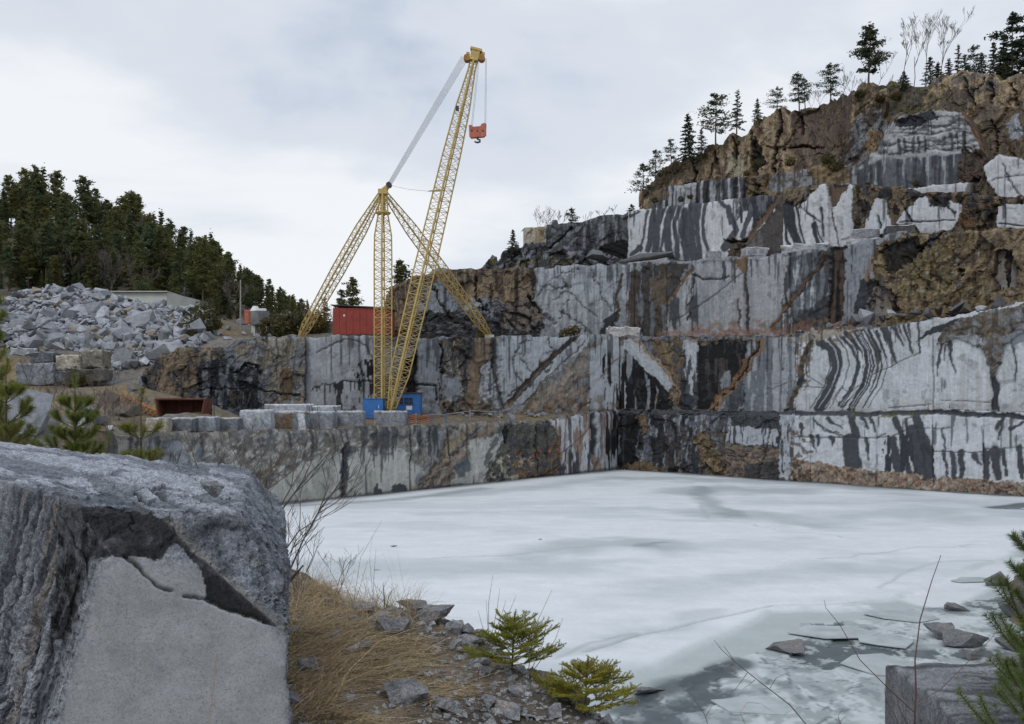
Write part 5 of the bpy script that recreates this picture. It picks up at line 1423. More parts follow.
mb = MB(); mb.box((0.02, -1.015, 0.92), (0.62, 0.03, 0.42)); mb.build('notice_board', M['white'], cab)
mb = MB(); mb.box((0.78, -1.015, 1.25), (0.62, 0.04, 1.7)); dr = mb.build('door', M['blue'], cab)
mb = MB(); mb.box((0.55, -1.06, 1.2), (0.05, 0.05, 0.16)); mb.build('handle', M['dark_metal'], dr)

p_ = gat(374, 94.0)
cabn = empty('blue_cabinet', (p_.x, p_.y, p_.z))
tag(cabn, 'blue steel machinery cabinet left of the crane mast foot', 'cabinet')
zt_ = CAMZ + (HY - 399) / F * 94.0 - p_.z
mb = MB(); mb.box((0, 0, zt_ / 2 + 0.08), (2.0, 1.6, zt_ - 0.16)); mb.build('body', M['blue'], cabn)
mb = MB(); mb.box((0, 0, zt_ + 0.03), (2.1, 1.7, 0.08)); mb.build('lid', M['blue'], cabn)
mb = MB(); mb.box((-0.02, -0.81, zt_ * 0.55), (1.7, 0.04, zt_ * 0.7)); dr = mb.build('door', M['blue'], cabn)
mb = MB(); mb.box((0.6, -0.85, zt_ * 0.62), (0.05, 0.05, 0.3)); mb.build('handle', M['white'], dr)
mb = MB(); mb.box((0, 0, 0.08), (2.1, 1.7, 0.2)); mb.build('skid', M['rust'], cabn)

p_ = gat(364.5, 112); sz0 = CAMZ + (HY - 335.5) / F * 112
shed = empty('red_shed', (p_.x, 112, sz0), math.radians(-6))
tag(shed, 'long red painted shed with dark flat roof on the terrace behind the crane', 'shed')
SW, SD, SH = 6.6, 4.0, 3.15
xs_ = -SW / 2
for k in range(8):
    w = SW / 8
    mb = MB(); mb.box((xs_ + w * (k + 0.5), -SD / 2, SH / 2), (w - 0.03, 0.10 + 0.03 * (k % 2), SH)); mb.build('wall_panel', M['red'], shed)
mb = MB(); mb.box((-SW / 2 + 0.08, 0, SH / 2), (0.10, SD - 0.15, SH)); mb.box((SW / 2 - 0.08, 0, SH / 2), (0.10, SD - 0.15, SH)); mb.box((0, SD / 2, SH / 2), (SW - 0.3, 0.1, SH)); mb.build('end_wall', M['red'], shed)
mb = MB()
mb.add([(-SW / 2 - 0.2, -SD / 2 - 0.25, SH + 0.30), (SW / 2 + 0.2, -SD / 2 - 0.25, SH - 0.12), (SW / 2 + 0.2, SD / 2 + 0.2, SH - 0.12), (-SW / 2 - 0.2, SD / 2 + 0.2, SH + 0.30), (-SW / 2 - 0.2, -SD / 2 - 0.25, SH + 0.42), (SW / 2 + 0.2, -SD / 2 - 0.25, SH), (SW / 2 + 0.2, SD / 2 + 0.2, SH), (-SW / 2 - 0.2, SD / 2 + 0.2, SH + 0.42)],
       [(0, 3, 2, 1), (4, 5, 6, 7), (0, 1, 5, 4), (1, 2, 6, 5), (2, 3, 7, 6), (3, 0, 4, 7)])
mb.build('roof', M['dark_metal'], shed)
mb = MB(); mb.box((-1.9, -SD / 2 - 0.075, 2.25), (0.22, 0.04, 0.22)); mb.build('wall_plate', M['white'], shed)
mb = MB(); mb.box((0, 0, -0.2), (SW + 0.1, SD + 0.1, 0.5)); mb.build('base_beam', M['dark_metal'], shed)

# rusty open bin on the lower terrace
Yb = 79.0
p_ = gat(184.5, Yb); zb0 = CAMZ + (HY - 417) / F * Yb
binr = empty('rusty_bin', (p_.x, Yb, min(zb0, p_.z + 0.12)), math.radians(2))
tag(binr, 'large rusty steel bin lying open toward the ice beside the block row', 'bin')
BW, BH, BD = 4.1, 1.62, 2.2
mb = MB(); mb.box((0, BD / 2, BH / 2), (BW - 0.1, 0.08, BH)); mb.build('back_plate', M['rust'], binr)
mb = MB(); mb.box((0, 0, 0.05), (BW - 0.2, BD - 0.04, 0.08)); mb.build('floor_plate', M['rust'], binr)
mb = MB(); mb.box((0, 0.15, BH - 0.05), (BW - 0.1, BD - 0.35, 0.08)); mb.build('top_plate', M['rust'], binr)
for s in (-1, 1):
    mb = MB(); mb.add([(s * (BW / 2 - 0.25), -BD / 2, 0), (s * (BW / 2), -BD / 2, BH), (s * BW / 2, BD / 2, BH), (s * (BW / 2 - 0.25), BD / 2, 0), (s * (BW / 2 - 0.33), -BD / 2, 0), (s * (BW / 2 - 0.08), -BD / 2, BH), (s * (BW / 2 - 0.08), BD / 2, BH), (s * (BW / 2 - 0.33), BD / 2, 0)],
                      [(0, 1, 2, 3), (7, 6, 5, 4), (0, 4, 5, 1), (1, 5, 6, 2), (2, 6, 7, 3), (3, 7, 4, 0)]); mb.build('side_plate', M['rust'], binr)
mb = MB()
for a_, b_ in (((-BW / 2 + 0.3, -BD / 2 - 0.03, 0), (BW / 2 - 0.3, -BD / 2 - 0.03, 0)), ((-BW / 2, -BD / 2 - 0.03, BH), (BW / 2, -BD / 2 - 0.03, BH)), ((-BW / 2 + 0.3, -BD / 2 - 0.03, 0), (-BW / 2, -BD / 2 - 0.03, BH)), ((BW / 2 - 0.3, -BD / 2 - 0.03, 0), (BW / 2, -BD / 2 - 0.03, BH))):
    mb.tube([a_, b_], 0.10, 6)
mb.build('rim', M['rust'], binr)
for x in (-1.0, 0.35):
    mb = MB(); mb.box((x, BD / 2 - 0.1, BH / 2), (0.14, 0.14, BH - 0.1)); mb.build('rib', M['rust'], binr)

# discarded crane boom section
a_, b_ = gat(119, 83), gat(157, 80)
scrap = empty('scrap_boom', (a_ + b_) / 2)
tag(scrap, 'rusty yellow lattice boom section lying on the ground left of the rusty bin', 'crane part')
o_ = Vector(scrap.location)
for dy, dz, taper in ((0, 0.25, 0), (0.9, 0.25, 0), (0, 1.15, 0), (0.9, 1.15, 0)):
    mb = MB(); mb.tube([a_ - o_ + Vector((0, dy, dz)), b_ - o_ + Vector((0, dy * 0.5 + 0.2, dz * 0.45 + 0.1))], 0.075, 6); mb.build('chord', M['rusty_yellow'], scrap)
for i in range(9):
    t0, t1 = i / 9, (i + 1) / 9
    q0, q1 = a_.lerp(b_, t0) - o_, a_.lerp(b_, t1) - o_
    k0, k1 = 1 - 0.55 * t0, 1 - 0.55 * t1
    mb = MB()
    for dy in (0, 0.9):
        mb.tube([q0 + Vector((0, dy * k0, 0.25 * k0)), q1 + Vector((0, dy * k1, 1.15 * k1))], 0.04, 4)
    mb.tube([q0 + Vector((0, 0, 1.15 * k0)), q1 + Vector((0, 0.9 * k1, 1.15 * k1))], 0.04, 4)
    mb.build('brace', M['rusty_yellow'], scrap)

# pale flat hall behind the heap
Yh = 150.0
z0, z1 = CAMZ + (HY - 312) / F * Yh, CAMZ + (HY - 292) / F * Yh
x0, x1, x2 = (109 - HX) / F * Yh, (166 - HX) / F * Yh, (201 - HX) / F * (Yh + 6)
hall = empty('pale_hall', (x1, Yh, z0 - 3)); tag(hall, 'low pale concrete hall behind the heap of broken rock', 'building')
mb = MB(); zz0, zz1 = -1.0, z1 - z0 + 3
mb.add([(x0 - x1, 0, zz0), (0, 0, zz0), (0, 0.3, zz1), (x0 - x1, 0.3, zz1), (x0 - x1, 12, zz0), (0, 12, zz0), (0, 12, zz1), (x0 - x1, 12, zz1)], [(0, 1, 2, 3), (5, 4, 7, 6), (4, 0, 3, 7), (1, 5, 6, 2), (3, 2, 6, 7)]); mb.build('long_wall', M['concrete'], hall)
mb = MB(); e1 = x2 - x1; zz2 = zz1 - 0.75
mb.add([(0.05, 0.2, zz0), (e1, 5.5, zz0), (e1, 5.5, zz2), (0.05, 0.2, zz1 - 0.02), (0.05, 12, zz0), (e1, 12, zz0), (e1, 12, zz2), (0.05, 12, zz1 - 0.02)], [(0, 1, 2, 3), (5, 4, 7, 6), (1, 5, 6, 2), (3, 2, 6, 7)]); mb.build('end_wall', M['concrete'], hall)
mb = MB(); mb.box(((x0 - x1) / 2, 6, zz1 + 0.08), (x1 - x0 + 0.5, 12.6, 0.14)); mb.build('roof', M['concrete'], hall)

# old tank and pole
Yt = 128.0
tb = V(256, 336, Yt)
tank = empty('old_tank', (tb.x, Yt, min(tb.z, float(gz(tb.x, Yt)[0])))); dz_ = tb.z - tank.location.z
tag(tank, 'grey and rusty old tank on legs behind the rounded rock', 'tank')
for x in (-0.2, 1.35):
    for y in (-0.4, 0.9):
        mb = MB(); mb.box((x, y, 0.75 + dz_ / 2), (0.5, 0.5, 1.7 + dz_)); mb.build('leg', M['concrete'], tank)
mb = MB(); mb.tube([(0.55, 0, 1.5 + dz_), (0.55, 0, 3.4 + dz_)], [1.25, 1.25], 14); mb.build('vessel', M['tank'], tank)
mb = MB(); mb.tube([(-1.05, 0.3, 1.7 + dz_), (-1.05, 0.3, 3.6 + dz_)], 0.62, 10); mb.build('rusty_drum', M['hook_red'], tank)
mb = MB(); mb.tube([(-0.1, 0, 3.4 + dz_), (-0.1, 0, 4.1 + dz_)], [0.75, 0.35], 9); mb.box((0.95, 0, 3.6 + dz_), (0.9, 0.6, 0.35)); mb.build('top_fitting', M['white'], tank)
pb = V(240.5, 318, Yt + 2); gzp = float(gz(pb.x, Yt + 2)[0])
mb = MB(); mb.tube([(0, 0, 0), (0, 0, W(240, 280, Yt + 2)[2] - gzp)], [0.13, 0.09], 6); pole = mb.build('pole', M['wood'], None); pole.location = (pb.x, Yt + 2, gzp)
tag(pole, 'grey wooden pole standing left of the old tank', 'pole')

# orange netting and rail near the terrace edge
rail = empty('net_barrier', gat(420, 92)); tag(rail, 'faded orange safety net on short posts beside the crane', 'barrier')
o_ = Vector(rail.location)
pp = [gat(404, 90.5), gat(416, 91.5), gat(431, 93), gat(446, 94.5), gat(470, 97), gat(500, 100)]
for k, q in enumerate(pp):
    mb = MB(); mb.tube([q - o_, q - o_ + Vector((0, 0, 1.15))], 0.06, 5); mb.build('post', M['blue'] if k in (2, 3) else M['wood'], rail)
mb = MB()
for k in range(2):
    for hgt in (0.25, 0.45, 0.65, 0.85, 1.0):
        a1, b1 = pp[k] - o_, pp[k + 1] - o_
        mb.tube([a1 + Vector((0, 0, hgt)), a1.lerp(b1, 0.5) + Vector((0, 0, hgt - 0.18)), b1 + Vector((0, 0, hgt))], 0.05, 4)
    for j in range(12):
        a1 = pp[k].lerp(pp[k + 1], j / 12) - o_
        mb.tube([a1 + Vector((0, 0, 0.2)), a1 + Vector((0, 0, 0.9))], 0.03, 3)
mb.build('net', M['orange_net'], rail)
for k in range(2, 5):
    mb = MB(); mb.tube([pp[k] - o_ + Vector((0, 0, 1.0)), pp[k + 1] - o_ + Vector((0, 0, 0.95))], 0.045, 4); mb.build('rail_bar', M['wood'], rail)
pl = gat(444, 89.6); mb = MB(); mb.box((0, 0, 0), (2.0, 0.9, 0.16)); pk = mb.build('steel_plate', M['dark_metal']); pk.location = (pl.x, pl.y, pl.z + 0.32); pk.rotation_euler = (0, 0.03, 0.7)
tag(pk, 'dark flat steel plate jutting over the edge of the lower terrace', 'plate')

# ================================================================== loose stone
def hull_rock(seed, flat=(1, 0.8, 0.6), n=12, box=0.55):
    rng = random.Random(seed)
    bm = bmesh.new()
    for k in range(n):
        while True:
            p = Vector((rng.uniform(-1, 1), rng.uniform(-1, 1), rng.uniform(-1, 1)))
            if max(abs(p.x), abs(p.y), abs(p.z)) > box and p.length < 1.35: break
        bm.verts.new((p.x * flat[0], p.y * flat[1], p.z * flat[2]))
    r = bmesh.ops.convex_hull(bm, input=bm.verts)
    bmesh.ops.delete(bm, geom=list({g for g in r['geom_interior'] + r['geom_unused'] if isinstance(g, bmesh.types.BMVert)}), context='VERTS')
    bmesh.ops.dissolve_limit(bm, angle_limit=0.10, verts=bm.verts, edges=bm.edges)
    bmesh.ops.triangulate(bm, faces=bm.faces)
    v = np.array([q.co for q in bm.verts]); bm.verts.index_update(); f = np.array([[q.index for q in g.verts] for g in bm.faces])
    bm.free()
    return v, f


def stone_mat(name, col, var=0.4, brown=0.12):
    m, t, b = new_mat(name)
    oi = t.nodes.new('ShaderNodeObjectInfo'); p = coords(t)
    n1 = noise_node(t, 2.0, 8, 0.65, p)
    c = mixc(t, col, ramp(t, n1.outputs['Fac'], [(0.3, 0.65), (0.72, 1.28)]))
    c = mixc(t, c, ramp(t, oi.outputs['Random'], [(0.0, (1 - var,) * 3), (0.5, (1.0, 1.0, 1.02)), (1 - brown, (1 + var * 0.7,) * 3), (1 - brown + 0.02, (1.0, 0.82, 0.6)), (1.0, (0.9, 0.72, 0.5))]))
    t.links.new(c, b.inputs['Base Color'])
    b.inputs['Roughness'].default_value = 0.85
    bump(t, b, n1.outputs['Fac'], 0.4, 0.05)
    return m


M['rubble'] = stone_mat('broken_granite', (0.29, 0.305, 0.33), 0.6)
M['rubble_dark'] = stone_mat('dark_granite_and_gap_shade', (0.13, 0.135, 0.145))  # dark rocks, and the heap's gap stones darkened to stand for shade
PROTO = [hull_rock(s, f) for s, f in enumerate([(1, .8, .6), (1, .6, .5), (1, .9, .4), (1, .5, .6), (1, .7, .35), (.9, .9, .7), (1, .45, .4), (1, .75, .5), (1, .65, .7), (1, .85, .3)])]
ROCK_ME = [raw_mesh('rock', v, f, None, False) for v, f in PROTO]
DARK_ME = [raw_mesh('rock', v, f, None, False) for v, f in PROTO]
for m_ in ROCK_ME: m_.materials.append(M['rubble'])
for m_ in DARK_ME: m_.materials.append(M['rubble_dark'])


def rock(loc, size, label, rng, group=None, dark=False, name='rock', rot=None, k=None, cat='rock', scl=None):
    me = (DARK_ME if dark else ROCK_ME)[rng.randrange(len(ROCK_ME)) if k is None else k]
    o = bpy.data.objects.new(name, me); COL.objects.link(o)
    o.location = loc; o.rotation_euler = rot or (rng.uniform(-.6, .6), rng.uniform(-.6, .6), rng.uniform(0, 6.28))
    s = size / 2
    o.scale = scl or (s * rng.uniform(.85, 1.2), s * rng.uniform(.8, 1.15), s * rng.uniform(.8, 1.2))
    tag(o, label, cat, group)
    return o


# the heap of broken stone on the left
rng = random.Random(5)
HEAP = [(-12, 312), (8, 298), (30, 289), (60, 285), (72, 283), (92, 289), (108, 294), (135, 301), (160, 302), (185, 306), (200, 309), (214, 320), (216, 335), (205, 345), (178, 352), (150, 366), (112, 372), (100, 360), (70, 350), (35, 352), (10, 348), (-12, 350)]
cand = []
tries = 0
while len(cand) < 1350 and tries < 40000:
    tries += 1
    px, py = rng.uniform(-14, 218), rng.uniform(282, 372)
    if not inpoly(np.array([px]), np.array([py]), HEAP)[0]: continue
    s = min(3.2, 0.92 * math.exp(rng.gauss(0.0, 0.45))) * (1.0 if py < 335 else 1.2)
    if any(abs(px - c[0]) < (s + c[2]) * 1.25 and abs(py - c[1]) < (s + c[2]) * 0.85 for c in cand[-1400:]) and rng.random() < 0.9: continue
    cand.append((px, py, s))
cand.sort(key=lambda c: -c[2])
rv, rf, nb = [], [], 0
for i, (px, py, s) in enumerate(cand):
    x, y, z = on_ground(px, py, 100, 140, 160)
    if i < 230:
        k_ = rng.randrange(len(ROCK_ME))
        where = 'at the top of the heap' if py < 300 else ('at the foot of the heap' if py > 340 else 'halfway up the heap')
        where += ', ' + ('left end' if px < 45 else 'left of its middle' if px < 95 else 'right of its middle' if px < 150 else 'right end')
        rock((x, y, z + s * 0.22), s * 1.25, ('large ' if i < 70 else 'middling ') + ['blocky', 'long', 'flat', 'wedge shaped', 'flat', 'chunky', 'long', 'angular', 'chunky', 'thin flat'][k_] + ' granite rock ' + where, rng, 'rocks of the big heap', k=k_)
    else:
        v, f = PROTO[rng.randrange(len(PROTO))]
        R = np.array(Matrix.Rotation(rng.uniform(0, 6.28), 3, 'Z') @ Matrix.Rotation(rng.uniform(-.9, .9), 3, 'X') @ Matrix.Rotation(rng.uniform(-.7, .7), 3, 'Y'))
        rv.append((v * (s * 0.62)) @ R.T + np.array((x, y, z + s * 0.2))); rf.append(f + nb); nb += len(v)
o = link('heap_rubble', raw_mesh('heap_rubble', np.concatenate(rv), np.concatenate(rf), None, False), M['rubble'])
tag(o, 'grey broken stones between the large rocks of the big heap', 'rubble', None, 'stuff')
rv, rf, nb = [], [], 0
# small stones filling the gaps, coloured dark for the shade between the rocks
for k in range(1500):
    px, py = rng.uniform(-14, 218), rng.uniform(282, 374)
    if not inpoly(np.array([px]), np.array([py]), HEAP)[0]: continue
    x, y, z = on_ground(px, py, 100, 140, 120); s = rng.uniform(0.3, 0.75)
    v, f = PROTO[rng.randrange(len(PROTO))]
    R = np.array(Matrix.Rotation(rng.uniform(0, 6.28), 3, 'Z') @ Matrix.Rotation(rng.uniform(-.9, .9), 3, 'X'))
    rv.append((v * s * 0.6) @ R.T + np.array((x, y, z + 0.05))); rf.append(f + nb); nb += len(v)
o = link('heap_rubble', raw_mesh('heap_rubble', np.concatenate(rv), np.concatenate(rf), None, False), M['rubble_dark'])
tag(o, 'small stones down in the gaps of the big heap, coloured dark as shade', 'rubble', None, 'stuff')


# squared blocks
def block(name, label, px0, px1, py0, py1, Y, depth=1.8, col=GREY, rz=0.0, group=None, seed=0, drill=True, topcol=(0.45, 0.46, 0.48), sink=0.0, skew=0.0, side=None, cat='stone block', rough=0.05):
    """a split granite block standing at depth Y, seen between two bearings"""
    x0, x1 = (px0 - HX) / F * Y, (px1 - HX) / F * Y
    z1, z0 = CAMZ + (HY - py0) / F * Y, CAMZ + (HY - py1) / F * Y
    w, h = x1 - x0, z1 - z0
    n = 9
    bm = bmesh.new(); bmesh.ops.create_cube(bm, size=1.0)
    bmesh.ops.subdivide_edges(bm, edges=bm.edges, cuts=n, use_grid_fill=True)
    v = np.array([q.co for q in bm.verts]); bm.verts.index_update(); f = np.array([[q.index for q in g.verts] for g in bm.faces]); bm.free()
    ed = (np.abs(v) > 0.46).sum(1) >= 2
    v = v * (1 - 0.035 * ed[:, None])
    P = v * np.array((w, depth, h))
    nn = np.stack([fbm(P[:, 0] / .5 + seed, P[:, 1] / .5, P[:, 2] / .5, 60 + i, 3) for i in range(3)], 1)
    P = P + nn * rough * (1 + 1.0 * ed[:, None])
    P[:, 0] += skew * P[:, 2]
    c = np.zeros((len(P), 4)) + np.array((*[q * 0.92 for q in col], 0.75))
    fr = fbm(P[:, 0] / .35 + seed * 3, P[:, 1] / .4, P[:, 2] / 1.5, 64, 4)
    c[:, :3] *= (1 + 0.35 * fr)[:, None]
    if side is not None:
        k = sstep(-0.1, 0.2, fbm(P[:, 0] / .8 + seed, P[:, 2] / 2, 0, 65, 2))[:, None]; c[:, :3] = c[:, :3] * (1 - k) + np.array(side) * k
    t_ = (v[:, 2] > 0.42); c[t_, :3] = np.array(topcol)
    me = raw_mesh(name, P, f, c, False)
    o = link(name, me, M['stone']); o.location = ((x0 + x1) / 2, Y + depth / 2, (z0 + z1) / 2 - sink); o.rotation_euler = (0, 0, rz)
    tag(o, label, cat, group)
    return o


ROWB = [  # along the edge of the lower terrace, left to right
    (146, 167, 418, 431, 71.2, 1.2, CREAM, 'cream white stone block at the left end of the block row', None),
    (168, 192, 418, 432, 72.0, 1.5, MGREY, 'small dark grey block right of the cream white one, below the rusty bin', None),
    (193, 215, 417, 432, 73.0, 1.5, GREY, 'small grey block below the right half of the rusty bin', None),
    (216, 238, 418, 433, 74.3, 1.5, MGREY, 'small dark block directly left of the tall pale square block', None),
    (239, 270, 410, 436, 75.2, 1.8, LGREY, 'tall pale square granite block near the middle of the block row', None),
    (271.5, 305, 411, 436, 76.5, 1.9, GREY, 'square granite block with a brown stripe and snowy slab behind it', BROWN),
    (304.5, 333.5, 411.5, 433, 79.5, 2.0, GREY, 'grey granite block with a wedge of white stone at its left', None),
    (336, 363, 411, 431, 82.5, 1.8, GREY, 'lone grey block left of the gap in the block row', None),
    (373.5, 406, 411, 430.5, 85.5, 1.9, GREY, 'grey granite block in front of the crane foot, last of the row', None),
]
def edge_y(px): return float(np.interp(px, [150, 260, 440, 618], [68.6, 75.4, 90.5, 112.8]))
for i, (a, b, c, d, Y, dp, col, lab, sd) in enumerate(ROWB):
    Y = edge_y(b) + 1.1
    g_ = float(gz(((a + b) / 2 - HX) / F * Y, Y + 0.8)[0]); pyb = HY + F * (CAMZ - g_ + 0.05) / Y
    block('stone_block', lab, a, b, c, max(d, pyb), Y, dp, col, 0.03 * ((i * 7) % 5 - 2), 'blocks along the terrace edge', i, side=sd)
block('stone_block', 'flat topped pale slab lying behind the striped block of the row', 263, 306, 404.5, 413, 82.2, 3.6, LGREY, 0.02, 'blocks along the terrace edge', 21, topcol=(0.6, 0.61, 0.63))
block('stone_block', 'flat pale slab lying behind the grey block in mid row', 308, 334, 406, 413.5, 84.8, 3.4, LGREY, -0.03, 'blocks along the terrace edge', 22, topcol=(0.58, 0.59, 0.61))
block('stone_block', 'white wedge shaped stone leaning on the striped block', 298, 305, 413.5, 433, edge_y(306) + 0.62, 0.35, PALE, 0.1, None, 23, skew=-0.12)
RET = [  # old retaining wall of big blocks under the heap
    (16, 54, 363, 385, 101.0, 'big plain grey block at the left of the old block wall', GREY), (10, 29, 348, 355, 101.5, 'flat pale slab on top of the left block of the old wall', LGREY), (54.5, 79, 355, 370, 101.4, 'speckled cream block in the top row of the old block wall', CREAM),
    (80, 103, 350, 368, 101.8, 'olive grey block at the right of the top row of the old wall', (0.24, 0.225, 0.19)), (56, 78, 370.5, 382, 101.2, 'dark grey block low in the middle of the old wall', MGREY), (80, 104, 369, 381, 101.6, 'dark brown grey block at the low right of the old wall', (0.15, 0.14, 0.13)), (30, 53, 352, 362, 101.6, 'dark grey block above the big plain block of the old wall', MGREY)]
for i, (a, b, c, d, Y, lab, col) in enumerate(RET):
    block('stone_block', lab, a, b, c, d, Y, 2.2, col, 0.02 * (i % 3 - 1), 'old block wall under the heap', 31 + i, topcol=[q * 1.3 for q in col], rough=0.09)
block('stone_block', 'long pale slab resting on the corner ledge above the ice', 608, 640, 327, 337.5, 114.0, 2.5, (0.45, 0.445, 0.425), 0.1, None, 41, topcol=(0.56, 0.56, 0.56), rough=0.1)
block('stone_block', 'tilted pale slab on the ledge below the dark triangle of the upper face', 745, 768, 247, 256, 112.0, 2.0, (0.36, 0.375, 0.40), 0.2, None, 42, topcol=(0.62, 0.64, 0.67), skew=0.25)
block('stone_block', 'long pale block on the ledge right of the tilted slab', 786, 832, 243.5, 254, 108.5, 2.2, (0.42, 0.435, 0.46), -0.5, None, 43, topcol=(0.58, 0.6, 0.63), rough=0.12)
block('stone_block', 'pale grey block standing at the foot of the white banded face', 708, 727, 250.5, 259, 117.5, 1.6, (0.30, 0.315, 0.34), 0.0, None, 44)
block('stone_block', 'squared grey block below the white slabs, upper of two', 857, 882, 228, 238, 102.0, 2.0, (0.25, 0.265, 0.29), -0.4, None, 45)
block('stone_block', 'pale squared block below the white slabs, lower of two', 852, 884, 237.5, 248, 100.5, 2.4, (0.42, 0.435, 0.46), -0.4, None, 46)
block('stone_block', 'flat dark slab with white top lying above the ochre outcrop', 890, 917, 224.5, 233.5, 99.5, 2.2, (0.10, 0.10, 0.10), -0.2, None, 47, topcol=(0.66, 0.68, 0.7))

# rocks on the slope left of the blocks and on the ledges
rr = random.Random(9)
def grock(px, py, y0, y1, size, label, **kw):
    x, y, z = on_ground(px, py, y0, y1)
    return rock((x, y, z + size * 0.18), size, label, rr, **kw)
grock(20, 425, 50, 92, 5.0, 'tall pale rounded boulder behind the pine sapling at far left', k=5, scl=(2.3, 1.8, 3.1), rot=(0.1, 0.25, 0.4), name='boulder', cat='boulder')
grock(58, 383, 85, 112, 2.6, 'pointed dark grey rock below the old block wall', k=3)
grock(97, 384, 85, 112, 3.4, 'flat topped grey rock right of the small bush below the old wall', k=2, rot=(0.1, 0.15, 0.3))
grock(110, 402, 70, 95, 2.2, 'dark grey rock left of the scrap boom', k=8, dark=True)
grock(86, 413, 65, 95, 1.4, 'small pale rock behind the middle pine sapling', k=5)
grock(84, 427, 60, 95, 1.3, 'small pale rock low behind the middle pine sapling', k=0)
grock(128, 416, 62, 90, 2.8, 'wide dark rock under the scrap boom', k=2, dark=True)
grock(102, 425, 60, 90, 2.0, 'upright dark rock left of the cream white block', k=6, dark=True, rot=(1.4, 0.1, 0.3))
grock(140, 405, 70, 95, 1.6, 'flat grey rock between scrap boom and rusty bin', k=9)
grock(66, 432, 55, 80, 1.6, 'grey rock low on the slope right of the rounded boulder', k=1)
for i in range(18):
    px, py = rr.uniform(20, 150), rr.uniform(378, 438)
    grock(px, py, 55, 112, rr.uniform(0.5, 1.3), 'small grey rock scattered on the brown slope under the heap', group='rocks on the brown slope', dark=rr.random() < 0.4)
for i in range(14):
    px, py = rr.uniform(215, 270), rr.uniform(312, 342)
    grock(px, py, 100, 140, rr.uniform(0.7, 1.6), 'grey rock scattered between the heap and the old tank', group='rocks by the old tank')
LED = [(858, 318, 2.4), (868, 316, 3.0), (880, 316, 1.8), (892, 312, 2.2), (902, 311, 1.6), (915, 308, 2.0), (928, 307, 1.6), (940, 303, 2.2), (955, 301, 2.8), (968, 300, 2.4), (982, 297, 2.0), (845, 322, 1.4), (1000, 292, 2.6), (1012, 286, 2.2), (830, 325, 1.1), (812, 328, 1.0)]
for i, (px, py, s) in enumerate(LED):
    Y = float(np.interp(px, [640, 796, 1024], [114.5, 100.8, 86.6])); x, y, z = W(px, py, Y)
    z = min(z, float(gz(x, y)[0]) + s * 0.35 + 0.8)
    rock((x, y, z - .1), s * .8, 'dark broken rock on the ledge under the ochre outcrop', rr, 'rocks under the ochre outcrop', dark=rr.random() < 0.85)
for i in range(20):
    px = rr.uniform(470, 625); Y = float(np.interp(px, [470, 625], [119.5, 120.8])) + rr.uniform(0, 2)
    x = (px - HX) / F * Y; rock((x, Y, float(gz(x, Y)[0]) + 0.3), rr.uniform(0.6, 2.2), 'dark rock lying on the terrace edge left of the white banded face', rr, 'rocks on the upper terrace edge', dark=rr.random() < 0.7)
o = rock(V(643, 258, 121.5), 7.5, 'long dark slab of rock at the foot of the white banded face', rr, None, True, k=4, rot=(0.1, -0.1, -0.2), scl=(4.8, 2.2, 1.9))
o = rock(V(590, 254, 121), 5.0, 'rounded dark rock with brown underside on the upper terrace edge', rr, None, True, k=0, rot=(0.1, 0.1, 0.3), scl=(3.3, 2, 1.5))
rock(V(441, 272, 119), 3.4, 'grey pointed boulder on top of the brown hump behind the crane', rr, None, True, k=7, rot=(0, -0.15, 0.1), scl=(1.9, 1.4, 1.1))
rock(V(556, 224, 126.5), 1.5, 'round dark boulder on top of the upper ledge', rr, None, True, k=5)
# rubble at the foot of the second face on the lower terrace
for i in range(26):
    px = rr.uniform(425, 612); Y = float(np.interp(px, [425, 612], [99, 112.2])) + rr.uniform(-1.5, 2.5) * (1 if px < 580 else 0.3)
    x = (px - HX) / F * Y; s = rr.uniform(0.5, 1.3)
    rock((x, Y, float(gz(x, Y)[0]) + s * 0.2), s, 'small broken rock at the foot of the face behind the crane', rr, 'rocks on the lower terrace', dark=rr.random() < 0.3)
for i in range(14):
    px = rr.uniform(440, 520); q = gat(px, float(np.interp(px, [440, 520], [91.6, 98.5])) + rr.uniform(0, 1.2)); s = rr.uniform(.4, 1.0)
    rock((q.x, q.y, q.z + .1), s, 'small grey rock along the edge of the lower terrace', rr, 'rocks on the lower terrace edge', dark=rr.random() < .5)

# ================================================================== trees and bushes
def quads(cen, size, rs, flat=0.6, aspect=2.2):
    """leaf-sized quads round the given centres"""
    n = len(cen)
    a = rs.normal(size=(n, 3)); a[:, 2] *= flat; a /= np.linalg.norm(a, axis=1)[:, None] + 1e-9
    b = rs.normal(size=(n, 3)); b -= a * (a * b).sum(1)[:, None]; b /= np.linalg.norm(b, axis=1)[:, None] + 1e-9
    s = size * rs.uniform(0.55, 1.3, n)[:, None]
    a *= s; b *= s / aspect
    v = np.stack([cen - a, cen - b * 0.9, cen + a, cen + b * 0.9], 1).reshape(-1, 3)
    return v, np.arange(4 * n).reshape(-1, 4)


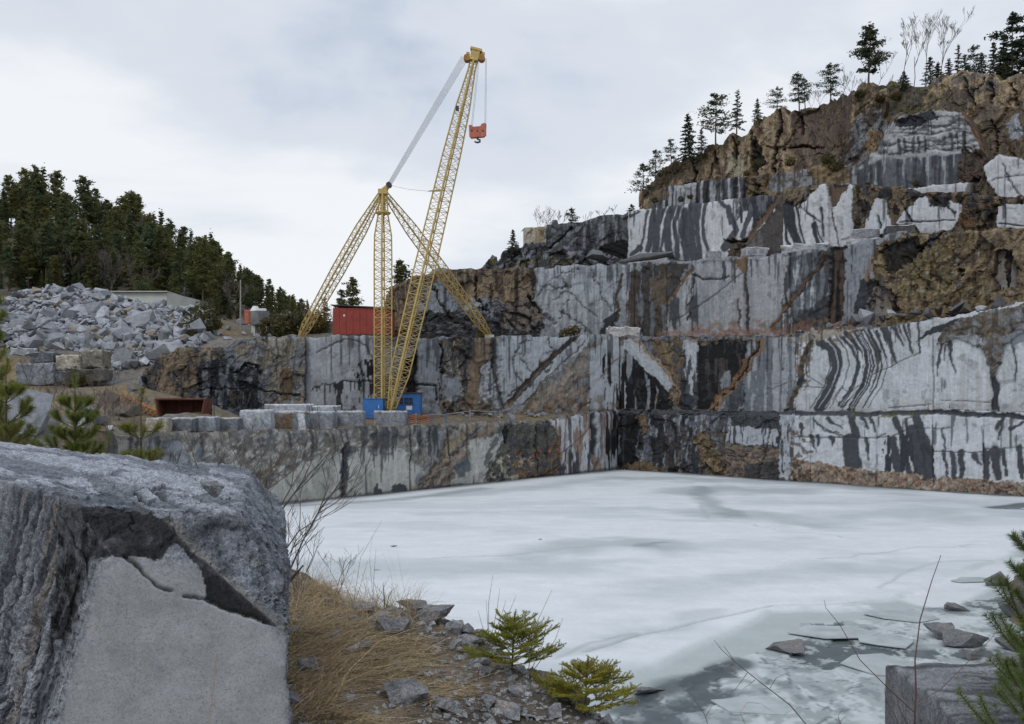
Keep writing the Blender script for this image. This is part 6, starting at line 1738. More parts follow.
def conifer(seed, h, kind='pine', leaf=0.35, dens=1.0, spread=0.2, bare=0.35, limbs=None, plate=0.22):
    """trunk (with limbs) and crown meshes; crown = many small needle sprays along and at the ends of the limbs"""
    rng = random.Random(seed); rs = np.random.RandomState(seed)
    lean = Vector((rng.uniform(-.04, .04), rng.uniform(-.04, .04), 0)) * h
    def axis_(t): return Vector((0, 0, h * t)) + lean * t * t + Vector((math.sin(t * 5 + seed), math.cos(t * 4 + seed), 0)) * 0.008 * h
    tr = MB(); tr.tube([axis_(t) for t in np.linspace(0, 0.99, 9)], [h * 0.016 * (1 - 0.9 * t) + 0.012 for t in np.linspace(0, 1, 9)], 6)
    pts = []
    n_l = limbs or int((26 if kind == 'pine' else 40) * dens ** 0.5)
    for i in range(n_l):
        f = (i + rng.random()) / n_l
        t = bare + (0.985 - bare) * f
        if kind == 'pine':
            L = h * spread * (min(1, 0.45 + 2.2 * f) * (1.06 - f) ** 0.62) * rng.uniform(0.45, 1.3) + 0.02 * h
            up = rng.uniform(-0.22, 0.22) + 0.35 * f
        else:
            L = h * spread * (1.04 - f) ** 0.85 * rng.uniform(0.7, 1.2) + 0.03 * h
            up = -0.25 + 0.55 * f + rng.uniform(-.1, .1)
        az = i * 2.399 + rng.uniform(-.5, .5)
        d = Vector((math.cos(az), math.sin(az), up)).normalized()
        p0 = axis_(t); p1 = p0 + d * L * 0.55 + Vector((0, 0, -0.02 * h)); p2 = p0 + d * L + Vector((0, 0, 0.035 * h if kind == 'pine' else -0.01 * h))
        tr.tube([p0, p1, p2], [h * 0.005 * (1.1 - f) + 0.012, h * 0.003 + 0.008, 0.006], 4, False)
        m = int((34 if kind == 'pine' else 26) * dens * (0.5 + L / (h * spread)))
        if kind == 'pine':
            for c in range(3):
                cc = p1.lerp(p2, rng.uniform(-0.2, 1.0)) + Vector((rng.gauss(0, .12), rng.gauss(0, .12), rng.gauss(0, .03))) * L
                r = L * 0.30
                pts.append(np.array(cc) + rs.normal(size=(m // 3 + 2, 3)) * np.array((r, r, r * plate + 0.008 * h)))
        else:
            tt = rs.uniform(0.12, 1.0, m)[:, None]
            base_ = np.array(p0) * (1 - tt) + np.array(p2) * tt
            pts.append(base_ + rs.normal(size=(m, 3)) * np.array((0.16, 0.16, 0.09)) * L * (1.15 - tt))
    top = np.array(axis_(0.97)) + rs.normal(size=(int(20 * dens), 3)) * np.array((0.02, 0.02, 0.035)) * h
    pts.append(top)
    v, f = quads(np.concatenate(pts), leaf, rs, 0.5 if kind == 'pine' else 0.45)
    return tr, raw_mesh('crown', v, f, None, False)


def bare_tree(seed, h, trunks=1, depth=4, spread=0.55, r0=0.014, thin=0.005):
    rng = random.Random(seed)
    mb = MB()
    def grow(p, d, L, r, k):
        segs = 3
        pts = [p]; q = p.copy(); dd = d.copy()
        for s in range(segs):
            dd = (dd + Vector((rng.uniform(-.18, .18), rng.uniform(-.18, .18), rng.uniform(-.02, .16)))).normalized()
            q = q + dd * L / segs; pts.append(q.copy())
        mb.tube(pts, [max(thin, r * (1 - 0.14 * i)) for i in range(segs + 1)], 4 if k < depth else 3, False)
        if k <= 0: return
        for c in range(rng.randint(2, 4)):
            t = rng.uniform(0.3, 1.0); i = min(segs, 1 + int(t * segs))
            nd = (dd + Vector((rng.gauss(0, spread), rng.gauss(0, spread), rng.uniform(-.1, .35)))).normalized()
            grow(pts[i], nd, L * rng.uniform(0.45, 0.75), r * 0.55, k - 1)
    for k in range(trunks):
        a = rng.uniform(0, 6.28)
        grow(Vector((math.cos(a), math.sin(a), 0)) * (0.03 * h if trunks > 1 else 0), Vector((rng.gauss(0, .12 if trunks == 1 else .45), rng.gauss(0, .12 if trunks == 1 else .45), 1)).normalized(), h * 0.5, h * r0, depth)
    return mb


def make_tree(name, label, cat, tr, crown, bark, leaf, loc, group=None, scale=1.0, rz=0.0):
    root = empty(name, loc, rz); root.scale = (scale,) * 3
    tr.build('trunk', M[bark], root)
    c = link('crown', crown, M[leaf], root)
    return tag(root, label, cat, group)


def put(proto, loc, rz, s, label, group=None, used=set()):
    o = proto if proto.name not in used else copy_tree(proto)
    used.add(o.name); used.add(proto.name)
    o.location = loc; o.rotation_euler = (0, 0, rz)
    o.scale = s if hasattr(s, '__len__') else (s, s, s)
    tag(o, label, None, group)
    return o


rt = random.Random(17)
FP = []
for k in range(6):
    tr, cr = conifer(200 + k, 12.0, 'pine', 0.30, 1.7, 0.155, 0.22 if k % 2 else 0.36)
    FP.append(make_tree('pine_tree', 'x', 'tree', tr, cr, 'bark', 'pine', (0, -400, 0)))
FS = []
for k in range(4):
    tr, cr = conifer(230 + k, 12.0, 'spruce', 0.28, 1.8, 0.15, 0.08)
    FS.append(make_tree('spruce_tree', 'x', 'tree', tr, cr, 'bark', 'spruce', (0, -400, 0)))
FB = []
for k in range(3):
    r_ = empty('bare_tree', (0, -400, 0)); bare_tree(260 + k, 8.0, 3, 4, 0.5, 0.010, 0.020).build('branches', M['grey_bark'], r_); tag(r_, 'x', 'tree'); FB.append(r_)

TOPS = [(-30, 205), (0, 195), (10, 180), (30, 170), (60, 177), (95, 184), (120, 190), (150, 205), (165, 210), (190, 228), (215, 238), (240, 262), (262, 275), (285, 292), (305, 303), (330, 318)]


def zone_of(px, d):
    w = 'at the far left' if px < 40 else 'left of its middle' if px < 110 else 'in its middle' if px < 180 else 'on its right slope' if px < 250 else 'at its low right end'
    return ('on the skyline of the wooded hill, ' if d else 'on the face of the wooded hill, ') + w


for i in range(60):                                                   # skyline
    px = -24 + i * 5.6 + rt.uniform(-2.5, 2.5); Y = rt.uniform(196, 212) if px < 250 else rt.uniform(200, 226)
    x = (px - HX) / F * Y; z = float(gz(x, Y)[0]) - 0.4
    want = CAMZ + (HY - np.interp(px, [q[0] for q in TOPS], [q[1] for q in TOPS])) / F * Y - z
    s = max(0.45, min(1.5, want / 12.0 * rt.uniform(0.66, 1.08)))
    pr, nm = (rt.choice(FP), 'pine') if rt.random() < 0.7 else (rt.choice(FS), 'spruce')
    put(pr, (x, Y, z), rt.uniform(0, 6.28), (s * rt.uniform(.9, 1.1),) * 2 + (s,), nm + ' tree ' + zone_of(px, True), 'trees of the wooded hill')
for i in range(185):                                                  # slope
    px = rt.uniform(-26, 305); Y = rt.uniform(153, 200)
    x = (px - HX) / F * Y; z = float(gz(x, Y)[0]) - 0.3
    py = HY - (z - CAMZ) * F / Y
    s = rt.uniform(0.5, 1.02)
    top = np.interp(px, [q[0] for q in TOPS], [q[1] for q in TOPS])
    s = min(s, max(0.25, (py - top - 4) * Y / F / 12.0))
    if (66 < px < 96 and 232 < py < 262) or (48 < px < 62 and 225 < py < 262): s *= 0.3
    kind = rt.random()
    if kind < 0.50: put(rt.choice(FP), (x, Y, z), rt.uniform(0, 6.28), s, 'pine tree ' + zone_of(px, False), 'trees of the wooded hill')
    elif kind < 0.86: put(rt.choice(FS), (x, Y, z), rt.uniform(0, 6.28), s, 'spruce tree ' + zone_of(px, False), 'trees of the wooded hill')
    else: put(rt.choice(FB), (x, Y, z), rt.uniform(0, 6.28), s, 'leafless grey tree ' + zone_of(px, False), 'bare trees of the wooded hill')
for i in range(46):                                                   # low growth at the foot of the hill
    px = rt.uniform(-26, 240); Y = rt.uniform(146, 158); x = (px - HX) / F * Y
    if 104 < px < 206 and Y < 165: Y = rt.uniform(166, 172); x = (px - HX) / F * Y
    put(rt.choice(FS + FP[:3]), (x, Y, float(gz(x, Y)[0]) - .2), rt.uniform(0, 6.28), rt.uniform(.22, .5), 'young conifer low at the foot of the wooded hill, ' + ('behind the left of the heap' if px < 60 else 'behind the right of the heap' if px < 110 else 'behind the pale hall' if px < 206 else 'left of the old tank'), 'young conifers at the foot of the hill')
# undergrowth along the foot of the hill and behind the crane
BU = []
for k in range(4):
    rs = np.random.RandomState(300 + k); n = 700
    u_ = rs.normal(size=(n, 3)); u_ /= np.linalg.norm(u_, axis=1)[:, None]
    cen = u_ * (rs.uniform(0.35, 1, n)[:, None] ** 0.5) * np.array((1.0, 1.0, 0.75)) + np.array((0, 0, 0.7)); cen *= (1 + 0.35 * fbm(u_[:, 0] * 2, u_[:, 1] * 2, u_[:, 2] * 2 + k, 7, 2))[:, None]; cen[:, 2] = np.abs(cen[:, 2])
    v, f = quads(cen, 0.16, rs, 0.8)
    BU.append(make_tree('bush', 'x', 'bush', bare_tree(310 + k, 1.7, 4, 2, 0.6, 0.02, 0.012), raw_mesh('crown', v, f, None, False), 'grey_bark', 'bush_leaf', (0, -400, 0)))
for px, py, y0, y1, s, lab in [(205, 343, 118, 126, 2.6, 'olive green bush beside the right end of the heap'), (190, 345, 116, 120, 1.2, 'small green bush at the right foot of the heap'), (272, 333, 120, 130, 2.2, 'green bush right of the old tank'), (290, 333, 125, 135, 2.4, 'green bush left of the crane stay foot'), (312, 332, 125, 140, 2.6, 'green bush behind the left crane stay'),
                              (77, 385, 95, 104, 1.5, 'dark green small bush in front of the old block wall'), (572, 338, 113, 116, 1.1, 'green bush on the edge of the second terrace'), (563, 337, 113, 116, 0.7, 'small yellow green bush left of the terrace bush'), (484, 336, 110, 114, 1.0, 'dark bush at the right crane stay foot'), (395, 336, 112, 118, 1.6, 'bush beside the red shed')]:
    Y = (y0 + y1) / 2; x = (px - HX) / F * Y; z = float(gz(x, Y)[0])
    put(rt.choice(BU), (x, Y, z - 0.1), rt.uniform(0, 6), (s * .85, s * .85, s), lab)
for px, Y, s in [(500, 120.5, .8), (508, 121, 1.1), (519, 120.8, .9), (535, 121.2, .7), (545, 121, 1.0), (590, 121.4, .9), (600, 121.5, 1.2)]:
    x = (px - HX) / F * Y; put(rt.choice(BU), (x, Y, float(gz(x, Y)[0])), rt.uniform(0, 6), s * 0.7, 'yellowish bush on the terrace edge left of the white banded face', 'bushes on the upper terrace edge')
for px, py, Y, s in [(655, 203, 129.5, 1.0), (681, 202, 127, .9), (690, 199, 125, .8), (747, 176, 121, .9), (756, 168, 120, 1.2), (790, 166, 118, 1.3), (836, 172, 113.5, 1.6), (828, 165, 114.5, 1.6), (916, 186, 107, .7), (868, 186, 107, .6), (880, 102, 118, 1.4), (896, 100, 116.5, 1.3), (860, 98, 119, 1.4)]:
    put(rt.choice(BU), V(px, py, Y), rt.uniform(0, 6), s * 0.55, 'small olive bush on a ledge of the upper cliff', 'bushes on the upper cliff ledges')
# leafless scrub in front of the heap, by the bin and round the tank
for px, py, y0, y1, s in [(40, 385, 90, 106, .42), (28, 388, 90, 106, .4), (75, 395, 80, 104, .3), (95, 398, 75, 100, .35), (112, 392, 80, 100, .3), (120, 430, 60, 85, .4), (135, 428, 60, 85, .35), (60, 410, 65, 95, .42), (48, 420, 60, 90, .4), (75, 425, 60, 90, .38), (240, 408, 80, 88, .3), (108, 440, 58, 75, .4), (92, 438, 58, 75, .4), (330, 330, 120, 140, .5), (345, 330, 125, 140, .55)]:
    x, y, z = on_ground(px, py, y0, y1); put(rt.choice(FB), (x, y, z - .1), rt.uniform(0, 6), s, 'leafless brown scrub on the slope below the heap', 'leafless scrub on the left slope')
for px, Y, s, lab in [(322, 150, .55, 'leafless tree behind the left crane stay'), (398, 150, .75, 'leafless tree behind the crane mast')]:
    x = (px - HX) / F * Y; put(rt.choice(FB), (x, Y, float(gz(x, Y)[0])), 1.0, s, lab)
for px, Y, top, lab, P_ in [(352, 140, 279, 'pine tree behind the red shed left of the crane mast', FP[1]), (341, 142, 291, 'smaller pine tree left of the one behind the red shed', FP[3]), (401, 138, 262, 'dark pine tree right of the crane mast behind the brown hump', FP[5]), (326, 160, 298, 'young spruce behind the left crane stay', FS[1]), (308, 170, 300, 'young spruce at the low end of the wooded hill by the crane stay', FS[2])]:
    x = (px - HX) / F * Y; z = float(gz(x, Y)[0]); put(P_, (x, Y, z), rt.uniform(0, 6), max(0.3, (CAMZ + (HY - top) / F * Y - z) / 12.0), lab)

# ---- along the crest at right: each tree its own
def crest_tree(px, pyb, pyt, Y, kind, seed, label, spread=0.2, bare=0.3, dens=1.0):
    b = V(px, pyb + 2, Y); h = (pyb - pyt) * Y / F * 1.03
    tr, cr = conifer(seed, h, kind, max(0.11, h * 0.025), dens * (3.2 if kind == 'pine' else 1.3), spread * (1.15 if kind == 'pine' else 1), bare, 15 if kind == 'pine' else None, 0.13)
    return make_tree('pine_tree' if kind == 'pine' else 'spruce_tree', label, 'tree', tr, cr, 'bark', 'ridge_leaf', b)
crest_tree(643, 205, 163, 134, 'pine', 401, 'thin leaning pine at the lower left end of the cliff top', 0.24, 0.35, .6)
crest_tree(655, 186, 150, 137, 'pine', 402, 'open crowned pine above the left end of the brown cliff', 0.24, 0.3, .6)
crest_tree(671, 166, 138, 137, 'pine', 403, 'small faint pine just left of the dense spruce on the cliff', 0.22, 0.2, .7)
crest_tree(689, 160, 114, 134.5, 'spruce', 404, 'dense dark spruce on the left part of the cliff top', 0.26, 0.08, 1.5)
crest_tree(702, 154, 128, 134, 'spruce', 405, 'short dark spruce between the dense spruce and the layered pine', 0.3, 0.05, 1.0)
crest_tree(716, 147, 95, 132.5, 'pine', 406, 'layered pine right of the dense spruce on the cliff top', 0.25, 0.3, 1.0)
crest_tree(737, 132, 91, 130.5, 'spruce', 407, 'slim pale spruce third from left above the brown cliff', 0.19, 0.15, .8)
crest_tree(757, 120, 98, 129, 'spruce', 408, 'small conical spruce on the step of the brown cliff', 0.28, 0.1, .9)
crest_tree(777, 113, 86, 127.5, 'pine', 409, 'small flat crowned pine left of the pair above the cliff', 0.34, 0.2, .8)
crest_tree(799, 110, 72, 125.5, 'pine', 410, 'open pine with side branch, left of the pair above the cliff', 0.30, 0.25, .9)
crest_tree(805, 108, 78, 125, 'pine', 411, 'thinner pine close beside the open pine above the cliff', 0.22, 0.3, .6)
crest_tree(831, 102, 63, 122.5, 'pine', 412, 'rounded pine left of the tallest pine on the crest', 0.28, 0.25, 1.1)
crest_tree(869, 90, 26, 119, 'pine', 413, 'tallest layered pine standing alone on the crest', 0.21, 0.30, 1.5)
crest_tree(981, 84, 52, 110, 'spruce', 415, 'short dark spruce left of the tall ones at the right edge', 0.28, 0.1, 1.1)
crest_tree(994, 84, 42, 109, 'spruce', 416, 'mid height spruce at the right edge of the crest', 0.22, 0.1, 1.2)
crest_tree(1012, 84, 14, 108, 'pine', 417, 'tall dark pine at the right edge of the crest', 0.20, 0.15, 1.7)
crest_tree(1026, 84, 24, 107, 'spruce', 418, 'dark spruce cut by the right edge on the crest', 0.22, 0.1, 1.2)
crest_tree(958, 84, 44, 112, 'spruce', 419, 'thin pale spruce right of the leafless birches', 0.16, 0.2, .6)
crest_tree(966, 84, 54, 112.5, 'spruce', 420, 'small dark spruce beside the thin pale one right of the birches', 0.24, 0.1, .8)
crest_tree(930, 88, 56, 114, 'spruce', 421, 'bushy dark spruce under the leafless birches', 0.34, 0.05, 1.2)
crest_tree(938, 86, 62, 113.5, 'spruce', 422, 'second bushy spruce under the birches, at their right', 0.36, 0.05, 1.2)
crest_tree(904, 88, 70, 116, 'spruce', 423, 'low dark spruce bush at the left foot of the birches', 0.45, 0.03, 1.0)
crest_tree(1006, 86, 60, 107.5, 'spruce', 424, 'low dark spruce in front of the tall pine at the right edge', 0.42, 0.03, 1.2)
crest_tree(513, 252, 229, 124, 'spruce', 425, 'small lone spruce on the dark slope left of the upper terraces', 0.32, 0.08, 1.0)
crest_tree(572, 226, 207, 130, 'pine', 426, 'small pine on the upper ledge left of the white banded face', 0.30, 0.2, .6)
crest_tree(632, 216, 203, 128.5, 'pine', 427, 'tiny pine at the left end of the white banded face', 0.30, 0.2, .5)
crest_tree(974, 84, 46, 111.5, 'pine', 428, 'open small pine left of the dark spruces at the right edge', 0.26, 0.2, .9)
crest_tree(1003, 84, 34, 110.5, 'spruce', 429, 'slim spruce behind the tall pine at the right edge', 0.2, 0.1, 1.2)
crest_tree(949, 86, 58, 113, 'spruce', 430, 'small spruce right of the birches, nearest to them', 0.26, 0.08, 1.0)
def crest_bare(px, pyb, pyt, Y, seed, label, trunks=1, bark='birch_bark', depth=5, spread=.34):
    b = V(px, pyb + 2, Y); h = (pyb - pyt) * Y / F
    r_ = empty('bare_tree', b); bare_tree(seed, h * 0.92, trunks, depth, spread, 0.0085, 0.011).build('branches', M[bark], r_); return tag(r_, label, 'tree')
crest_bare(900, 86, 20, 115.5, 431, 'leftmost of the leafless birches on the crest')
crest_bare(914, 86, 18, 115, 432, 'tall leafless birch, second from left on the crest')
crest_bare(926, 86, 14, 115.5, 433, 'tallest leafless birch in the middle of the group')
crest_bare(940, 86, 16, 114.5, 434, 'leafless birch at the right of the group on the crest')
crest_bare(876, 92, 45, 118.5, 435, 'thin leafless tree right of the tallest pine', 1, 'grey_bark')
for i, px in enumerate((842, 848, 855, 862, 884, 890)):
    crest_bare(px, 97, 66 + (i * 7) % 12, 119.5, 440 + i, ['leafless sapling left of the tallest pine, outermost', 'leafless sapling left of the tallest pine, second in', 'leafless sapling close left of the tallest pine', 'leafless shrub at the foot of the tallest pine', 'leafless sapling between tallest pine and birches, nearer the pine', 'leafless sapling between tallest pine and birches, nearer the birches'][i], 2, 'grey_bark', 3)
for i, (px, b, t, n) in enumerate([(538, 226, 205, 3), (550, 226, 203, 3), (562, 224, 206, 3), (590, 222, 207, 2), (602, 217, 205, 2), (615, 214, 202, 2), (543, 228, 212, 3)]):
    crest_bare(px, b, t, 129.5, 460 + i, 'leafless thicket tree on the ledge above the dark streaked wall', n, 'grey_bark', 3, .5)['group'] = 'leafless trees on the upper ledge'
for i, (px, b, t) in enumerate([(820, 104, 84), (812, 106, 88), (838, 150, 112), (830, 158, 122), (822, 150, 118), (842, 128, 98)]):
    crest_bare(px, b, t, 121.5 if b < 120 else 118.5, 480 + i, 'leafless reddish scrub on the brown cliff beside the grey rocks', 3, 'grey_bark', 3, .5)['group'] = 'leafless scrub on the brown cliff'
for px_ in FP + FS + FB + BU:
    if px_.location.y < -300:
        for c in list(px_.children): bpy.data.objects.remove(c)
        bpy.data.objects.remove(px_)

# ================================================================== foreground
BANK = [(-3.53, 14.8), (-2.66, 13.6), (-1.27, 12.8), (-0.49, 10.8), (0.32, 9.0), (0.70, 8.1), (0.98, 7.65), (0.95, 7.0), (1.2, 5), (1.4, 2), (2.2, -2), (2.2, -8), (-40, -8), (-40, 44), (-12, 24), (-6, 17.5)]


def bank_z(x, y):
    x, y = np.asarray(x, float), np.asarray(y, float)
    ins = inpoly(x + 0.12 * fbm(x / .5, y / .5, 0, 71, 3), y + 0.12 * fbm(x / .5, y / .5, 0, 72, 3), BANK)
    d, _ = dist_poly(x, y, BANK, True)
    n = 0.10 * fbm(x / 0.9, y / 0.9, 0, 73, 5) + 0.16 * fbm(x / 2.6, y / 2.6, 0, 74, 3)
    lvl = 6.22 + 0.035 * np.clip(9 - y, -2, 5) + np.minimum(d * 0.06, 0.35) + 0.30 * sstep(-2.0, -4.5, x) * sstep(7.5, 9.5, y) + n * np.where(y < 7, 0.6, 1.0)
    zi = lvl - 0.12 * np.exp(-d / 0.2)
    zo = 6.15 - 1.05 * d + 1.5 * n
    right = np.clip(5.15 + 0.1 * np.minimum(x - 2.4, 4) + n - np.maximum(0, y - 9.6) * 1.1 - np.maximum(0, 2.4 - x) * 0.2, -1, 9)
    zo = np.where((x > 0.9), np.maximum(zo, right), zo)
    return np.where(ins, zi, np.maximum(zo, -0.8))


bx_, by_ = np.arange(-13, 9.5, 0.08), np.arange(0.8, 27, 0.08)
BX, BY = np.meshgrid(bx_, by_, indexing='ij'); BZ = bank_z(BX, BY)
w3 = fbm(BX / 0.25, BY / 0.25, 0, 75, 4); w4 = fbm(BX / 1.3, BY / 1.3, 0, 76, 3)
bc = np.zeros(BX.shape + (3,)) + np.array((0.105, 0.085, 0.065))
bc = _mixto(bc, sstep(-0.1, 0.25, w4) * 0.6, (0.21, 0.16, 0.105)); bc = _mixto(bc, sstep(0.05, 0.25, w3) * sstep(-0.5, 1.5, BX + 0.6 * w4) * 0.8, (0.20, 0.20, 0.205)); bc = _mixto(bc, sstep(0.25, 0.4, -w3) * 0.7, (0.045, 0.035, 0.028))
bank = link('bank', raw_mesh('bank', np.stack([BX, BY, BZ], 2), grid_faces(len(bx_), len(by_)), np.concatenate([bc, np.full(bc.shape[:2] + (1,), 0.8)], 2).reshape(-1, 4)), M['bank'])
tag(bank, 'stony grassy bank in the foreground above the ice', None, None, 'structure')


def bz_(x, y):
    x, y = np.asarray(x, float), np.asarray(y, float)
    i = np.clip(((x - bx_[0]) / 0.08).astype(int), 0, len(bx_) - 2); j = np.clip(((y - by_[0]) / 0.08).astype(int), 0, len(by_) - 2)
    fx, fy = (x - bx_[i]) / 0.08, (y - by_[j]) / 0.08
    return BZ[i, j] * (1 - fx) * (1 - fy) + BZ[i + 1, j] * fx * (1 - fy) + BZ[i, j + 1] * (1 - fx) * fy + BZ[i + 1, j + 1] * fx * fy


def on_bank(px, py, y0=4.0, y1=20.0, n=600):
    Y = np.linspace(y0, y1, n); X = (px - HX) / F * Y
    h = bz_(X, Y) - (CAMZ + (HY - py) / F * Y)
    k = np.where(h > 0)[0]; k = k[0] if len(k) else int(np.argmax(h))
    return float(X[k]), float(Y[k]), float(bz_(X[k], Y[k]))


def on_bank_v(px, py, y0=5.0, y1=16.0, n=160):
    Y = np.linspace(y0, y1, n)[None]; X = (px[:, None] - HX) / F * Y
    h = bz_(X, np.broadcast_to(Y, X.shape)) - (CAMZ + (HY - py[:, None]) / F * Y)
    k = np.where((h > 0).any(1), np.argmax(h > 0, 1), np.argmax(h, 1)); r = np.arange(len(px))
    x, y = X[r, k], Y[0, k]
    return np.stack([x, y, bz_(x, y)], 1)


# ---- the big block at lower left: a body cut by planes, each side with its own finish
def plane(a, b, c, ctr):
    a, b, c = V(*a), V(*b), V(*c)
    n = (b - a).cross(c - a).normalized()
    if n.dot(a - ctr) < 0: n = -n
    return np.array(n), n.dot(a - ctr)


CT = V(120, 640, 7.3)
PL = [plane((60, 700, 6.25), (286, 700, 6.35), (180, 560, 6.32), CT),
      plane((-60, 464, 7.6), (210, 483, 7.9), (190, 517, 6.5), CT),
      plane((168, 523, 6.33), (288, 630, 6.38), (222, 521, 6.62), CT),
      plane((289, 640, 6.5), (287, 780, 6.5), (283, 640, 8.2), CT),
      plane((57, 720, 6.25), (80, 480, 6.55), (-60, 600, 7.3), CT),
      (np.array((0.16, -0.81, 0.565)), float(np.dot((0.16, -0.81, 0.565), np.array(V(128, 550, 6.30) - CT)))),
      (np.array((0.74, 0.12, 0.66)), float(np.dot((0.74, 0.12, 0.66), np.array(V(266, 524, 7.4) - CT))))]
PL += [(np.array((0, 1.0, 0.05)), 1.75), (np.array((0, 0, -1.0)), CT.z - 6.05), (np.array((-1.0, 0, 0)), 2.9)]
nq = 230
lin = np.tan(np.linspace(-1, 1, nq) * math.pi / 4)
A_, B_ = np.meshgrid(lin, lin, indexing='ij'); one = np.ones_like(A_)
verts, faces, dirs = [], [], []
for f_i, (p, q, r) in enumerate([(one, A_, B_), (-one, -A_, B_), (-A_, one, B_), (A_, -one, B_), (A_, B_, one), (-A_, B_, -one)]):
    dirs.append(np.stack([p, q, r], 2).reshape(-1, 3)); faces.append(grid_faces(nq, nq, True) + f_i * nq * nq)
D_ = np.concatenate(dirs); D_ /= np.linalg.norm(D_, axis=1)[:, None]
inv_ = np.stack([np.clip(D_ @ n / d, 1e-6, None) for n, d in PL], 1)
pw = 130.0
rad_ = 1.0 / (np.sum(inv_ ** pw, 1) ** (1 / pw))
dom = np.argmax(inv_, 1)
Pn = np.array(CT) + D_ * rad_[:, None]
wgt = (inv_ / inv_.max(1)[:, None]) ** 70; wgt /= wgt.sum(1)[:, None]
flatw = wgt[:, 0]                                                    # how much a vertex belongs to the sawn front
ppx = HX + F * Pn[:, 0] / Pn[:, 1]; ppy = HY - F * (Pn[:, 2] - CAMZ) / Pn[:, 1]
x_, y_, z_ = Pn.T
big_n = fbm(x_ / .55, y_ / .55, z_ / .55, 81, 5); med = fbm(x_ / .16, y_ / .16, z_ / .16, 82, 4); fin = fbm(x_ / .045, y_ / .045, z_ / .045, 83, 3)
# cleavage ridges running down the left side
sl_u = -x_ * 0.87 + y_ * 0.46 + z_ * 0.24
rid = fbm(sl_u / .075, z_ / 0.9, 0, 84, 5, 0.62)
wl = wgt[:, 4]
wx_ = ppx + 2.2 * fbm(ppx / 14, ppy / 14, 0, 85, 4); wy_ = ppy + 2.2 * fbm(ppx / 14, ppy / 14, 0, 86, 4)
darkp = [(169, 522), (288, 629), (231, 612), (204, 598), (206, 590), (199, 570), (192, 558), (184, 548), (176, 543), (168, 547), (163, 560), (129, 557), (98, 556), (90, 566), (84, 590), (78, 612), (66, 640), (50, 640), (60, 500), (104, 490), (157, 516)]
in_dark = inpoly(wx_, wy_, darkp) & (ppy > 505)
rough_left = inpoly(wx_, wy_, [(40, 740), (56, 724), (60, 690), (72, 640), (78, 618), (84, 590), (92, 564), (112, 556), (60, 480), (20, 480), (20, 740)])
rw = np.clip(1 - flatw * 1.15, 0, 1); rw = np.maximum(rw, np.where(rough_left, 0.55, 0)) 
upd = inpoly(wx_, wy_, [(98, 556), (129, 557), (163, 560), (176, 543), (170, 524), (104, 500)])
rw = np.maximum(rw, np.where(upd, 0.45, 0))
qa, qb = x_ + 0.55 * z_ + 0.12 * med, y_ * 0.8 - 0.6 * z_ + x_ * 0.3 + 0.12 * big_n
w_a, w_b = worley(qa / .42, qb / .3, 91), worley(qa / .13, qb / .09, 92)
fct = (w_a[0] - .5) + w_a[3] * (w_a[1] - .5) * 1.6 + .42 * ((w_b[0] - .5) + w_b[3] * (w_b[1] - .5) * 1.6)
dsp = rw * (0.050 * big_n + 0.050 * fct + 0.028 * med + 0.014 * fin) + wl * 0.030 * rid + (1 - rw) * 0.0015 * fin
gd, gt = dist_poly(ppx, ppy, [(169, 521), (230, 575), (288, 629)])
groove = np.exp(-(gd / 4.0) ** 2)
dsp -= 0.030 * groove
cd, _ = dist_poly(wx_, wy_, [(125, 556), (138, 568), (150, 578), (160, 586), (172, 590)]); cd2, _ = dist_poly(wx_, wy_, [(184, 596), (204, 599), (231, 612), (270, 622)])
crk = np.maximum(np.exp(-(cd / 1.5) ** 2), np.exp(-(cd2 / 1.5) ** 2)); dsp -= 0.03 * crk
td = np.minimum(dist_poly(ppx, ppy, [(150, 493), (170, 500), (195, 515)])[0], dist_poly(ppx, ppy, [(136, 494), (150, 505)])[0]); tcr = np.exp(-(td / 1.6) ** 2) * wgt[:, 1]; dsp -= 0.05 * tcr
Pn = Pn + D_ * dsp[:, None]
cb = np.zeros((len(Pn), 4)) + np.array((0.195, 0.212, 0.242, 0))
def mixv(m, col, wet=None):
    m = np.asarray(m, float)[:, None]; cb[:, :3] = cb[:, :3] * (1 - m) + np.array(col) * m
    if wet is not None: cb[:, 3] = cb[:, 3] * (1 - m[:, 0]) + wet * m[:, 0]
mixv(sstep(0.0, 0.35, big_n) * 0.45, (0.27, 0.285, 0.31)); mixv(sstep(0.1, 0.4, -med) * rw * 0.5, (0.085, 0.092, 0.108))
mixv(wgt[:, 1] * 0.75, (0.36, 0.385, 0.43)); mixv(rw * sstep(0.15, 0.35, -fct) * 0.6, (0.075, 0.082, 0.098)); mixv(wgt[:, 1] * sstep(0.1, 0.35, fbm(x_ / .9 + z_, y_ / .16, 0, 93, 4)) * 0.6, (0.085, 0.097, 0.12))
mixv(wl * 0.8, (0.15, 0.162, 0.185)); mixv(wl * sstep(-0.15, 0.2, -rid) * 0.85, (0.045, 0.05, 0.062)); mixv(wl * sstep(0.22, 0.5, rid) * 0.65, (0.30, 0.315, 0.34)); mixv(wl * sstep(0.40, 0.5, fbm(sl_u / .10, z_ / 1.8, 0, 87, 3)) * 0.4, (0.33, 0.28, 0.23))
mixv(wgt[:, 5] * (ppx < 105) * sstep(0.1, .5, med) * .4, (0.36, 0.29, 0.22))
mixv(flatw ** 2 * ~in_dark * ~rough_left * (ppy > 520), (0.335, 0.352, 0.37)); cb[:, 3] = flatw ** 2 * ~in_dark * ~rough_left * (ppy > 520)

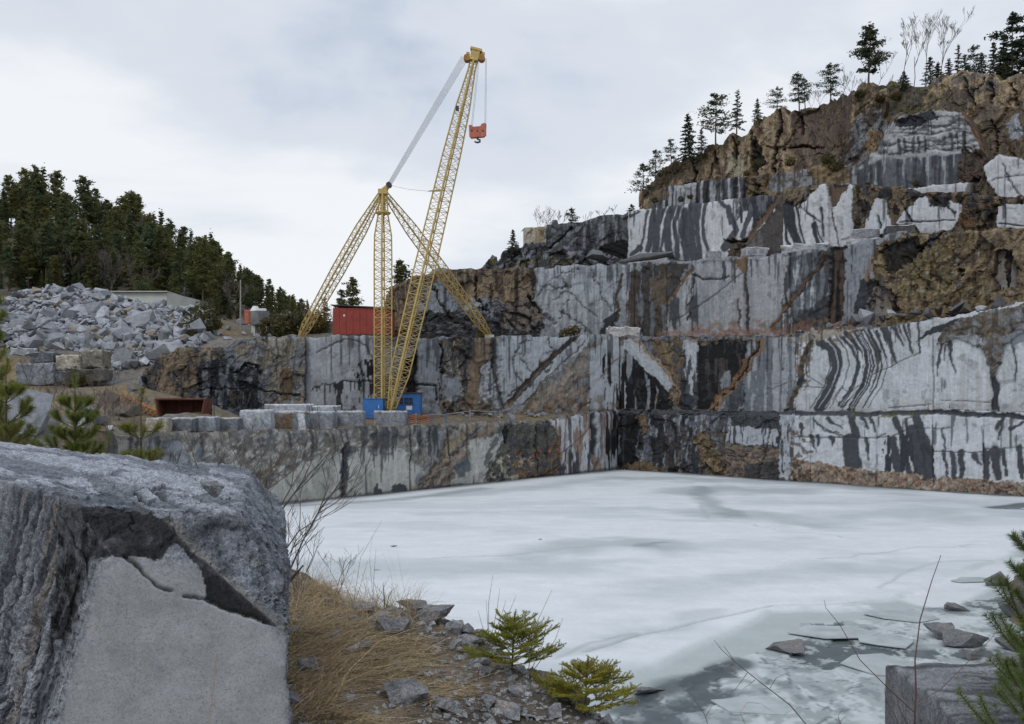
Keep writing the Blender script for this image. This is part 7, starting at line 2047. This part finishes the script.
mixv(in_dark * 0.95 * (ppy > 500), (0.018, 0.018, 0.020)); mixv(in_dark * sstep(0.1, .4, med + big_n * .5) * rw * 0.7, (0.10, 0.105, 0.115))
mixv(rough_left * sstep(-0.2, 0.3, fbm(ppx / 6, ppy / 12, 0, 88, 3)) * 0.6 * (ppx > 56), (0.13, 0.14, 0.155))
mixv(wgt[:, 2] * sstep(-0.35, .2, big_n + med) * 0.85, (0.045, 0.048, 0.055)); mixv(wgt[:, 2] * sstep(0.25, .5, med) * 0.6, (0.24, 0.25, 0.27))
mixv(groove * 0.85, (0.20, 0.195, 0.185)); mixv(crk * 0.95, (0.02, 0.02, 0.02)); mixv(tcr * .9, (0.02, 0.02, 0.022))
mixv(np.exp(-(dist_poly(ppx, ppy, [(217, 655), (213, 690), (209, 724)])[0] / 1.1) ** 2) * flatw * 0.5, (0.33, 0.21, 0.09)); mixv(np.exp(-(dist_poly(ppx, ppy, [(90, 627), (125, 645), (150, 662)])[0] / 2.0) ** 2) * flatw * 0.22, (0.34, 0.27, 0.17))
FQ = np.concatenate(faces)


def granite_near():
    m, t, b = new_mat('near_granite')
    at = t.nodes.new('ShaderNodeAttribute'); at.attribute_name = 'Col'
    p = coords(t)
    n1 = noise_node(t, 5.0, 6, 0.6, p); n2 = noise_node(t, 75.0, 4, 0.7, p); n4 = noise_node(t, 24.0, 6, 0.7, p)
    c = mixc(t, at.outputs['Color'], ramp(t, n1.outputs['Fac'], [(0.3, 0.82), (0.7, 1.14)]))
    sm = at.outputs['Alpha']
    c = mixc(t, c, mixc(t, ramp(t, n2.outputs['Fac'], [(0.34, 0.42), (0.48, 1.0), (0.66, 1.45)]), ramp(t, n2.outputs['Fac'], [(0.34, 0.66), (0.46, 1.0), (0.70, 1.14)]), sm, 'MIX'))
    c = mixc(t, c, mixc(t, ramp(t, n4.outputs['Fac'], [(0.33, 0.52), (0.7, 1.34)]), ramp(t, n4.outputs['Fac'], [(0.3, 0.88), (0.7, 1.07)]), sm, 'MIX'))
    t.links.new(c, b.inputs['Base Color'])
    b.inputs['Roughness'].default_value = 0.8
    b.inputs['Specular IOR Level'].default_value = 0.2
    bump(t, b, n4.outputs['Fac'], 0.45, 0.012)
    return m


M['granite'] = granite_near()
boul = link('granite_boulder', raw_mesh('granite_boulder', Pn - np.array(CT), FQ, cb, rw[FQ].mean(1) < 0.4), M['granite']); boul.location = CT
tag(boul, 'huge split granite block with a sawn front, filling the lower left corner', 'boulder')

NEAR_ME = []
for k in range(8):
    v, f = hull_rock(700 + k, [(1, .8, .6), (1, .7, .45), (1, .9, .5), (1, .6, .6), (1, .8, .35), (1, 1, .7), (1, .5, .5), (1, .75, .55)][k], 16)
    bm = bmesh.new(); vv = [bm.verts.new(q) for q in v]
    for q in f: bm.faces.new([vv[i] for i in q])
    bmesh.ops.subdivide_edges(bm, edges=bm.edges, cuts=5, use_grid_fill=True); bmesh.ops.triangulate(bm, faces=bm.faces)
    P_ = np.array([q.co for q in bm.verts]); bm.verts.index_update(); f = np.array([[q.index for q in g.verts] for g in bm.faces]); bm.free()
    P_ = P_ + np.stack([fbm(P_[:, 0] * 2 + k, P_[:, 1] * 2, P_[:, 2] * 2, 90 + i, 4) for i in range(3)], 1) * 0.075
    cc = np.zeros((len(P_), 3)) + np.array((0.20, 0.205, 0.215)); nz1 = fbm(P_[:, 0] * 2, P_[:, 1] * 2, P_[:, 2] * 4 + k, 95, 4); cc *= (1 + 0.45 * nz1)[:, None]; cc = _mixto(cc, sstep(.2, .5, nz1) * .5, (0.22, 0.18, 0.13))
    m_ = raw_mesh('rock', P_, f, cc, False); m_.materials.append(M['granite']); NEAR_ME.append(m_)


def near_rock(p, size, label, k, rot=(0, 0, 0), scl=(1, 1, 1), group=None, name='rock', cat='rock'):
    o = bpy.data.objects.new(name, NEAR_ME[k % 8]); COL.objects.link(o); o.location = p; o.rotation_euler = rot; o.scale = [size / 2 * q for q in scl]
    return tag(o, label, cat, group)


_ray = np.array(((211 - HX) / F, 1.0, (HY - 503) / F)); _cm = np.array((0, 0, CAMZ)) - np.array(CT)
_ts = [(d - n @ _cm) / (n @ _ray) for n, d in PL[:7] if n @ _ray < 0]
_hit = np.array((0, 0, CAMZ)) + _ray * max(_ts)
near_rock(Vector(_hit) + Vector((0, 0.0, 0.115)), 0.19, 'small dark round stone lying on top of the huge granite block', 5, (0.3, 0.2, 0.5), (1, .9, .95))
rn = random.Random(31)
BR = [(363, 607, 26, 'pale rounded stone high on the grassy bank', 0), (381, 617, 24, 'flat pale stone right below the rounded one on the bank', 4), (398, 628, 44, 'wide flat stone in the middle of the grassy bank', 1), (366, 643, 18, 'dark stone half sunk in the straw', 2), (418, 603, 36, 'long flat stone on the edge of the bank beside the ice', 4), (437, 616, 34, 'sloping slab on the edge of the bank right of the long flat stone', 1),
      (457, 628, 28, 'grey stone on the bank edge above the crevice', 3), (470, 640, 26, 'grey stone on the bank edge left of the upper spruce sapling', 0), (310, 668, 26, 'dark stone in straw beside the huge block', 5), (404, 692, 48, 'large flat stone lying in straw low on the bank', 2), (446, 704, 30, 'broken stone among gravel low on the bank', 7), (325, 600, 22, 'small stone near the top of the bank by the huge block', 3), (340, 622, 18, 'small stone in straw near the huge block', 6),
      (548, 668, 44, 'dark angular stone between the two spruce saplings', 6), (520, 690, 24, 'grey stone in the gravel below the upper spruce sapling', 0), (508, 712, 34, 'pale blue grey stone at the bottom edge of the bank', 7), (488, 700, 20, 'small pale stone in the gravel low on the bank', 5), (555, 712, 26, 'grey stone beneath the lower spruce sapling', 3), (292, 700, 26, 'stone wedged against the foot of the huge block', 5), (430, 640, 22, 'stone at the rim of the dark gravel patch', 4), (478, 660, 24, 'flat stone left of the upper spruce sapling foot', 1)]
for i, (px, py, w, lab, k) in enumerate(BR):
    x, y, z = on_bank(px, py + 4, 5, 16); s = w * y / F
    near_rock((x, y, z + s * 0.12), s * 1.15, lab, k, (rn.uniform(-.25, .25), rn.uniform(-.25, .25), rn.uniform(0, 6)), (1, .9, .8))
# gravel
gv, gf, nb = [], [], 0
rsg = np.random.RandomState(31); gpx = rsg.uniform(286, 640, 3800); gpy = rsg.uniform(575, 735, 3800)
kp = rsg.uniform(size=3800) < np.interp(gpx, [286, 400, 450, 640], [0.45, 0.5, 0.95, 0.98]); GP = on_bank_v(gpx[kp], gpy[kp], 5, 17, 220)
for x, y, z in GP:
    s = 0.012 * math.exp(rn.gauss(0.5, 0.6)) * (y / 8)
    v, f = PROTO[rn.randrange(10)]; R = np.array(Matrix.Rotation(rn.uniform(0, 6.28), 3, 'Z') @ Matrix.Rotation(rn.uniform(-.8, .8), 3, 'X'))
    gv.append((v * s) @ R.T + np.array((x, y, z + s * .15))); gf.append(f + nb); nb += len(v)
gv = np.concatenate(gv); gcol = np.zeros((len(gv), 3)) + np.array((0.25, 0.255, 0.26)); gcol *= (1 + 0.5 * vnoise(gv[:, 0] * 9, gv[:, 1] * 9, 0, 3))[:, None]
o = link('gravel', raw_mesh('gravel', gv, np.concatenate(gf), gcol, False), M['granite']); tag(o, 'loose gravel scattered over the foreground bank', 'gravel', None, 'stuff')


# ---- dry grass
def blades(P, seed, len_, wid, el, az, name, label, mat='straw'):
    """one thin curved blade at every place in P; el and az are arrays"""
    rs = np.random.RandomState(seed); n = len(P)
    L = len_ * np.exp(rs.normal(0, .4, n)); bend = rs.uniform(.1, .9, n) * L * .4
    d = np.stack([np.cos(az) * np.cos(el), np.sin(az) * np.cos(el), np.sin(el)], 1); cv = rs.normal(0, .25, n) * L
    s = np.stack([-np.sin(az), np.cos(az), rs.uniform(-.8, .8, n)], 1) * (wid * rs.uniform(.5, 1.3, n))[:, None]
    side = np.stack([-np.sin(az), np.cos(az), az * 0], 1)
    rows = []
    for t in (0, .3, .65, 1.0):
        c = P + d * (L * t)[:, None] + side * (cv * t * t)[:, None]; c[:, 2] -= bend * t * t
        c[:, 2] = np.maximum(c[:, 2], bz_(c[:, 0], c[:, 1]) + 0.004 + 0.03 * t * rs.uniform(size=n)) - (0.01 if t == 0 else 0)
        w = 1 - .8 * t
        rows += [c - s * w, c + s * w]
    vs = np.stack(rows, 1).reshape(-1, 3); b = (np.arange(n) * 8)[:, None]
    fs = np.concatenate([b + np.array([[2 * k, 2 * k + 1, 2 * k + 3, 2 * k + 2]]) for k in range(3)])
    o = link(name, raw_mesh(name, vs, fs, None, False), M[mat])
    return tag(o, label, 'grass', None, 'stuff')


rg = np.random.RandomState(3); n = 30000
gpx = 284 + np.abs(rg.normal(0, 105, n)); gpy = 580 + 185 * rg.uniform(size=n) ** 0.85; k = gpx < 540
GP = on_bank_v(gpx[k], gpy[k]); dn = fbm(GP[:, 0] / .7, GP[:, 1] / .7, 0, 99, 3); k2 = dn > -0.22 + 0.0036 * (gpx[k] - 284); GP = GP[k2]; n = len(GP)
flow = 1.6 * fbm(GP[:, 0] / .9, GP[:, 1] / .9, 0, 98, 3)
blades(GP, 4, 0.30, 0.0036, np.abs(rg.normal(.10, .20, n)), -0.4 + flow + rg.normal(0, .55, n), 'dry_grass', 'matted straw coloured dry grass on the foreground bank')
n = 900; GP = on_bank_v(rg.uniform(284, 420, n), 590 + rg.uniform(-15, 40, n), 8, 16)
blades(GP, 5, 0.42, 0.0030, rg.uniform(.4, 1.3, n), rg.uniform(0, 6.28, n), 'tall_dry_grass', 'upright dry grass stems along the top of the bank')
n = 420; GP = on_bank_v(rg.uniform(284, 330, n), rg.uniform(600, 724, n), 5, 14)
blades(GP, 6, 0.5, 0.0038, rg.uniform(.25, .9, n), rg.normal(.2, .7, n), 'leaning_dry_grass', 'long dry grass leaning beside the huge granite block')


def stems(px, py, tops, label, name='dry_stem', mat='straw', rad=0.0035, group=None, y0=5, y1=16):
    x, y, z = on_bank(px, py, y0, y1)
    root = empty(name, (x, y, z)); tag(root, label, 'dry plant', group)
    for i, (tx, ty, c) in enumerate(tops):
        e_ = Vector(W(tx, ty, y + 0.1 * (i % 3 - 1))) - Vector((x, y, z)); m = e_ * 0.55 + Vector((c, 0, 0.03))
        MB().tube([(0, 0, -.05), m, e_], [rad, rad * .75, rad * .35], 4).build('stem', M[mat], root)
    return root


stems(489, 640, [(493, 575, -.03), (500, 588, .02), (486, 600, .0), (506, 600, .03), (478, 610, -.02), (516, 596, .05)], 'cluster of thin grey brown dead stems on the bank edge', mat='grey_bark')
stems(527, 645, [(552, 590, -.05), (563, 618, .08), (546, 626, .05)], 'long curved dry grass stem above the upper spruce sapling', rad=0.004)
stems(352, 590, [(382, 520, -.1), (368, 560, .02), (340, 566, 0)], 'long leaning straw on the upper bank')
stems(300, 600, [(318, 545, -.02), (305, 555, 0), (330, 560, .03), (295, 540, 0), (312, 535, .02)], 'thin bare stems beside the top of the huge block', mat='grey_bark', rad=.003)
stems(372, 598, [(376, 548, 0), (390, 575, .02), (362, 572, -.02), (398, 585, .03)], 'small bare twig plant near the top of the bank', mat='grey_bark', rad=.003)
stems(385, 595, [(383, 583, 0), (392, 590, 0)], 'tiny green shoot on the bank edge', mat='sap_near', rad=.008)


# ---- young conifers
def needles(vs, fs, p, d, n, L, rng, spread=0.9, wid=0.0011):
    vs.append((tuple(p), tuple(d), n, L, spread, wid))


def needle_mesh(req, seed):
    rs = np.random.RandomState(seed)
    cnt = np.array([max(1, int(q[2])) for q in req])
    p = np.repeat(np.array([q[0] for q in req]), cnt, 0); d = np.repeat(np.array([q[1] for q in req]), cnt, 0)
    L, sp, wd = (np.repeat(np.array([q[i] for q in req]), cnt)[:, None] for i in (3, 4, 5))
    n = len(p)
    a = rs.normal(size=(n, 3)); a -= d * (a * d).sum(1)[:, None]; a /= np.linalg.norm(a, axis=1)[:, None] + 1e-9
    e_ = d * rs.uniform(.35, .8, n)[:, None] + a * sp; e_ *= L * rs.uniform(.7, 1.15, n)[:, None] / np.linalg.norm(e_, axis=1)[:, None]
    s = np.cross(e_, rs.normal(size=(n, 3))); s *= wd / (np.linalg.norm(s, axis=1)[:, None] + 1e-9)
    return raw_mesh('needles', np.stack([p - s, p + s, p + e_], 1).reshape(-1, 3), np.arange(3 * n).reshape(-1, 3), None, False)


def pine_sapling(loc, h, seed, label, mat, nl=0.055, whorl=0.34, reach=0.42, npn=26, wid=0.0014, name='pine_sapling', lean=(0, 0)):
    rng = random.Random(seed); root = empty(name, loc); tag(root, label, 'sapling')
    st = MB(); vs, fs = [], []
    ax = lambda t: Vector((lean[0] * t * t, lean[1] * t * t, h * t))
    st.tube([ax(t) for t in (0, .25, .5, .75, 1)], [h * .012, h * .010, h * .008, h * .006, .004], 6)
    def shoot(p, d, L):
        pts = [p]; q = p.copy(); dd = d.copy()
        for k in range(4):
            dd = (dd + Vector((0, 0, .17)) + Vector((rng.gauss(0, .05), rng.gauss(0, .05), 0))).normalized(); q = q + dd * L / 4; pts.append(q.copy())
        st.tube(pts, [.006, .005, .004, .003, .002], 4, False)
        for k in range(1, 4):
            for j in range(5): needles(vs, fs, pts[k].lerp(pts[k + 1], j / 5), (pts[k + 1] - pts[k]).normalized(), int(npn * (.25 + .12 * k)), nl, rng, .85, wid)
        needles(vs, fs, pts[-1], dd, npn, nl, rng, .6, wid)
        return pts
    nw = max(3, int(h * .85 / whorl))
    for w in range(nw):
        t = 0.16 + 0.80 * w / nw
        for k in range(5):
            az = k * 1.2566 + w * .7 + rng.uniform(-.3, .3); L = reach * h * .5 * (1.15 - t) * rng.uniform(.75, 1.2) + .08
            d = Vector((math.cos(az), math.sin(az), rng.uniform(.15, .5))).normalized(); pts = shoot(ax(t), d, L)
            if L > .22:
                for s in (-1, 1):
                    dd = (pts[3] - pts[2]).normalized(); sd = Vector((-dd.y, dd.x, .25)) * s; shoot(pts[2], (dd + sd * .9).normalized(), L * .5)
    shoot(ax(.97), Vector((0, 0, 1)), .14 * min(1.5, h))
    st.build('stem', M['bark'], root)
    c = link('needles', needle_mesh(vs, seed), M[mat], root)
    return root


def gb(px, Y): x = (px - HX) / F * Y; return (x, Y, float(bz_(x, Y)))
x_r = 4.02; pine_sapling((x_r, 6.8, float(bz_(x_r, 6.8)) - .1), 2.9, 501, 'green pine sapling reaching in from the right edge', 'sap_near', 0.065, .26, .62, 44, .0017, lean=(-.12, 0))
x_r = 4.5; pine_sapling((x_r, 7.9, float(bz_(x_r, 7.9)) - .1), 2.0, 505, 'lower green pine sapling behind the corner block at right', 'sap_near', 0.06, .26, .6, 40, .0017)
b_ = gb(75, 11.5); pine_sapling(b_, CAMZ + (HY - 387) / F * 11.5 - b_[2], 502, 'bushy young pine behind the huge block, middle of three', 'sap_pine', .075, .20, .50, 30, .0024)
b_ = gb(141, 10.5); pine_sapling(b_, CAMZ + (HY - 402) / F * 10.5 - b_[2], 503, 'sparse young pine behind the huge block, right of the bushy one', 'sap_pine', .075, .34, .42, 20, .0022)
b_ = gb(6, 10.0); pine_sapling(b_, CAMZ + (HY - 372) / F * 10.0 - b_[2], 504, 'young pine at the left edge behind the huge block', 'sap_pine', .075, .22, .52, 26, .0022)
b_ = gb(-22, 13.0); pine_sapling(b_, CAMZ + (HY - 262) / F * 13.0 - b_[2], 506, 'tall green pine cut by the left edge of the picture', 'sap_pine', .09, .28, .42, 26, .003)
b_ = gb(108, 9.6); pine_sapling(b_, CAMZ + (HY - 448) / F * 9.6 - b_[2], 507, 'tiny young pine peeking over the huge block', 'sap_pine', .06, .2, .7, 18, .002)


def spruce_sapling(px, py, Y, w, h, seed, label):
    x, y, z = on_bank(px, py, Y - 1.5, Y + 1.5); rng = random.Random(seed)
    root = empty('spruce_sapling', (x, y, z)); tag(root, label, 'sapling', 'spruce saplings on the bank')
    st = MB(); vs, fs = [], []
    st.tube([(0, 0, -.05), (0.01, 0, h * .5), (.02, 0, h)], [.012, .009, .004], 5)
    def twig(p, d, L, k):
        pts = [p]; q = p.copy(); dd = d.copy()
        for i in range(4):
            dd = (dd + Vector((rng.gauss(0, .06), rng.gauss(0, .06), rng.uniform(-.06, .12)))).normalized(); q = q + dd * L / 4; pts.append(q.copy())
        st.tube(pts, [.004, .0035, .003, .0025, .0015], 3, False)
        nst = int(L / .009)
        for i in range(nst):
            t = (i + .5) / nst * 4; a = min(3, int(t)); needles(vs, fs, pts[a].lerp(pts[a + 1], t - a), (pts[a + 1] - pts[a]).normalized(), 6, .020, rng, 1.0, .0024)
        if k > 0:
            for i in range(1, 4):
                for s in (-1, 1):
                    sd = Vector((-dd.y, dd.x, rng.uniform(-.1, .25))) * s; twig(pts[i], (dd * .9 + sd * .8).normalized(), L * .45 * rng.uniform(.7, 1.2), k - 1)
    n = 26
    for i in range(n):
        t = .12 + .85 * i / n; az = i * 2.4 + rng.uniform(-.4, .4)
        twig(Vector((.02 * t, 0, h * t)), Vector((math.cos(az), math.sin(az), .12 + .5 * t)).normalized(), w * .5 * (1.12 - t ** 1.5) * rng.uniform(.75, 1.1), 2 if t < .8 else 1)
    twig(Vector((.02, 0, h * .9)), Vector((0, 0, 1)), h * .25, 1)
    st.build('stem', M['bark'], root)
    link('needles', needle_mesh(vs, seed), M['sap_spruce'], root)


spruce_sapling(512, 672, 9.3, .95, .50, 601, 'yellow green spruce sapling on the bank edge, the upper of two')
spruce_sapling(585, 716, 8.0, .95, .46, 602, 'yellow green spruce sapling at the bottom edge, the lower of two')


# ---- bare twigs
def twigs(loc, h, seed, label, trunks, mat='grey_bark', thin=.0022, depth=4, spread=.5, rz=0, name='bare_shrub', r0=.008):
    root = empty(name, loc, rz); tag(root, label, 'shrub'); bare_tree(seed, h, trunks, depth, spread, r0, thin).build('branches', M[mat], root); return root


twigs(gb(244, 9.2), 2.3, 611, 'large leafless bush behind the right end of the huge block', 5, thin=.0022, depth=4, spread=.6)
twigs(gb(258, 9.6), 1.3, 612, 'smaller leafless bush close right of the large leafless one', 3, thin=.0018, depth=3)
twigs(gb(165, 9.2), 1.5, 613, 'leafless twigs sticking up behind the middle of the huge block', 3, thin=.0024)
twigs(gb(296, 13.0), 1.3, 614, 'thin leafless twigs on the bank top right of the huge block', 3, thin=.0020, depth=3)
twigs(gb(330, 13.2), 0.95, 615, 'low leafless twigs on the bank top before the ice', 2, thin=.0020, depth=3)


def branch(name, label, pts, Y, rad, mat='red_bark', subs=(), ground=True):
    P3 = [Vector(W(px, py, Y + dy)) for px, py, dy in pts]
    if ground: P3.insert(0, Vector((P3[0].x, P3[0].y, float(bz_(P3[0].x, P3[0].y)) - .05)))
    root = empty(name, P3[0]); tag(root, label, 'twig'); o_ = P3[0].copy()
    n = len(P3); MB().tube([p - o_ for p in P3], [rad * (1 - .75 * i / (n - 1)) for i in range(n)], 5).build('stem', M[mat], root)
    for sp in subs:
        Q = [Vector(W(px, py, Y)) - o_ for px, py in sp]; MB().tube(Q, [rad * .5 * (1 - .7 * i / (len(Q) - 1)) for i in range(len(Q))], 4).build('side_twig', M[mat], root)
    return root


branch('bare_twig', 'red brown forked twig standing before the corner block at right', [(914, 740, 0), (916, 690, 0), (915, 660, 0), (920, 620, 0), (932, 580, 0), (941, 555, 0)], 5.6, .007, subs=[[(914, 712), (890, 690), (860, 660), (840, 625), (826, 608), (824, 600)], [(917, 702), (940, 690), (965, 665), (990, 640), (1012, 610)], [(914, 735), (900, 710), (894, 690)], [(930, 735), (945, 700)]])
branch('bare_twig', 'dark bare branch slanting over the slush at the bottom', [(815, 735, 0), (790, 705, 0), (760, 682, 0), (735, 662, 0), (722, 650, 0), (714, 640, 0)], 6.0, .005, 'grey_bark', subs=[[(770, 688), (776, 678), (790, 672)], [(748, 672), (735, 690), (722, 694)], [(735, 662), (722, 664), (718, 672)], [(735, 662), (724, 646), (718, 648)], [(755, 680), (742, 690)]])
branch('bare_twig', 'small bare twig at the bottom left of the slush', [(712, 740, 0), (705, 715, 0), (696, 702, 0), (692, 694, 0)], 6.0, .004, 'grey_bark', subs=[[(706, 716), (712, 706)], [(700, 707), (690, 706)]])
branch('bare_twig', 'thin red twig left of the corner block', [(902, 735, 0), (895, 715, 0), (886, 700, 0), (884, 688, 0)], 5.9, .005, subs=[[(890, 706), (884, 700)]])
branch('bare_twig', 'short twig at the bottom right of the slush', [(845, 738, 0), (838, 716, 0), (842, 710, 0)], 6.1, .004, 'grey_bark', subs=[[(840, 722), (846, 716)]])
branch('dry_stem', 'thin arching straw over the slush at the bottom', [(752, 740, 0), (740, 712, 0), (748, 702, 0), (762, 704, 0), (770, 710, 0)], 6.2, .003, 'straw')

# corner block at lower right
CB = Vector((4.62, 7.95, 5.75)); nb_ = 46
bm = bmesh.new(); bmesh.ops.create_cube(bm, size=1.0); bmesh.ops.subdivide_edges(bm, edges=bm.edges, cuts=nb_, use_grid_fill=True)
v = np.array([q.co for q in bm.verts]); bm.verts.index_update(); f = np.array([[q.index for q in g.verts] for g in bm.faces]); bm.free()
ed = (np.abs(v) > 0.485).sum(1) >= 2
P_ = v * (1 - .012 * ed[:, None]) * np.array((2.15, 2.25, 1.3)); P_[:, 0] += 0.10 * P_[:, 1]
bn = fbm(P_[:, 0] / .4, P_[:, 1] / .4, P_[:, 2] / .4, 771, 5); tp = v[:, 2] > .47; lf = v[:, 0] < -.47
P_[:, 2] += np.where(tp, .05 * bn + .03 * (worley(P_[:, 0] / .6, P_[:, 1] / .25, 5)[0] - .5), 0); P_[:, 0] += np.where(lf, .02 * bn, 0)
cc = np.zeros((len(P_), 4)) + np.array((.195, .205, .222, 0)); cc[:, :3] *= (1 + .4 * bn)[:, None]
k_ = lf * sstep(0, .3, fbm(P_[:, 1] / .12, P_[:, 2] / 1.2, 0, 772, 3)); cc[:, :3] = cc[:, :3] * (1 - k_[:, None]) + np.array((.26, .27, .285)) * k_[:, None]
k_ = tp * sstep(.3, .5, np.abs(fbm(P_[:, 0] / 1.5, P_[:, 1] / .12, 0, 773, 3))) * .7; cc[:, :3] = cc[:, :3] * (1 - k_[:, None]) + np.array((.03, .03, .034)) * k_[:, None]
o = link('corner_block', raw_mesh('corner_block', P_, f, cc), M['granite']); o.location = CB; o.rotation_euler = (0, 0.03, 0.05)
tag(o, 'dark squared granite block in the lower right corner', 'stone block')

# stones in the ice and on the right shore
for px, py, w, h_, lab, k in [(786, 645, 40, 14, 'dark stone frozen into the slush in the middle', 7), (650, 687, 38, 10, 'low dark stone in the slush near the bank', 6), (942, 628, 34, 20, 'dark pointed stone at the water edge, left of the paler one', 0), (966, 637, 42, 22, 'pale grey slanted stone at the water edge', 1), (971, 652, 24, 14, 'small dark stone below the pale slanted one', 3), (1006, 660, 48, 22, 'wide dark stone partly behind the corner block', 2), (962, 606, 34, 12, 'low dark stone under the pine sapling branches', 6),
                              (996, 578, 26, 18, 'dark stone on the right shore beside the pine sapling', 7), (1018, 606, 40, 26, 'large dark stone on the right shore behind the sapling', 5), (1016, 640, 36, 24, 'dark stone behind the sapling low at the right edge', 4), (1020, 508, 30, 8, 'dark low rock far along the right shore', 6)]:
    x, y = at_ice(px, py + h_ * .4); s = w * y / F
    near_rock((x, y, h_ * .25 * y / F), s * 1.1, lab, k, (rn.uniform(-.2, .2), rn.uniform(-.15, .15), rn.uniform(-.5, .5)), (1, .85, min(1.6, h_ / w * 1.7)), 'stones at the water edge')
# ice floes
def floe(px, py, w, d, seed, label, lift=.035):
    rng = random.Random(seed); x, y = at_ice(px, py); n = rng.randint(5, 7)
    a = sorted(rng.uniform(0, 6.28) for _ in range(n)); a = [6.28 * i / n + rng.uniform(-.35, .35) for i in range(n)]
    pts = [(math.cos(t) * w * rng.uniform(.8, 1.2) / 2, math.sin(t) * d * rng.uniform(.8, 1.2) / 2) for t in a]
    mb = MB(); mb.add([(p, q, 0) for p, q in pts] + [(p, q, .035) for p, q in pts], [tuple(range(n))[::-1], tuple(range(n, 2 * n))] + [(i, (i + 1) % n, (i + 1) % n + n, i + n) for i in range(n)])
    o = mb.build('ice_floe', M['floe']); o.location = (x, y, lift - .035); o.rotation_euler = (rng.uniform(-.012, .012), rng.uniform(-.012, .012), rng.uniform(-.3, .3)); return tag(o, label, 'ice floe', 'ice floes on the slush')
M['floe'] = plain_mat('grey_ice_plate', (0.43, 0.475, 0.485), 0.4, var=0.2, scale=1.2)
for i, (px, py, w, d, lab) in enumerate([(884, 640, 2.2, 2.2, 'pale ice plate left of the stones at the water edge'), (884, 666, 2.6, 2.6, 'large pale ice plate just above the corner block'), (835, 632, 3.4, 2.0, 'long grey ice plate right of the frozen stone'), (760, 706, 2.6, 2.0, 'grey ice plate at the bottom of the slush'), (903, 616, 2.8, 2.2, 'grey ice plate up beside the snowy edge'), (968, 580, 2.6, 1.4, 'bright white ice plate near the right shore')]):
    floe(px, py, w, d, 900 + i, lab)
x, y = at_ice(394, 548); near_rock((x, y, .12), .5, 'small dark lump lying alone on the snowy ice', 4, (0, 0, .2), (1.0, .6, .35))
x, y = at_ice(378, 572); near_rock((x, y, .12), .42, 'thin dark piece lying on the ice by the bank', 6, (0, 0, .1), (1.1, .4, .2))
x, y = at_ice(540, 541); near_rock((x, y, .12), .3, 'tiny dark speck of stone on the ice in the middle', 2, (0, 0, .1), (1, .6, .3))
